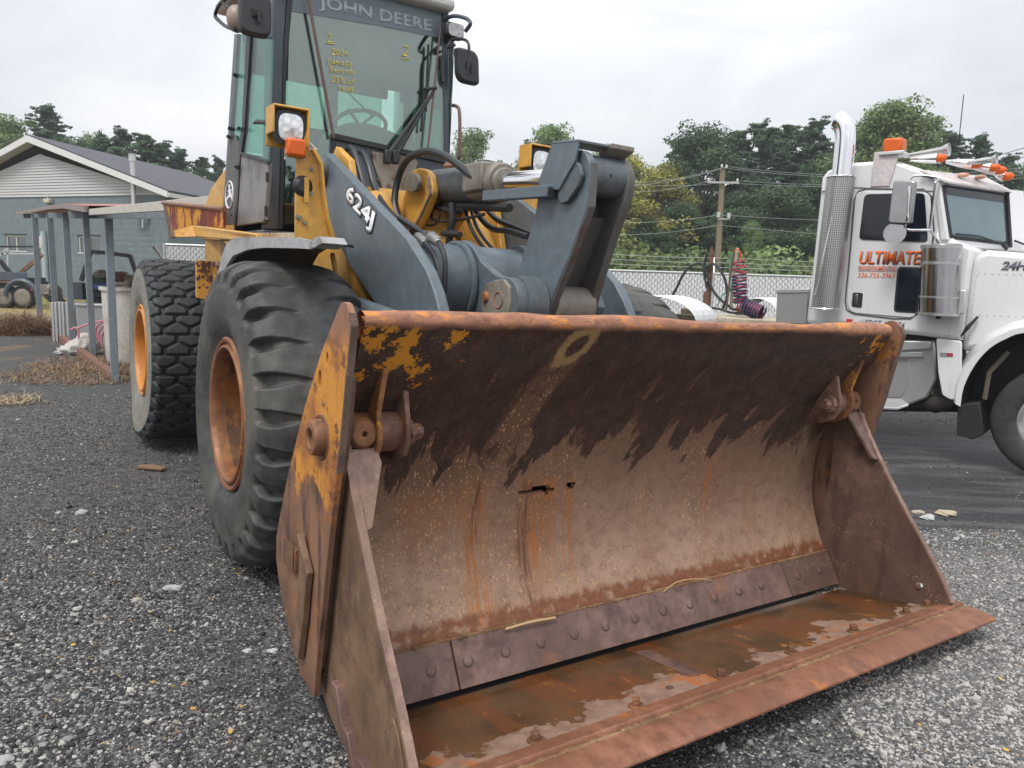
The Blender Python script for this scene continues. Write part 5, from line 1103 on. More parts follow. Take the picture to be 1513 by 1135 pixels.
MB().prism([(.51, -.45, eav-.15), (.61, -.45, eav-.15), (.61, -.45, eav-.01), (.51, -.45, eav-.01)], (-3.04, 10.57, 0)).build('gutter', plain('white_gutter', (.60, .60, .59), .5), house, .01)
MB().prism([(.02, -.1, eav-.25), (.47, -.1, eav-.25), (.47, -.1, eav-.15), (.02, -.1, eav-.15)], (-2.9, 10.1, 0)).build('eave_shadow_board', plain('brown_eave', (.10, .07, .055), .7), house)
vx = hq(198, 300, 1, -.25)[0]; vt, vb = hq(198, 226, 1, -.25)[2], hq(200, 322, 1, -.25)[2]
v = MB().cyl((vx, -.25, vb), (vx, -.25, vt-.25), .085, n=16).cyl((vx, -.25, vt-.28), (vx, -.25, vt-.02), .12, n=16).build('vent_pipe', M['alu'], house)
MB().cyl((vx, -.25, vt-.01), (vx, -.25, vt+.03), .18, .15, n=16).build('vent_cap', M['dark'], v); MB().tube([(vx, -.25, vb+.1), (vx+.2, -.25, vb+.08), (vx+.42, -.1, vb+.02), (vx+.42, .0, vb)], .07, 10, 3).cyl((vx+.33, -.2, vb-.35), (vx+.33, -.2, vb), .03).build('vent_elbow', M['alu'], v)
lx = hq(71, 297, 1, -.1); MB().box(lx, (.34, .18, .16)).cyl(lx+[0, 0, .08], lx+[0, 0, .22], .03).build('wall_lamp', plain('cream_lamp', (.50, .47, .38), .5), house, .03)
gx = hq(64, 342, 1, -.08); MB().cyl((gx[0], -.08, 0), (gx[0], -.08, gx[2]), .11, n=12).build('down_pipe', plain('pale_blue_pipe', (.38, .45, .48), .5), house)
mx_ = hq(61, 358, 1, -.12); MB().box(mx_, (.30, .16, .45)).build('meter_box', plain('white_box', (.55, .52, .50), .5), house, .02)
# ================================================================== OPEN SHED
shed = thing('open_shed', 'rusty lean-to shelter with grey steel posts, red sheet roof and white fascia', 'shelter')
SP = [(170, 565, 160, 318, 10.5), (138, 531, 126, 314, 8.5), (108, 508, 96, 314, 8.5), (84.5, 493, 73, 316, 8), (59.5, 480, 51, 318, 7.5)]
M['steelpost'] = paint('galvanised_grey_post', (.22, .26, .29), .5, (.12, .11, .10), dk=.4, streak=.3); M['sill'] = paint('rusty_sill', (.22, .11, .075), .7, (.1, .05, .04), dk=.5)
bs_ = [WORLD.P(a, b, 2, 0.) for a, b, _, _, _ in SP]; tops = []
dl = unit(bs_[-1]-bs_[0])
for i, (a, b, c, d, w_) in enumerate(SP):
    p = bs_[i]
    tp = WORLD.P(c, d, 1, p[1]); tops.append(tp)
    wd_ = w_/FPX*p[1]
    MB().beam(p, tp, wd_, wd_*.8, dl).build('post', M['steelpost'], shed, .006)
MB().beam(bs_[0]+[0, 0, .06], bs_[-1]+[0, 0, .06], .10, .12).build('sill_beam', M['sill'], shed, .006)
fa, fb_ = WORLD.P(130, 312, 1, bs_[0][1]-.35), WORLD.P(300, 300, 1, bs_[0][1]+2.6)
fl2 = WORLD.P(28, 316, 1, 18.6)
ed = MB()
A0, A1 = WORLD.P(131, 309, 1, bs_[0][1]-.30), WORLD.P(131, 318, 1, bs_[0][1]-.30)
B0, B1 = WORLD.P(320, 288, 1, bs_[0][1]-.9), WORLD.P(320, 307, 1, bs_[0][1]-.9)
MB().prism([A0, B0, B1, A1], (.01, .05, 0)).build('fascia_board', plain('weathered_white_board', (.50, .48, .43), .7, var=.2), shed, .004)
pts = [WORLD.P(x_, y_, 1, d_) for x_, y_, d_ in ((131, 308, bs_[0][1]-.3), (118, 307, 10.6), (98, 304, 12.2), (75, 306, 14.5), (50, 311, 16.8), (27, 315, 18.6))]
rf_ = MB(); far_off = np.array([5.2, 1.0, .22])
rf_.rings([[p, p+[0, 0, .035]] for p in pts], False, False)
for a_, b_ in zip(pts, pts[1:]):
    n = rf_.addv([a_, b_, b_+far_off, a_+far_off, a_+[0, 0, .03], b_+[0, 0, .03], b_+far_off+[0, 0, .03], a_+far_off+[0, 0, .03]])
    for q in ((0, 1, 2, 3), (4, 5, 6, 7)): rf_.face([n+i for i in q])
rf_.build('roof_sheet', paint('faded_red_sheet', (.34, .13, .10), .6, (.30, .25, .22), dk=.6), shed, 0)
eg = MB()
for a_, b_ in zip(pts, pts[1:]): eg.beam(a_+[-.02, -.02, -.01], b_+[-.02, -.02, -.01], .03, .07)
eg.build('roof_edge', plain('grey_brown_edge', (.25, .21, .19), .7, var=.3), shed, 0)
eg = MB()
for k in range(5):
    a_ = pts[0]+(pts[-1]-pts[0])*(k/4)+np.array([.1, .05, -.06]); eg.beam(a_, a_+far_off*.95, .06, .10)
eg.build('rafter', M['steelpost'], shed, 0)
for k in range(4): pass
# ================================================================== FENCES
def fence(name, label, A, B, h, spacing, slats, barbed, post_px=None):
    A = np.array(A, float); B = np.array(B, float); L = np.linalg.norm(B-A); d = unit(B-A); n = int(L/spacing)+1
    fr = Frame(np.array([d, np.cross([0, 0, 1], d), [0, 0, 1]]).T, A); t = thing(name, label, 'fence', fr)
    M_ = M['alu']
    for i in range(n+1):
        x = min(i*spacing, L); p = MB().cyl((x, 0, 0), (x, 0, h+.03), .038, n=10)
        if barbed: p.tube([(x, 0, h), (x+.02, .0, h+.02), (x+.06, .22, h+.42)], .02, 6)
        p.build('fence_post', M_, t)
    MB().cyl((0, 0, h), (L, 0, h), .026, n=8).build('top_rail', M_, t)
    if barbed:
        for q in (.3, .62, .95): MB().tube([(x, .06+.18*q, h+.05+.38*q-.02*math.sin(x*.9)**2) for x in np.linspace(0, L, 30)], .006, 4).build('barbed_wire', M['steel'], t)
        b = MB()
        for q in (.3, .62, .95):
            for x in np.arange(.1, L, .14): b.tube([(x-.02, .06+.18*q, h+.03+.38*q), (x+.02, .06+.18*q, h+.075+.38*q)], .004, 3)
        b.build('barbs', M['steel'], t, 0, kind='stuff')
    # privacy slats woven through diamond mesh: joined, several hundred
    s = MB()
    for x in np.arange(.04, L, slats):
        s.box((x, .0+.004*((int(x/slats)) % 2), h*.5-.01), (slats*.84, .006, h-.06))
    s.build('privacy_slats', plain('white_slats', (.76, .76, .77), .6, var=.08), t, 0, kind='stuff')
    w = MB(); k = .15
    for x in np.arange(-h, L, k):
        a0, a1 = max(x, 0), min(x+h, L)
        if a1 > a0:
            w.beam((a0, -.008, a0-x), (a1, -.008, a1-x), .004, .010, (0, 1, 0)); w.beam((a0, -.014, h-(a0-x)), (a1, -.014, h-(a1-x)), .004, .010, (0, 1, 0))
    w.build('chain_mesh', plain('mesh_wire', (.34, .36, .37), .5, .3), t, 0, kind='stuff')
    return t
f1 = WORLD.P(888, 400, 1, 20.); f2 = WORLD.P(1330, 412, 1, 20.3); hf = (f1[2]+f2[2])/2; f2 = f2+(f2-f1)*1.2
fence('yard_fence', 'long white slatted chain-link fence topped with barbed wire behind the truck', (f1[0], 20, hf-1.62), (f2[0], 20.6, hf-1.62), 1.62, 2.95, .075, True)
f1 = WORLD.P(243, 361, 1, 21.); f2 = WORLD.P(330, 363, 1, 21.2)
fence('side_fence', 'short white slatted fence panel beside the blue-grey building', (f1[0], 21, 0), (f2[0], 21.2, 0), f1[2], 1.7, .075, False)
# small leaning white pipe by the side fence
a_, b_ = WORLD.P(227, 365, 1, 19), WORLD.P(243, 388, 1, 18.8)
MB().tube([a_, b_, b_+(b_-a_)*2.5], [.045, .03, .03], 8).build('leaning_pipe', M['alu'], None, label='short pale pipe leaning beside the side fence', cat='pipe')
# ================================================================== UTILITY POLE AND WIRES
a_ = WORLD.P(1068, 250, 1, 38); b_ = WORLD.P(1060, 395, 1, 38.); g_ = a_+(b_-a_)*(a_[2]/(a_[2]-b_[2]))
PF = Frame(np.eye(3), (g_[0], 38, 0)); pole = thing('utility_pole', 'tall wooden utility pole with a crossarm before the dark trees', 'utility pole', PF)
wood = plain('pole_wood', (.20, .165, .11), .85, var=.25, bump=.3, sc=8); tp = a_-np.array([g_[0], 38, 0])
MB().tube([(0, 0, 0), tp*.5, tp], [.17, .15, .13], 12).build('pole_shaft', wood, pole)
def ppx(x, y): return WORLD.P(x, y, 1, 38)-np.array([g_[0], 38, 0])
MB().beam(ppx(1044, 270)+[0, -.18, 0], ppx(1090, 271)+[0, -.18, 0], .10, .09).build('crossarm', plain('grey_arm', (.40, .42, .42), .6), pole)
for x, y in ((1045, 268), (1065, 248), (1072, 249), (1088, 269)): MB().lathe([(.0, 0), (.06, .0), (.04, .05), (.06, .08), (.03, .14), (0, .15)], ppx(x, y)+[0, -.18, 0], (0, 0, 1), 8).build('insulator', plain('pale_insulator', (.5, .52, .53), .3), pole)
for x, y in ((1060, 319), (1075, 320)): MB().cyl(ppx(x, y)+[0, -.2, -.1], ppx(x, y)+[0, -.2, .14], .09).build('transformer_can', M['alu'], pole, .01)
MB().beam(ppx(1060, 324)+[0, -.15, 0], ppx(1077, 324)+[0, -.15, 0], .05, .05).build('bracket', M['alu'], pole)
def wire(p0, p1, q1, sag=.5, r=.010):
    a = ppx(*p0)+[0, -.18, 0]
    MB().tube([a+(ppx(*p1)-a)*t_-np.array([0, 0, sag*4*t_*(1-t_)]) for t_ in np.linspace(0, 1, 14)], r, 5).tube([a+(ppx(*q1)-a)*t_-np.array([0, 0, sag*4*t_*(1-t_)]) for t_ in np.linspace(0, 1, 14)], r, 5).build('power_line', plain('wire_grey', (.30, .32, .34), .6), pole)
wire((1072, 247), (830, 262), (1560, 242)); wire((1067, 249), (830, 267), (1560, 247)); wire((1088, 268), (830, 256), (1560, 252), .4); wire((1045, 269), (830, 275), (1560, 258), .4)
wire((1062, 318), (820, 322), (1560, 318), .3); wire((1062, 333), (820, 342), (1560, 350), .3)
wr = [WORLD.P(x, y, 1, 44) for x, y in ((1440, 240), (1560, 205))]; wr2 = [WORLD.P(x, y, 1, 44) for x, y in ((1440, 248), (1560, 222))]
MB().tube(wr, .02, 4).tube(wr2, .02, 4).build('power_line', M['black'], None, label='thin power lines crossing the sky above the truck bonnet', cat='cable')
# ================================================================== TREES
def leafmat(name, c1, c2, c3):
    t = NT(name); oi = t.n('ShaderNodeObjectInfo'); o = t.obj()
    a = t.n('ShaderNodeAttribute', attribute_name='shade'); f = a.outputs['Fac']
    col = t.mix(f, sc_(c1, 1.5), sc_(c2, 1.95)); col = t.mix(t.math('MULTIPLY', t.ss(t.noise(.45, 3, o), .52, .62), .8), col, c3)  # leaf colours lightened, distance haze partly put into them
    col = t.mix(t.math('MULTIPLY', oi.outputs['Random'], .35), col, c3)
    t.fin(col, .75, 0, None, .2)
    tl = t.n('ShaderNodeBsdfTranslucent'); t.put(tl.inputs[0], col); mx = t.n('ShaderNodeMixShader'); mx.inputs[0].default_value = .25
    t.t.links.new(t.b.outputs[0], mx.inputs[1]); t.t.links.new(tl.outputs[0], mx.inputs[2]); t.t.links.new(mx.outputs[0], t.out.inputs[0])
    return t.m
LM = {'pine': leafmat('pine_needles', (.034, .060, .042), (.075, .115, .070), (.055, .085, .055)),
      'green': leafmat('green_leaves', (.060, .100, .038), (.13, .19, .075), (.16, .18, .07)),
      'yellow': leafmat('yellowing_leaves', (.10, .13, .035), (.24, .23, .06), (.22, .15, .05)),
      'dark': leafmat('dark_green_leaves', (.030, .058, .032), (.07, .11, .052), (.05, .08, .04))}
bark = plain('tree_bark', (.12, .10, .085), .9, bump=.5, sc=8)
def leaves(cs, rs, n, size, seed, flat=.72, asp=.62):     # leaf quads round clump centres, each clump a loose shell
    g = np.random.default_rng(seed); cs = np.array(cs); rs = np.array(rs); w = rs**2; w = w/w.sum()
    k = g.choice(len(cs), n, p=w); d = g.normal(size=(n, 3)); d /= np.linalg.norm(d, axis=1)[:, None]
    rad = (.35+.75*g.random(n)**.6); c = cs[k]+d*(rs[k]*rad)[:, None]*np.array([1.1, 1.1, flat])
    nn = d+g.normal(size=(n, 3))*.7+np.array([0, 0, .4]); nn /= np.linalg.norm(nn, axis=1)[:, None]
    u = np.cross(nn, g.normal(size=(n, 3))); u /= np.linalg.norm(u, axis=1)[:, None]; v = np.cross(nn, u)
    s = size*(.5+.9*g.random(n)); a = s[:, None]*u; b = (s*asp)[:, None]*v
    V = np.stack([c-a, c-b, c+a, c+b], 1).reshape(-1, 3)
    me = bpy.data.meshes.new('crown'); me.vertices.add(4*n); me.vertices.foreach_set('co', V.ravel()); me.loops.add(4*n); me.loops.foreach_set('vertex_index', np.arange(4*n)); me.polygons.add(n)
    me.polygons.foreach_set('loop_start', np.arange(0, 4*n, 4)); me.polygons.foreach_set('loop_total', np.full(n, 4)); me.update(calc_edges=True)
    at = me.attributes.new('shade', 'FLOAT', 'POINT'); cl = g.random(len(cs)); sh = np.clip(cl[k]*.6+g.random(n)*.5, 0, 1); at.data.foreach_set('value', np.repeat(sh, 4).astype(np.float32))
    return me
def make_tree(kind, seed, H=10., n=6500):
    g = np.random.default_rng(seed); cs, rs = [], []; tb = MB()
    if kind == 'pine':
        tb.tube([(0, 0, 0), (.1, 0, H*.5), (.0, .05, H*.97)], [.22, .14, .03], 8)
        for i in range(110):
            t = .25+.73*(i/110)**.9; z = H*t; R_ = H*.29*(1-t)**.72*(.4+.8*g.random())+.15; a = g.random()*6.28
            tip = np.array([R_*math.cos(a), R_*math.sin(a), z+R_*.12+g.normal()*.15]); tb.tube([(0, 0, z-.1), tuple(tip*.6+np.array([0, 0, z*.4])), tuple(tip)], [.05, .03, .012], 5)
            for q in (.35, .6, .82, 1.):
                cs.append([tip[0]*q, tip[1]*q, z+(tip[2]-z)*q+g.normal()*.1]); rs.append((.17+.24*(1-t))*(.6+.8*g.random()))
        cs.append([0, 0, H*.98]); rs.append(.25); sz = .10
    else:
        tb.tube([(0, 0, 0), (.12, .05, H*.3), (.0, .0, H*.6), (.1, 0, H*.9)], [.24, .18, .11, .03], 8)
        for i in range(34):
            a = g.random()*6.28; t = .22+.74*g.random(); R_ = H*.30*math.sin(math.pi*min(1, (t-.08)*1.02))**.7*(.35+.75*g.random())
            R_ *= 1-max(0, (t-.55)/.45)**2*.85; tip = np.array([R_*math.cos(a), R_*math.sin(a), H*t]); tb.tube([(0, 0, H*(t*.6)), tuple(tip*[.5, .5, .85]), tuple(tip)], [.08, .05, .015], 5)
            cs.append(tip); rs.append(H*.075*(.6+.8*g.random()))
            for _ in range(3): q = tip+g.normal(size=3)*np.array([.7, .7, .6])*(1 if t < .7 else .5); cs.append(q); rs.append(H*.045*(.6+.8*g.random()))
        for z_ in (.95, .88, .8, .7, .6): cs.append(np.array([g.normal()*.2, g.normal()*.2, H*z_])); rs.append(H*.085)
        sz = .082
    return leaves(cs, rs, n, sz, seed+50, .32 if kind == 'pine' else .8, .36 if kind == 'pine' else .62), tb, H
TP = {}
def tree_proto(kind, look, seed, n):
    me, tb, H = make_tree(kind, seed, n=n); me.materials.append(LM[look])
    return me, tb, H
protos = [('pine', 'pine', 1, 30000), ('pine', 'dark', 2, 30000), ('round', 'green', 3, 22500), ('round', 'yellow', 4, 21000), ('round', 'dark', 5, 25500), ('pine', 'pine', 6, 30000), ('round', 'green', 7, 22500), ('round', 'dark', 8, 30000)]
PR = []
for kd, lk, sd_, n_ in protos:
    me, tb, H = tree_proto(kd, lk, sd_, n_); tr = tb.build('trunk', bark, None); tm = tr.data; bpy.data.objects.remove(tr); PR.append((me, tm, H, kd, lk))
KN = {'pine': 'pine_tree', 'round': 'broadleaf_tree'}
def place(i, px, topy, D, wide=1., label='', group=''):
    me, tm, H, kd, lk = PR[i]; q = WORLD.P(px, topy, 1, D); s = q[2]/H
    r = bpy.data.objects.new(KN[kd], None); COL.objects.link(r); r.location = (q[0], D, 0); r.scale = (s*wide, s*wide, s); r.rotation_euler = (0, 0, rng.random()*6.28)
    props(r, label, 'tree', group)
    for nm, m in (('crown', me), ('trunk', tm)):
        o = bpy.data.objects.new(nm, m); COL.objects.link(o); o.parent = r
GR, GL = 'trees behind the fence on the right', 'trees behind the blue-grey building'
T = [  # proto, px, top y, depth, width, label
 (2, 702, 192, 62, .95, 'green and yellowing tree seen between cab and bucket cylinder'),
 (6, 820, 186, 60, .95, 'loose green tree rising behind the bell crank of the loader'),
 (0, 782, 210, 64, .9, 'slim dark pine left of the loose green tree'),
 (3, 930, 228, 46, 1.35, 'yellow-green autumn tree just right of the bell crank'),
 (3, 975, 245, 47, 1.2, 'yellowing tree standing before the tall dark pines'),
 (2, 905, 216, 52, 1.0, 'pale green tree peeping over the bell crank top'),
 (4, 1040, 186, 54, 1.15, 'tall dark rounded tree left of the utility pole top'),
 (1, 1008, 205, 56, 1.1, 'dark pine left of the tall rounded tree'),
 (1, 1092, 190, 55, 1.2, 'dark pine just right of the utility pole top'),
 (5, 1128, 180, 54, 1.25, 'tall dark pine halfway between utility pole and exhaust stack'),
 (1, 1165, 182, 56, 1.2, 'dark pine second to the left of the exhaust stack'),
 (0, 1205, 176, 54, 1.2, 'dark pine directly left of the chrome exhaust stack'),
 (7, 1275, 184, 50, 1.0, 'dense dark tree right of the chrome exhaust stack'),
 (6, 1332, 150, 48, 1.15, 'tallest light green tree above the truck cab'),
 (2, 1300, 176, 49, 1.0, 'green tree just left of the tallest green tree'),
 (0, 1405, 192, 50, 1.0, 'thin pine left above the chrome air horns'),
 (5, 1448, 198, 50, 1.0, 'thin pine above the amber cab lights'),
 (0, 1490, 228, 52, 1.1, 'pine at the right edge over the truck visor'),
 (7, 1515, 245, 50, 1.1, 'dark tree cut by the right edge of the photo'),
 (4, 1010, 300, 44, 1.2, 'low dark tree between yellow tree and utility pole'),
 (7, 1100, 285, 45, 1.4, 'low dark tree right behind the utility pole'),
 (4, 1160, 275, 44, 1.4, 'low dark tree left of the truck cab'),
 (2, 1112, 328, 41, .8, 'small bright green tree right of the utility pole'),
 (7, 960, 322, 43, 1.3, 'low dark tree under the yellow autumn tree'),
 (3, 915, 330, 42, 1.0, 'low yellowing shrub-like tree right beside the bell crank'),
 (4, 1215, 260, 46, 1.3, 'dark tree hidden behind the exhaust stack guard'),
 (7, 1260, 250, 48, 1.2, 'dark tree directly behind the sleeper roof')]
for i, px, ty, D, w_, lb_ in T: place(i, px, ty, D, w_, lb_, GR)
T = [(2, 10, 172, 52, 1.2, 'green yellowish tree at the left edge behind the gable'),
 (5, 66, 154, 56, 1.15, 'tallest pine above the gable peak'),
 (7, 30, 205, 50, 1.3, 'dark broad tree left of the gable peak'),
 (4, 105, 205, 54, 1.1, 'dark tree right of the tallest pine'),
 (2, 135, 200, 57, .9, 'small green tree between gable peak and vent pipe'),
 (0, 178, 190, 55, 1.1, 'pine just left of the metal vent pipe'),
 (5, 152, 196, 55, 1.0, 'pine second to the left of the metal vent pipe'),
 (1, 214, 196, 55, 1.1, 'pine just right of the metal vent pipe'),
 (0, 240, 208, 56, 1.1, 'pine second to the right of the metal vent pipe'),
 (5, 262, 218, 56, 1.1, 'pine above the dark shingle roof slope'),
 (1, 298, 230, 56, .95, 'pine nearest to the loader cab on the left'),
 (7, 225, 245, 52, 1.3, 'low dark tree over the roof ridge end'),
 (4, 185, 240, 52, 1.3, 'low dark tree behind the vent pipe'),
 (0, 322, 232, 60, .8, 'slim pine right behind the loader cab'),
 (4, 280, 255, 52, 1.0, 'low dark tree between the roof and the loader')]
for i, px, ty, D, w_, lb_ in T: place(i, px, ty, D, w_, lb_, GL)
# undergrowth and the far wood that reads as one mass
def mass(name, x0, x1, y0, y1, h0, h1, n, look, label, size=.22, seed=3):
    g = np.random.default_rng(seed); m = int(abs(x1-x0)*1.3)+4; cs, rs = [], []
    for k in range(m*3):
        x = x0+(x1-x0)*g.random(); y = y0+(y1-y0)*g.random(); z = h0+(h1-h0)*g.random()**1.3; cs.append([x, y, z]); rs.append(.7+g.random()*.9)
    me = leaves(cs, rs, n, size, seed); me.materials.append(LM[look]); o = bpy.data.objects.new(name, me); COL.objects.link(o); props(o, label, None, None, 'stuff')
mass('undergrowth', 3, 26, 37.5, 40, .2, 2.6, 30000, 'green', 'green brambles and shrubs along the fence', seed=11, size=.15)
mass('far_wood', 2, 40, 58, 64, .5, 8.0, 30000, 'dark', 'dark far wood closing the gaps between trees', seed=12, size=.4)
mass('far_wood', -44, -8, 60, 66, .5, 5.0, 20000, 'dark', 'dark far wood behind the building', seed=13, size=.4)
mass('undergrowth', -8, 3, 44, 48, .2, 4.2, 9000, 'green', 'green shrubs behind the loader', seed=14, size=.2)
# ================================================================== ROAD TRACTOR (white)
aT = R(50); TX = np.array([math.sin(aT), -math.cos(aT), 0]); TY = np.array([math.cos(aT), math.sin(aT), 0])
TF = Frame(np.array([TX, TY, [0, 0, 1.]]).T, (4.273, 5.906, 0))
truck = thing('road_tractor', 'white long-nose road tractor with orange door lettering parked beyond the bucket', 'truck', TF)
Q = TF.P
def qq(pts, ax, v): return [Q(x, y, ax, v) for x, y in pts]
def tpl(name, pts, ax, v, th, mat, par=None, bevel=.006, **k):
    off = [0, 0, 0]; off[ax] = th; return MB().prism(qq(pts, ax, v), off).build(name, mat, par or truck, bevel, **k)
t = NT('white_truck_paint'); o_ = t.obj(); st_ = t.noise(5, 6, t.map(o_, (5, 5, .5)), .65); lowz = t.ss(t.sep(o_)[2], 1.25, .5)
M['twhite'] = t.fin(t.mix(t.math('MULTIPLY', t.ss(st_, .55, .75), t.math('ADD', .14, t.math('MULTIPLY', lowz, .5))), t.mix(t.noise(.8, 2), (.74, .745, .75), (.68, .685, .69)), (.42, .38, .32)), .2, 0, None, .5, Coat_Weight=.3)
M['tglass'] = plain('dark_tinted_glass', (.010, .014, .022), .06, 0, .1)
M['tchrome'] = plain('darkened_smudged_steel', (.36, .36, .36), .16, 1, .3, 0, 5)  # patchy smudges; base darkened to stand for mirrored ground and trees
M['tblack'] = plain('truck_black', (.018, .018, .02), .6)
YC = .06            # near side plane of the cab
# cab body
side = qq([(1190, 478), (1196, 430), (1211, 290), (1214, 262), (1222, 252), (1236, 246), (1262, 240), (1320, 236), (1362, 250), (1384, 268), (1392, 276), (1404, 352), (1440, 366), (1434, 400), (1425, 470), (1421, 503), (1395, 501), (1300, 488), (1248, 480)], 1, YC)
cb = MB().prism(side, (0, 1.78, 0)).build('cab_body', M['twhite'], truck, .035)
# panel seams, rivets
sm = MB()
def seam(pts, w=.006, m=None): sm.tube(qq(pts, 1, YC-.002), w, 4)
seam([(1213, 283), (1240, 281), (1262, 277), (1385, 283)])
sm.build('panel_seam', plain('grey_seam', (.22, .22, .22), .6), cb)
sm = MB(); seam([(1280, 279), (1268, 283), (1262, 296), (1257, 360), (1249, 445), (1251, 458), (1262, 464), (1320, 471), (1345, 471), (1358, 462), (1362, 450)], .007)
seam([(1280, 279), (1365, 280), (1376, 290), (1380, 340), (1378, 360)], .007)
sm.build('door_gap', plain('door_gap', (.10, .10, .10), .6), cb)
rv = MB()
for k in range(26):
    for x0, y0, x1, y1 in ((1270, 474, 1420, 498), (1216, 286, 1262, 283), (1244, 300, 1222, 470), (1412, 380, 1404, 495)): p = Q(x0+(x1-x0)*k/25, y0+(y1-y0)*k/25, 1, YC); rv.box(p+[0, -.002, 0], (.009, .008, .009))
rv.build('rivets', plain('rivet_white', (.5, .5, .5), .4), cb, 0, kind='stuff')
# door windows
door = tpl('cab_door', rr([(1265, 283), (1374, 285), (1378, 350), (1352, 470), (1256, 462), (1251, 445)], 9), 1, YC-.012, .012, M['twhite'], truck, .004)
tpl('door_window', rr([(1277, 287), (1366, 285), (1371, 358), (1269, 354)], 7), 1, YC-.020, .010, M['tglass'], door, .002)
tpl('low_window_seal', rr([(1326, 394), (1361, 395), (1356, 463), (1320, 461)], 6), 1, YC-.017, .006, M['tblack'], door, .002)
tpl('low_window', rr([(1329, 397), (1359, 398), (1353, 460), (1323, 458)], 5), 1, YC-.020, .006, M['tglass'], door, .001)
tpl('door_handle_recess', rr([(1260, 432), (1275, 433), (1273, 455), (1258, 453)], 3), 1, YC-.018, .006, M['tblack'], door, .001)
tpl('door_handle', [(1263, 435), (1267, 435), (1266, 450), (1262, 450)], 1, YC-.026, .008, M['chrome'], door, .002)
M['tor'] = plain('orange_lettering', (.86, .14, .012), .5); M['tdk'] = plain('dark_grey_shadow_print', (.12, .12, .15), .5)
def ttext(body, p0, p1, h, m, par, shear=0, bold=0, y=YC-.0145, dx=(0, 0)):
    a_, b_ = Q(p0[0]+dx[0], p0[1]+dx[1], 1, y), Q(p1[0]+dx[0], p1[1]+dx[1], 1, y)
    text(body, m, par, a_, b_-a_, (0, 0, 1), np.linalg.norm(b_-a_), h, .001, 'door_lettering', shear, bold)
ttext('ULTIMATE', (1269, 390), (1359, 391), .115, M['tdk'], door, .12, .022, YC-.0135, (1.6, 1.2))
ttext('ULTIMATE', (1269, 390), (1359, 391), .115, M['tor'], door, .12, .012, YC-.0150)
tpl('lettering_band', [(1268, 393), (1325, 394), (1325, 402.5), (1268, 401.5)], 1, YC-.0138, .0012, plain('grey_band', (.42, .43, .46), .5), door, 0)
ttext('ENVIRONMENTAL', (1269, 401), (1324, 402), .050, M['tor'], door, 0, .008)
ttext('336-755-3963', (1267, 410.5), (1322, 411.5), .045, M['tor'], door, .2, .008)
ttext('USDOT 1045994', (1273, 481), (1336, 486), .058, M['tdk'], cb, 0, .005, YC-.004)
ttext('24HR', (1479, 399), (1530, 400), .072, M['tdk'], cb, .2, .04, .115)
pl = tpl('red_placard', [(1251, 471), (1260, 472), (1259, 480), (1250, 479)], 1, YC-.004, .003, plain('red_print', (.60, .04, .04), .5), cb, 0)
# windshield: two flat panes meeting in a shallow V, deep frame, visor
A0 = Q(1393, 277, 1, YC+.0); A1 = Q(1404, 352, 1, YC+.0)
def wsp(px, py, side_=0):     # point on the near windshield plane
    n_ = unit(np.cross(np.array([.36, 1, 0.]), np.array([-.22, 0, 1.]))); o_ = A0
    d = (px-756.5)/FPX*ri-(py-567.5)/FPX*up+fw; ld = TF.M.T@d; lo = TF.M.T@(np.array([0, 0, CAMH])-TF.O)
    return lo+ld*(np.dot(o_-lo, n_)/np.dot(ld, n_)), n_
nW = wsp(1440, 300)[1]
def wpoly(pts, o): return [wsp(x, y)[0]+nW*o*(1 if nW[0] > 0 else -1) for x, y in pts]
sgn = 1 if nW[0] > 0 else -1
MB().prism(wpoly([(1388, 268), (1513, 282), (1525, 372), (1440, 366), (1398, 354)], .0), -nW*sgn*.05).build('windshield_frame', M['twhite'], cb, .01)
MB().prism(wpoly(rr([(1391, 273), (1484, 286), (1490, 363), (1403, 353)], 4), .006), -nW*sgn*.01).build('windshield_seal', M['tblack'], cb, .002)
wsg = NT('windshield_reflecting_sky'); wsg = wsg.fin((.11, .17, .19), .05, 0, None, .8)
MB().prism(wpoly(rr([(1395, 277), (1480, 289), (1485, 358), (1406, 349)], 4), .010), -nW*sgn*.006).build('windshield', wsg, cb, 0)
MB().prism(wpoly([(1396, 278), (1480, 290), (1481, 300), (1397, 288)], .0125), -nW*sgn*.002).build('sun_band', M['tglass'], cb, 0)
pw = wsp(1489, 300)[0]
far_ = MB().prism([wsp(1488, 288)[0]+nW*sgn*.006, wsp(1492, 366)[0]+nW*sgn*.006, wsp(1492, 366)[0]+np.array([-.18, .9, .0]), wsp(1488, 288)[0]+np.array([-.18, .9, .0])], (-.01, 0, 0)).build('windshield', wsg, cb, 0)
MB().tube([wsp(1486, 284)[0]+nW*sgn*.012, wsp(1491, 366)[0]+nW*sgn*.012], .018, 6).build('centre_post', M['tblack'], cb)
MB().tube(wpoly([(1408, 347), (1440, 350), (1476, 362), (1484, 366)], .03), .009, 6).tube(wpoly([(1476, 362), (1482, 369)], .03), .016, 6).build('wiper', M['tblack'], cb)
MB().tube(wpoly([(1494, 357), (1513, 364)], .03), .009, 6).build('wiper', M['tblack'], cb)
vis = [Q(1380, 262, 1, YC-.02), Q(1392, 273, 1, YC-.02)]
v0 = wsp(1386, 262)[0]; v1 = wsp(1392, 274)[0]; M['pinkish'] = paint('chalky_visor', (.62, .57, .56), .4, dk=.2, streak=.1)
e0 = wsp(1505, 289)[0]
vz = MB(); u_ = np.array([.36, 1, 0.])/1.06
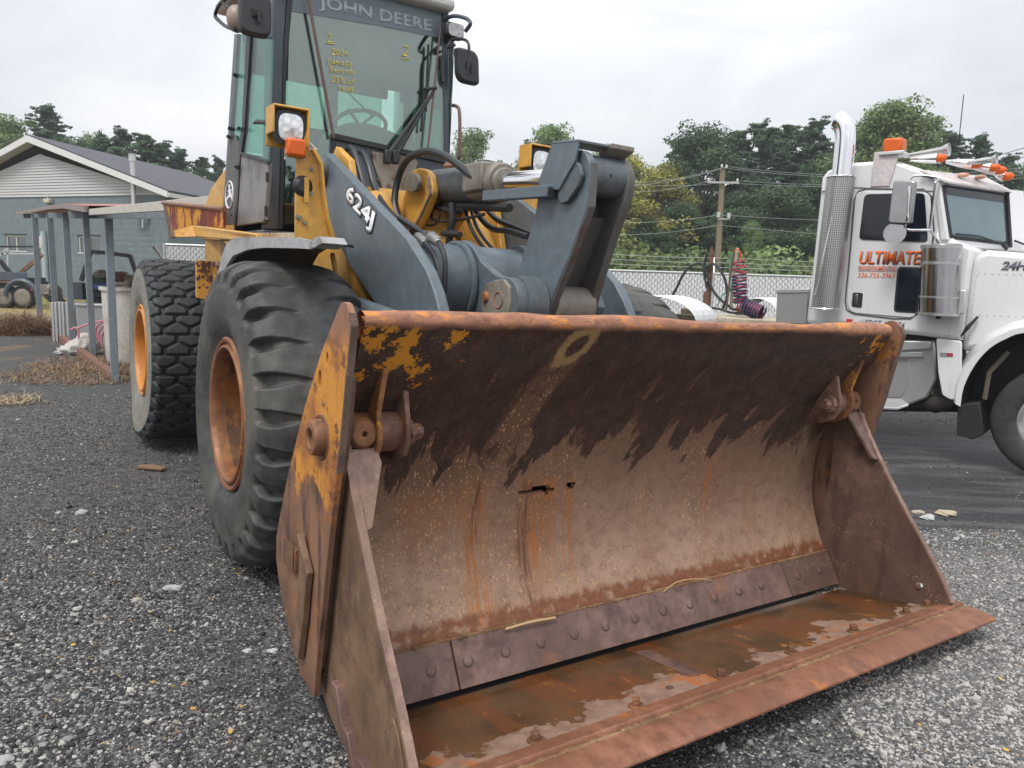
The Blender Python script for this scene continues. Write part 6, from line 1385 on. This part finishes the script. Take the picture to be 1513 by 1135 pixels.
a0 = v0+[-.14, -.02, .05]; a1 = v1+[.05, -.03, .01]; vz.prism([a0, a1, a1+u_*.98, a0+u_*.98+[0, 0, .03]], (0, 0, .02)); vz.prism([a0+u_*.98+[0, 0, .03], a1+u_*.98, a1+u_*.98+[-.25, .9, 0], a0+u_*.98+[-.25, .9, .0]], (0, 0, .02))
vz.build('sun_visor', M['pinkish'], cb, .004)
for x, y in ((1427, 262), (1452, 265)):
    MB().ball(wsp(x, y)[0]+[-.02, 0, .02], .05, 8, (1, 1, .4)).build('visor_patch', plain('pale_orange_lens', (.75, .42, .30), .4), cb)
# roof crown
rf = MB(); Rg = []
for x_, h_ in ((-1.92, .0), (-1.82, .11), (-1.5, .15), (-1.2, .13), (-1.0, .06), (-.93, .0)):
    Rg.append([np.array([x_, YC+.02+1.74*u, 2.38+h_*math.sin(math.pi*min(max(u, .0), 1))**.3-(.03 if x_ > -1.1 else 0)]) for u in np.linspace(0, 1, 14)])
rf.rings(Rg, False, False); rf.build('roof_crown', M['twhite'], cb)
tpl('roof_fairing', [(1292, 225), (1330, 223), (1326, 234), (1314, 275), (1286, 276)], 1, YC-.015, .02, M['pinkish'], cb, .004)
bx = Q(1322, 216, 1, .12); MB().box(bx+[0, 0, .0], (.16, .16, .12)).build('beacon_light', M['amber'], cb, .02)
MB().box(bx+[0, 0, -.07], (.2, .2, .03)).build('beacon_base', M['alu'], cb, .005)
def horn(p0, p1, r, n_='air_horn'):
    a_, b_ = Q(*p0, 1, .35), Q(*p1, 1, .35); b_ = b_+[0, -.03, 0]
    o = MB().tube([a_, a_+(b_-a_)*.6, a_+(b_-a_)*.85, b_], [.018, .028, r*.6, r], 16).build(n_, M['steel'], cb)
    d = unit(b_-a_); MB().lathe([(r, 0), (r*1.05, .008), (r*.9, .006), (r*.25, -.02), (0, -.02)], b_, d, 20).build('horn_mouth', M['steel'], o)
horn((1336, 231), (1402, 222), .055); horn((1430, 241), (1472, 236), .042)
for i, (x, y, x2) in enumerate(((1385, 234, 1345), (1438, 243, 1398), (1464, 248, 1425), (1473, 252, 1440), (1484, 261, 1470))):
    b_ = Q(x, y, 1, .30+.12*i if i else .22); a_ = Q(x2, y-4 if i else y+2, 1, (.30+.12*i) if i else .22)
    o = MB().tube([a_, (a_+b_)/2, b_], [.015, .035, .045], 12).build('cab_marker_light', M['chrome'], cb); MB().ball(b_+[.02, 0, 0], .042, 12, (1.35, .9, .9)).build('marker_lens', M['amber'], o)
MB().tube([Q(1416, 215, 1, .3), Q(1424, 140, 1, .3)], .004, 5).build('antenna', M['tblack'], cb)
# exhaust stack with guard
YS_ = -.10
e0, e1 = Q(1214, 480, 1, YS_), Q(1245, 215, 1, YS_); ex = unit(e1-e0)
stack = MB().tube([e0-[0, 0, .5], e0], .055, 16).build('exhaust_stack', M['steel'], truck)
s0, s1 = Q(1233, 262, 1, YS_)+[.035, 0, 0], Q(1247, 200, 1, YS_)
pth = [Q(1243, 268, 1, YS_), Q(1247, 230, 1, YS_), Q(1249, 205, 1, YS_), Q(1248, 190, 1, YS_), Q(1243, 181, 1, YS_), Q(1237, 178, 1, YS_)]
MB().tube(pth, .086, 28, 4, cap=False).build('stack_pipe', M['chrome'], stack)
q0, q1 = Q(1219, 456, 1, YS_), Q(1243, 262, 1, YS_)
MB().tube([q0, q1], .095, 28).build('muffler', M['steel'], stack)
def perf():
    t = NT('perforated_steel_guard'); uv = t.uvc(); v = t.vor(1, t.map(uv, (26, 74, 1)), rnd=0)
    hole = t.ss(v, .36, .28)
    col = t.mix(hole, (.50, .50, .49), (.10, .10, .10)); return t.fin(col, .36, t.math('SUBTRACT', .9, hole))
gd = MB(); uvs = []; Rg = []
for k, t_ in enumerate(np.linspace(0, 1, 3)):
    c = q0+(q1-q0)*t_; Rg.append([c+.118*np.array([math.cos(a), math.sin(a), 0]) for a in np.linspace(R(150), R(375), 20)]); uvs += [(i/19, t_) for i in range(20)]
gd.rings(Rg, False, False); gd.build('heat_guard', perf(), stack, 0, uv=uvs)
for t_ in (0, 1): MB().tube([q0+(q1-q0)*t_+.12*np.array([math.cos(a), math.sin(a), 0]) for a in np.linspace(R(150), R(375), 20)], .008, 6).build('guard_rim', M['chrome'], stack)
MB().tube([q0+[-.06, -.11, .12], q1+[-.01, -.11, -.35]], .010, 6).build('guard_rod', M['chrome'], stack)
# mirror
mr = [Q(1320, 268, 1, -.22), Q(1344, 268, 1, -.22), Q(1336, 333, 1, -.22), Q(1312, 333, 1, -.22)]
mo = MB().prism(qq(rr([(1322, 267), (1356, 268), (1349, 332), (1314, 331)], 5), 1, -.20), (0, -.05, 0)).build('side_mirror', M['tchrome'], truck, .012)
MB().lathe([(.0, -.035), (.05, -.025), (.085, .0), (.088, .012), (.0, .012)], Q(1322, 345, 1, -.22), (.2, -1, .1), 24).build('spot_mirror', M['tchrome'], mo)
MB().tube(qq([(1345, 272), (1350, 260), (1383, 262), (1384, 270)], 1, -.14), .011, 8, 3).tube([Q(1383, 266, 1, -.12), Q(1374, 338, 1, -.08), Q(1386, 358, 1, YC)], .012, 8).tube([Q(1336, 338, 1, -.2), Q(1345, 340, 1, -.18), Q(1374, 340, 1, -.08)], .011, 8).tube([Q(1344, 275, 1, -.27), Q(1341, 320, 1, -.27), Q(1336, 338, 1, -.2)], .010, 8).tube([Q(1383, 266, 1, -.12), Q(1392, 268, 1, YC)], .013, 8).build('mirror_bracket', M['chrome'], mo)
# air cleaner canister (see-through look of polished steel) on the side of the cowl
YA = -.05; c0_, c1_ = Q(1387, 466, 1, YA), Q(1391, 362, 1, YA)
ac = MB().cyl(c0_, c1_, .150, n=36).build('air_cleaner', M['tchrome'], truck, .006)
for t_, w_ in ((.02, .012), (.26, .008), (.74, .012), (.97, .014)): c = c0_+(c1_-c0_)*t_; MB().lathe([(.150, -w_), (.157, -w_), (.157, w_), (.150, w_)], c, (0, 0, 1), 36).build('cleaner_band', M['steel'], ac)
MB().box(c0_+[.16, .03, .12], (.05, .10, .2)).build('cleaner_latch', M['alu'], ac, .01); MB().cyl(c0_+[0, 0, -.03], c0_, .02).build('drain_valve', M['tblack'], ac)
# bonnet, wing, wheel
YH = .12
bon = [Q(1432, 374, 1, YH), Q(1440, 367, 1, YH), Q(1455, 363, 1, YH)]
x0 = Q(1428, 450, 1, YH)[0]
bz = Q(1440, 369, 1, YH)[2]
hd_ = MB().prism([(x0, YH, .95), (x0+.0, YH, bz-.10), (x0+.03, YH, bz-.03), (x0+.10, YH, bz), (1.0, YH, bz-.14), (1.05, YH, bz-.3), (1.05, YH, .8), (.75, YH, .8), (.62, YH, 1.02), (.3, YH, 1.15), (-.3, YH, 1.15), (-.55, YH, 1.0)], (0, 1.62, 0)).build('bonnet', M['twhite'], truck, .05)
rv = MB()
for k in range(12):
    for z in (1.62, 1.28): rv.box((x0+.06+k*.05, YH-.001, z), (.008, .008, .008))
    rv.box((x0+.05, YH-.001, 1.1+k*.05), (.008, .008, .008))
rv.build('rivets', plain('rivet_white', (.5, .5, .5), .4), hd_, 0, kind='stuff')
archo = [(1419, 601), (1424, 572), (1440, 540), (1462, 515), (1488, 500), (1513, 492)]
ap = [Q(x, y, 1, -.05) for x, y in archo]; ap = [np.array([p[0], 0, p[2]]) for p in ap]+[np.array([.05, 0, 1.19]), np.array([.35, 0, 1.10]), np.array([.55, 0, .92]), np.array([.66, 0, .62])]
ap = catmull(ap, 3)
wg = MB(); outer = [p*1.0 for p in ap]
Rg = []
for dy, k in ((0, 1.0), (-.0, 1.065), (.05, 1.10), (.20, 1.16)):
    Rg.append([np.array([p[0]*k, -.05+dy, p[2]*(1+(k-1)*.55)]) for p in ap])
wg.rings([[r[i] for r in Rg] for i in range(len(ap))], False, False)
wg.build('front_wing', M['twhite'], hd_, 0, 60)
MB().rings([[np.array([p[0], y_, p[2]]) for y_ in (-.05, .2, .45)] for p in ap], False, False).build('wheel_well', M['tblack'], hd_, 0)
MB().prism([(p[0], .40, p[2]+.02) for p in ap]+[(.66, .40, .3), (-.66, .40, .3)], (0, .05, 0)).build('well_back', M['tblack'], hd_, 0)
MB().tube([Q(1455, 590, 1, .1), Q(1462, 550, 1, .1), Q(1490, 520, 1, .1)], .02, 6).build('well_strut', plain('dusty_strut', (.14, .12, .09), .7), hd_)
MB().prism([(-.66, 0, .52), (-.50, 0, .56), (-.44, 0, .30), (-.52, 0, .24), (-.64, 0, .26)], (0, .35, 0)).build('mud_flap', M['tblack'], truck, .01)
lt = MB().tube([Q(1420, 497, 1, YC-.01), Q(1430, 484, 1, YC-.02), Q(1445, 468, 1, YH-.03)], [.008, .018, .010], 6).build('bonnet_latch', M['tblack'], hd_)
def truck_wheel(x, y, par, s=-1, alloy=True):
    w = bpy.data.objects.new('wheel', None); COL.objects.link(w); w.parent = par; w.location = (x, y, .455)
    tr = rubber('truck_tyre', (.030, .031, .033), (.10, .095, .085), .35) if 'tt' not in M else M['tt']; M['tt'] = tr
    MB().lathe([(.255, 0), (.27, .012), (.33, .02), (.40, .015), (.435, -.005), (.452, -.03), (.455, -.06), (.448, -.065), (.448, -.075), (.455, -.08), (.455, -.12), (.448, -.125), (.448, -.135), (.455, -.14), (.455, -.19), (.44, -.22), (.38, -.24)], (0, 0, 0), (0, -1, 0), 72).build('tyre', tr, w)
    MB().lathe([(.258, .0), (.262, .008), (.25, .012), (.243, .0), (.236, -.02), (.225, -.035), (.21, -.035), (.11, -.02), (.09, .01), (.085, .03), (.0, .035)], (0, 0, 0), (0, -1, 0), 48).build('rim', M['alu'], w)
    for k in range(10):
        a = k*.628; MB().cyl((.175*math.cos(a), .028, .175*math.sin(a)), (.175*math.cos(a), .033-.005+.008, .175*math.sin(a)), .030, n=12).build('hand_hole', M['tblack'], w).location = (0, -.006, 0)
        MB().bolt((.125*math.cos(a+.3), .02, .125*math.sin(a+.3)), (0, -1, 0), .014, .03).build('wheel_nut', M['chrome'], w)
    return w
truck_wheel(0.03, .02, truck); 
# step box, battery box, fairing panel under the cab
MB().prism(qq([(1296, 503), (1376, 504), (1374, 516), (1296, 520)], 1, .10), (0, .4, 0)).build('step_box', M['alu'], truck, .01)
tread = NT('tread_plate'); o_ = tread.obj(); vv = tread.vor(42, tread.map(o_, (1, 1, 1), rot=(0, .78, 0)), rnd=0); tread = tread.fin(tread.mix(tread.ss(vv, .42, .25), (.36, .36, .36), (.66, .66, .65)), .35, .35, tread.bump(tread.ss(vv, .45, .2), .6, .006))
stp = MB().prism(qq([(1262, 503), (1382, 503), (1384, 560), (1370, 588), (1345, 598), (1262, 593)], 1, .16), (0, .6, 0)).build('step_box', M['alu'], truck, .02)
tpl('step_recess', [(1278, 530), (1343, 530), (1342, 572), (1331, 588), (1270, 586)], 1, .155, .01, tread, stp, .004)
MB().prism([Q(1275, 588, 1, .10), Q(1332, 589, 1, .10), Q(1343, 597, 1, .0), Q(1326, 603, 1, -.02), Q(1262, 600, 1, -.02)], (0, 0, -.02)).build('step_plate', M['alu'], stp, .003)
tpl('step_ledge', [(1270, 519), (1364, 520), (1363, 528), (1270, 527)], 1, .12, .06, M['alu'], stp, .006)
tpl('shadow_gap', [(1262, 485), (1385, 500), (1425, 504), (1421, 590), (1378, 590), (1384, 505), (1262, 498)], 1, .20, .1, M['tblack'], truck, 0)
fp_ = tpl('side_fairing', rr([(1383, 500), (1421, 504), (1420, 590), (1404, 591), (1392, 584), (1386, 550)], 4), 1, .02, .03, M['twhite'], truck, .008)
tpl('fairing_badge', [(1389, 521), (1408, 522), (1408, 527), (1389, 526)], 1, .014, .003, plain('red_badge', (.35, .04, .05), .5), fp_, 0); tpl('fairing_badge', [(1389, 521), (1399, 521.6), (1399, 526.6), (1389, 526)], 1, .012, .003, plain('grey_badge', (.25, .25, .27), .5), fp_, 0)
MB().tube([Q(1345, 592, 1, .3), Q(1362, 594, 1, .3), Q(1385, 596, 1, .25), Q(1412, 598, 1, .2)], [.05, .06, .09, .03], 10, 3).tube([Q(1290, 600, 1, .5), Q(1420, 601, 1, .5)], .05, 8).build('chassis_gear', plain('dark_brown_steel', (.045, .035, .03), .7), truck)
# chassis rails and rear deck, drive axle wheels, half fenders
MB().box((-3.2, .62, .78), (4.0, .10, .22)).box((-3.2, 1.35, .78), (4.0, .10, .22)).build('chassis_rail', M['tblack'], truck, .01)
MB().cyl((-2.5, .12, .62), (-1.7, .12, .62), .26, n=28).build('fuel_tank', M['alu'], truck, .01)
M['cream'] = paint('cream_deck', (.50, .45, .33), .6, dk=.5)
dk = [Q(1038, 466, 1, .7), Q(1149, 478, 1, .7)]
MB().box((-3.05, .95, dk[0][2]-.03), (1.35, .75, .06)).build('rear_deck', M['cream'], truck, .01)
MB().box((-3.55, .9, dk[0][2]+.03), (.25, .35, .08)).build('deck_box', M['cream'], truck, .01)
for (cx, cy) in ((-3.75, .22), (-3.02, 1.45)):
    pass
def half_fender(px0, px1, ytop, ybot, yp, w_):
    a_ = Q((px0+px1)/2, ytop, 1, yp); xa, xb = Q(px0, ybot, 1, yp)[0], Q(px1, ybot, 1, yp)[0]; zb_ = Q(px1, ybot, 1, yp)[2]-.02
    r_ = abs(xb-xa)/2; n = 18; o = MB(); Rg = []
    for k in range(n+1):
        t_ = math.pi*k/n; x_ = (xa+xb)/2-r_*math.cos(t_); z_ = zb_+(a_[2]-zb_)*math.sin(t_)
        Rg.append([np.array([x_, yp+w_*u, z_+.012*(1 if j_ % 2 else 0)]) for j_, u in enumerate(np.linspace(0, 1, 9))])
    return o.rings(Rg, False, False).build('half_fender', plain('white_poly_fender', (.66, .67, .68), .4), truck, 0, 10)
half_fender(905, 1029, 438, 478, .10, .55); half_fender(1085, 1150, 441, 472, 1.25, .5)
for x_ in (-3.65, -4.75):
    truck_wheel(x_, .12, truck); truck_wheel(x_, 1.75, truck)
# tread-plate box behind the cab
tb_ = tpl('tool_box', [(1148, 432), (1193, 431), (1191, 478), (1146, 478)], 1, .25, .5, tread, truck, .004)
tpl('box_lid', [(1147, 428), (1195, 427), (1194, 432), (1147, 433)], 1, .24, .52, M['alu'], tb_, .003)
# air line mast: rusty posts, cream post, black loops, coiled red and blue lines
YM = .9
mast = MB()
mast.tube([Q(1043, 462, 1, YM), Q(1052, 365, 1, YM)], .022, 8).tube([Q(1048, 455, 1, YM), Q(1054, 372, 1, YM)], .012, 6)
mast.box(Q(1044, 445, 1, YM), (.07, .05, .22)); mast.build('air_line_mast', M['rust'], truck)
MB().tube([Q(1080, 458, 1, YM), Q(1082, 420, 1, YM), Q(1090, 366, 1, YM)], .017, 6).build('line_post', M['cream'], truck)
MB().tube([Q(1073, 458, 1, YM-.1), Q(1080, 400, 1, YM-.1), Q(1085, 372, 1, YM-.1)], .012, 6).build('line_post', M['brown_bar'], truck)
for pth_, r_, m_ in (([(992, 440), (1000, 425), (1012, 402), (1028, 390), (1040, 392), (1046, 412), (1058, 436), (1080, 455), (1092, 458)], .016, 'hose'), ([(1044, 395), (1054, 390), (1066, 402), (1073, 420), (1074, 440), (1068, 456)], .016, 'hose'), ([(1046, 375), (1042, 385), (1040, 400), (1044, 425)], .014, 'hose'),
                   ([(1085, 372), (1090, 368), (1095, 378), (1092, 386)], .006, 'tor'), ([(1083, 372), (1079, 385), (1078, 405)], .008, 'cgreen'), ([(1022, 458), (1040, 455), (1060, 456), (1080, 462), (1100, 462)], .014, 'hose'), ([(1060, 452), (1068, 436), (1078, 430), (1084, 412)], .008, 'cgreen')):
    if m_ == 'cgreen' and 'cgreen' not in M: M['cgreen'] = plain('green_line', (.10, .30, .20), .5)
    MB().tube([Q(x, y, 1, YM-.05) for x, y in pth_], r_, 8, 4).build('air_line', M[m_], truck)
def coil(p0, p1, turns, r, wr, m_, ph=0):
    a_, b_ = Q(*p0, 1, YM-.12), Q(*p1, 1, YM-.12); u, v, d = basis(b_-a_); n = turns*14
    MB().tube([a_+(b_-a_)*k/n+r*(math.cos(k*2*math.pi/14+ph)*u+math.sin(k*2*math.pi/14+ph)*v) for k in range(n+1)], wr, 5).build('coiled_line', m_, truck)
cr = plain('red_coil', (.36, .045, .07), .5); cbk = plain('blue_black_coil', (.03, .04, .10), .4)
coil((1092, 405), (1094, 448), 9, .075, .009, cbk); coil((1093, 385), (1094, 450), 7, .070, .009, cr, 1.5); coil((1092, 450), (1124, 462), 9, .075, .009, cr); coil((1100, 452), (1126, 464), 7, .08, .012, cbk, 1)
# ================================================================== LEFT YARD ITEMS
def W_(x, y, d): return WORLD.P(x, y, 1, d)
# white drum
p = WORLD.P(190, 528, 2, 0.); dd = 11.2; tp = W_(190, 424, dd)
rr_ = W_(208, 470, dd)[0]-W_(172, 470, dd)[0]
drum = thing('white_tank', 'cloudy white open plastic tank behind the front shed post', 'tank', Frame(np.eye(3), (tp[0], dd, 0)))
Rd = .36
MB().lathe([(.0, .01), (Rd*.9, .01), (Rd*.94, .05), (Rd*.96, tp[2]*.5), (Rd*.97, tp[2]*.52), (Rd, tp[2]-.06), (Rd+.03, tp[2]-.05), (Rd+.03, tp[2]), (Rd-.01, tp[2]), (Rd-.02, tp[2]-.3)], (0, 0, 0), (0, 0, 1), 40).build('tank_shell', paint('cloudy_plastic', (.62, .60, .55), .4, (.35, .25, .15), dk=.5, streak=.4), drum)
for s in range(4):
    a = s*1.7; MB().box((.12*math.cos(a), .12*math.sin(a), tp[2]-.02+.03*s), (.34, .06, .05), np.array(Matrix.Rotation(a, 3, 'Z'))).build('scrap_piece', plain('khaki_scrap', (.22, .20, .15), .8), drum, .01)
# two tread-plate boxes
bxs = thing('metal_tool_box', 'battered diamond-plate tool box standing on end between shed posts', 'tool box', Frame(np.eye(3), W_(143, 470, 13.2)*[1, 1, 0]+[0, 0, 0]))
z_ = W_(143, 451, 13.2)[2]; MB().box((0, 0, z_/2), (.50, .35, z_)).build('box_shell', tread, bxs, .01); MB().box((0, 0, z_+.01), (.54, .40, .03)).build('box_lid', M['alu'], bxs, .004)
bxs = thing('ribbed_crate', 'grey ribbed metal crate left of the diamond-plate tool box', 'crate', Frame(np.eye(3), W_(106, 470, 13.8)*[1, 1, 0]))
cp_ = MB()
for k in range(9): cp_.box((-.26+k*.065, 0, z_/2), (.04, .30+.02*(k % 2), z_))
cp_.build('ribbed_side', M['alu'], bxs, .004); MB().box((0, 0, z_/2), (.56, .26, z_-.03)).build('crate_core', plain('crate_grey', (.35, .35, .34), .6), bxs)
# sack with pink hose
c = WORLD.P(110, 523, 2, 0.); sk_ = thing('canvas_sack', 'crumpled off-white canvas sack slumped over the rusty sill', 'sack', Frame(np.eye(3), c))
g = bmesh.new(); bmesh.ops.create_icosphere(g, subdivisions=4, radius=1)
for v in g.verts:
    co = v.co; k = 1-.13*abs(math.sin(co.x*4+co.z*6+co.y*2))-.10*abs(math.sin(co.y*9-co.z*5))+.06*math.sin(co.x*17+co.y*13)
    u_ = (co.x+1)/2; zt_ = .05+.42*u_**1.2*(1.15-u_*.3)
    v.co = Vector((co.x*.40*k+.06, co.y*.26*k*(1.2-.5*max(co.z, 0)), max(0, co.z*.6+.4)*zt_*k*1.3))
me = bpy.data.meshes.new('sack_cloth'); g.to_mesh(me); g.free(); me.materials.append(plain('canvas', (.48, .46, .42), .9, bump=.5, sc=14)); o = bpy.data.objects.new('sack_cloth', me); COL.objects.link(o); o.parent = sk_
for p_ in me.polygons: p_.use_smooth = True
pk_ = plain('pink_hose_rubber', (.60, .25, .30), .5)
hs = thing('pink_hose', 'loops of faded pink hose hanging beside the canvas sack', 'hose', WORLD)
for pts in ([(104, 488), (112, 484), (116, 492), (117, 505), (124, 518), (131, 521)], [(113, 486), (128, 480), (150, 474), (160, 470)], [(143, 500), (142, 485), (150, 476), (160, 472)], [(147, 505), (146, 492), (152, 482), (160, 478)], [(151, 512), (150, 498), (156, 487), (162, 484)]):
    MB().tube([W_(x, y, 11.8) for x, y in pts], .016, 6, 4).build('hose_loop', pk_, hs)
# dry straw heaps
def straw(name, cx, cy, rx, ry, h, n, c_, label, seed=1, L=.16):
    g = np.random.default_rng(seed); b = MB(); r = np.sqrt(g.random(n))*.98; a = g.random(n)*6.28; X = cx+rx*r*np.cos(a); Y = cy+ry*r*np.sin(a); Z = h*(1-r*r)*g.random(n)
    th = g.random(n)*6.28; el = g.normal(0, .35, n); l = L*(.5+g.random(n)); dv = np.stack([np.cos(th)*np.cos(el), np.sin(th)*np.cos(el), np.sin(el)], -1)*l[:, None]; w = np.stack([-np.sin(th), np.cos(th), np.zeros(n)], -1)*.004
    p = np.stack([X, Y, Z+.01], -1); V = np.stack([p-w, p+w, p+dv*.5+[0, 0, .015]+w, p+dv*.5+[0, 0, .015]-w, p+dv+w*.3, p+dv-w*.3], 1).reshape(-1, 3)
    V[:, 2] = np.maximum(V[:, 2], .003); b.v = [tuple(q) for q in V]; b.f = [f for k in range(n) for f in ((6*k, 6*k+1, 6*k+2, 6*k+3), (6*k+3, 6*k+2, 6*k+4, 6*k+5))]; b.m = [0]*len(b.f)
    b.build(name, plain('straw_'+str(seed), c_, .9, var=.4, sc=6), None, 0, 0, kind='stuff', label=label)
cc = WORLD.P(30, 492, 2, 0.); straw('straw_heap', cc[0], cc[1], .9, .7, .38, 5000, (.22, .13, .07), 'brown straw heap at the left of the shed', 21, .30)
cc = WORLD.P(130, 555, 2, 0.); straw('loose_straw', cc[0], cc[1], 1.1, .9, .03, 1500, (.26, .18, .10), 'loose straw scattered at the shed sill', 22)
cc = WORLD.P(8, 594, 2, 0.); straw('loose_straw', cc[0], cc[1], .4, .25, .015, 260, (.38, .29, .17), 'loose pale straw at the left edge', 23)
cc = WORLD.P(190, 540, 2, 0.); straw('loose_straw', cc[0], cc[1], 1.3, 1.0, .04, 2200, (.24, .16, .10), 'loose straw by the white tank', 24)
cc = WORLD.P(25, 480, 2, 0.); straw('dry_grass', cc[0], cc[1]+1.5, 5, 1.8, .05, 7000, (.36, .27, .13), 'dry grass behind the straw heap', 25, .2)
cc = WORLD.P(80, 455, 2, 0.); straw('green_grass', cc[0], cc[1]+2, 12, 3.0, .06, 9000, (.28, .29, .10), 'short green and yellow grass before the building', 26, .3)
# black implement parts between posts
for lab, pts in (('black angular steel bracket leaning between the left shed posts', [(68, 435), (82, 450), (92, 462), (90, 470), (78, 480)]), ('black square tube lying by the ribbed crate', [(88, 440), (100, 453)])):
    MB().tube([W_(x, y, 15.2) for x, y in pts], .055, 4).build('steel_bracket', M['tblack'], None, .004, label=lab, cat='bracket')
jk = thing('engine_part', 'grey greasy machine part propped behind the shed posts', 'engine part', WORLD)
for k, (x, y, r) in enumerate(((74, 428, .14), (70, 436, .1), (82, 432, .12), (78, 440, .09))):
    MB().box(W_(x, y, 15.4), (r*2, r*1.3, r*1.4), np.array(Matrix.Rotation(k*.6, 3, 'Y'))).cyl(W_(x, y, 15.3), W_(x+5, y-3, 15.2), r*.6).build('casting', M['greasy'], jk, .01)
# trailer at far left
tf = thing('flat_trailer', 'black utility trailer with rusty arms and white rails at the left edge', 'trailer', WORLD); D = 23.
MB().beam(W_(-40, 413, D), W_(44, 414, D), 1.6, .14).beam(W_(-40, 420, D), W_(46, 419, D), 1.7, .10).build('trailer_frame', M['tblack'], tf, .01)
MB().beam(W_(-30, 407, D-.8), W_(40, 409, D-.8), .05, .25).build('side_board', M['cabgrey'], tf, .01)
MB().beam(W_(-20, 416, D-.9), W_(24, 417, D-.9), .08, .06).build('rusty_rail', M['rust'], tf)
for a_, b_, m_ in (((0, 385), (20, 410), 'tblack'), ((20, 412), (50, 387), 'rust'), ((50, 387), (62, 376), 'rust'), ((14, 404), (26, 411), 'rust')): MB().beam(W_(*a_, D-.6), W_(*b_, D-.6), .09, .10).build('ramp_arm', M[m_], tf)
for a_, b_ in (((-30, 364.5), (50, 364.5)), ((-30, 374), (50, 375)), ((12, 366), (12, 396)), ((10, 367), (-4, 384))): MB().beam(W_(*a_, D-.3), W_(*b_, D-.3), .05, .05).build('white_rail', M['alu'] if a_[1] > 365 else M['tblack'], tf)
for x in (5, 33):
    c = W_(x, 428, D-.85); w = MB().lathe([(.12, .0), (.30, .02), (.34, -.02), (.34, -.18), (.3, -.2)], (c[0], c[1], .34), (0, -1, 0), 28).build('wheel', M['tblack'], tf); MB().lathe([(0, .0), (.1, .02), (.22, .012), (.24, 0)], (c[0], c[1]-.02, .34), (0, -1, 0), 24).build('rim', M['greasy'], w)
c = W_(33, 428, D-.85); MB().tube([(c[0]+.46*math.cos(a), c[1]-.05, .36+.46*math.sin(a)) for a in np.linspace(0, math.pi, 14)], .07, 6).build('mudguard', M['cabgrey'], tf)
MB().box(W_(49, 427, D-.9), (.12, .05, .10)).build('tail_lamp', plain('red_lamp', (.6, .02, .03), .3), tf, .01)
# blue-black flatbed with engine
tf = thing('service_trailer', 'dark blue service trailer with a black frame carrying a greasy engine', 'trailer', WORLD); D = 19.
MB().beam(W_(122, 421, D), W_(205, 427, D), 1.2, .16).build('trailer_bed', plain('dark_blue_bed', (.03, .045, .075), .5), tf, .01)
MB().beam(W_(140, 423.5, D-.63), W_(172, 425, D-.63), .03, .10).build('blue_stripe', plain('bright_blue_strip', (.06, .16, .45), .5), tf)
MB().box(W_(122, 430, D-.4), (.28, .5, .40)).box(W_(162, 436, D-.1), (.9, .6, .25)).build('under_box', M['cabgrey'], tf, .01)
for a_, b_ in (((120, 415), (134, 372)), ((134, 372), (150, 373)), ((150, 373), (192, 378)), ((192, 377), (204, 412))): MB().beam(W_(*a_, D-.5), W_(*b_, D-.5), .07, .09).build('roll_frame', M['pillarc'], tf, .004)
MB().box(W_(152, 414, D-.2), (.6, .4, .22)).build('green_block', plain('dark_green_block', (.03, .06, .055), .6), tf, .02)
for x, y, r in ((150, 405, .17), (146, 407, .12), (158, 406, .13), (172, 408, .15), (180, 410, .20), (190, 412, .16), (199, 411, .12)): MB().ball(W_(x, y, D-.3), r, 10, (1.2, 1, .8)).cyl(W_(x, y, D-.55), W_(x, y, D-.1), r*.6).build('engine_casting', M['greasy'] if x % 4 else M['rust'], tf, .01)
for x in (140, 158): c = W_(x, 440, D-.5); MB().lathe([(.0, .0), (.26, .02), (.3, -.02), (.3, -.18)], (c[0], c[1], .3), (0, -1, 0), 24).build('wheel', M['tblack'], tf)
MB().box(W_(115, 427, D-.5), (.22, .1, .14)).build('amber_lamp', M['amber'], tf, .02)
# ================================================================== HAZE
hz = MB().box((0, 95, 24), (400, 230, 54)).build('haze', [], None, 0, 0, kind='stuff', label='thin pale morning haze over the yard')
hm = bpy.data.materials.new('haze'); hm.use_nodes = True; hm.node_tree.nodes.clear()
_o = hm.node_tree.nodes.new('ShaderNodeOutputMaterial'); _v = hm.node_tree.nodes.new('ShaderNodeVolumePrincipled'); _v.inputs['Color'].default_value = (.86, .90, .95, 1); _v.inputs['Density'].default_value = .0012; _v.inputs['Anisotropy'].default_value = .2
hm.node_tree.links.new(_v.outputs[0], _o.inputs['Volume']); hz.data.materials.append(hm); hz.display_type = 'WIRE'
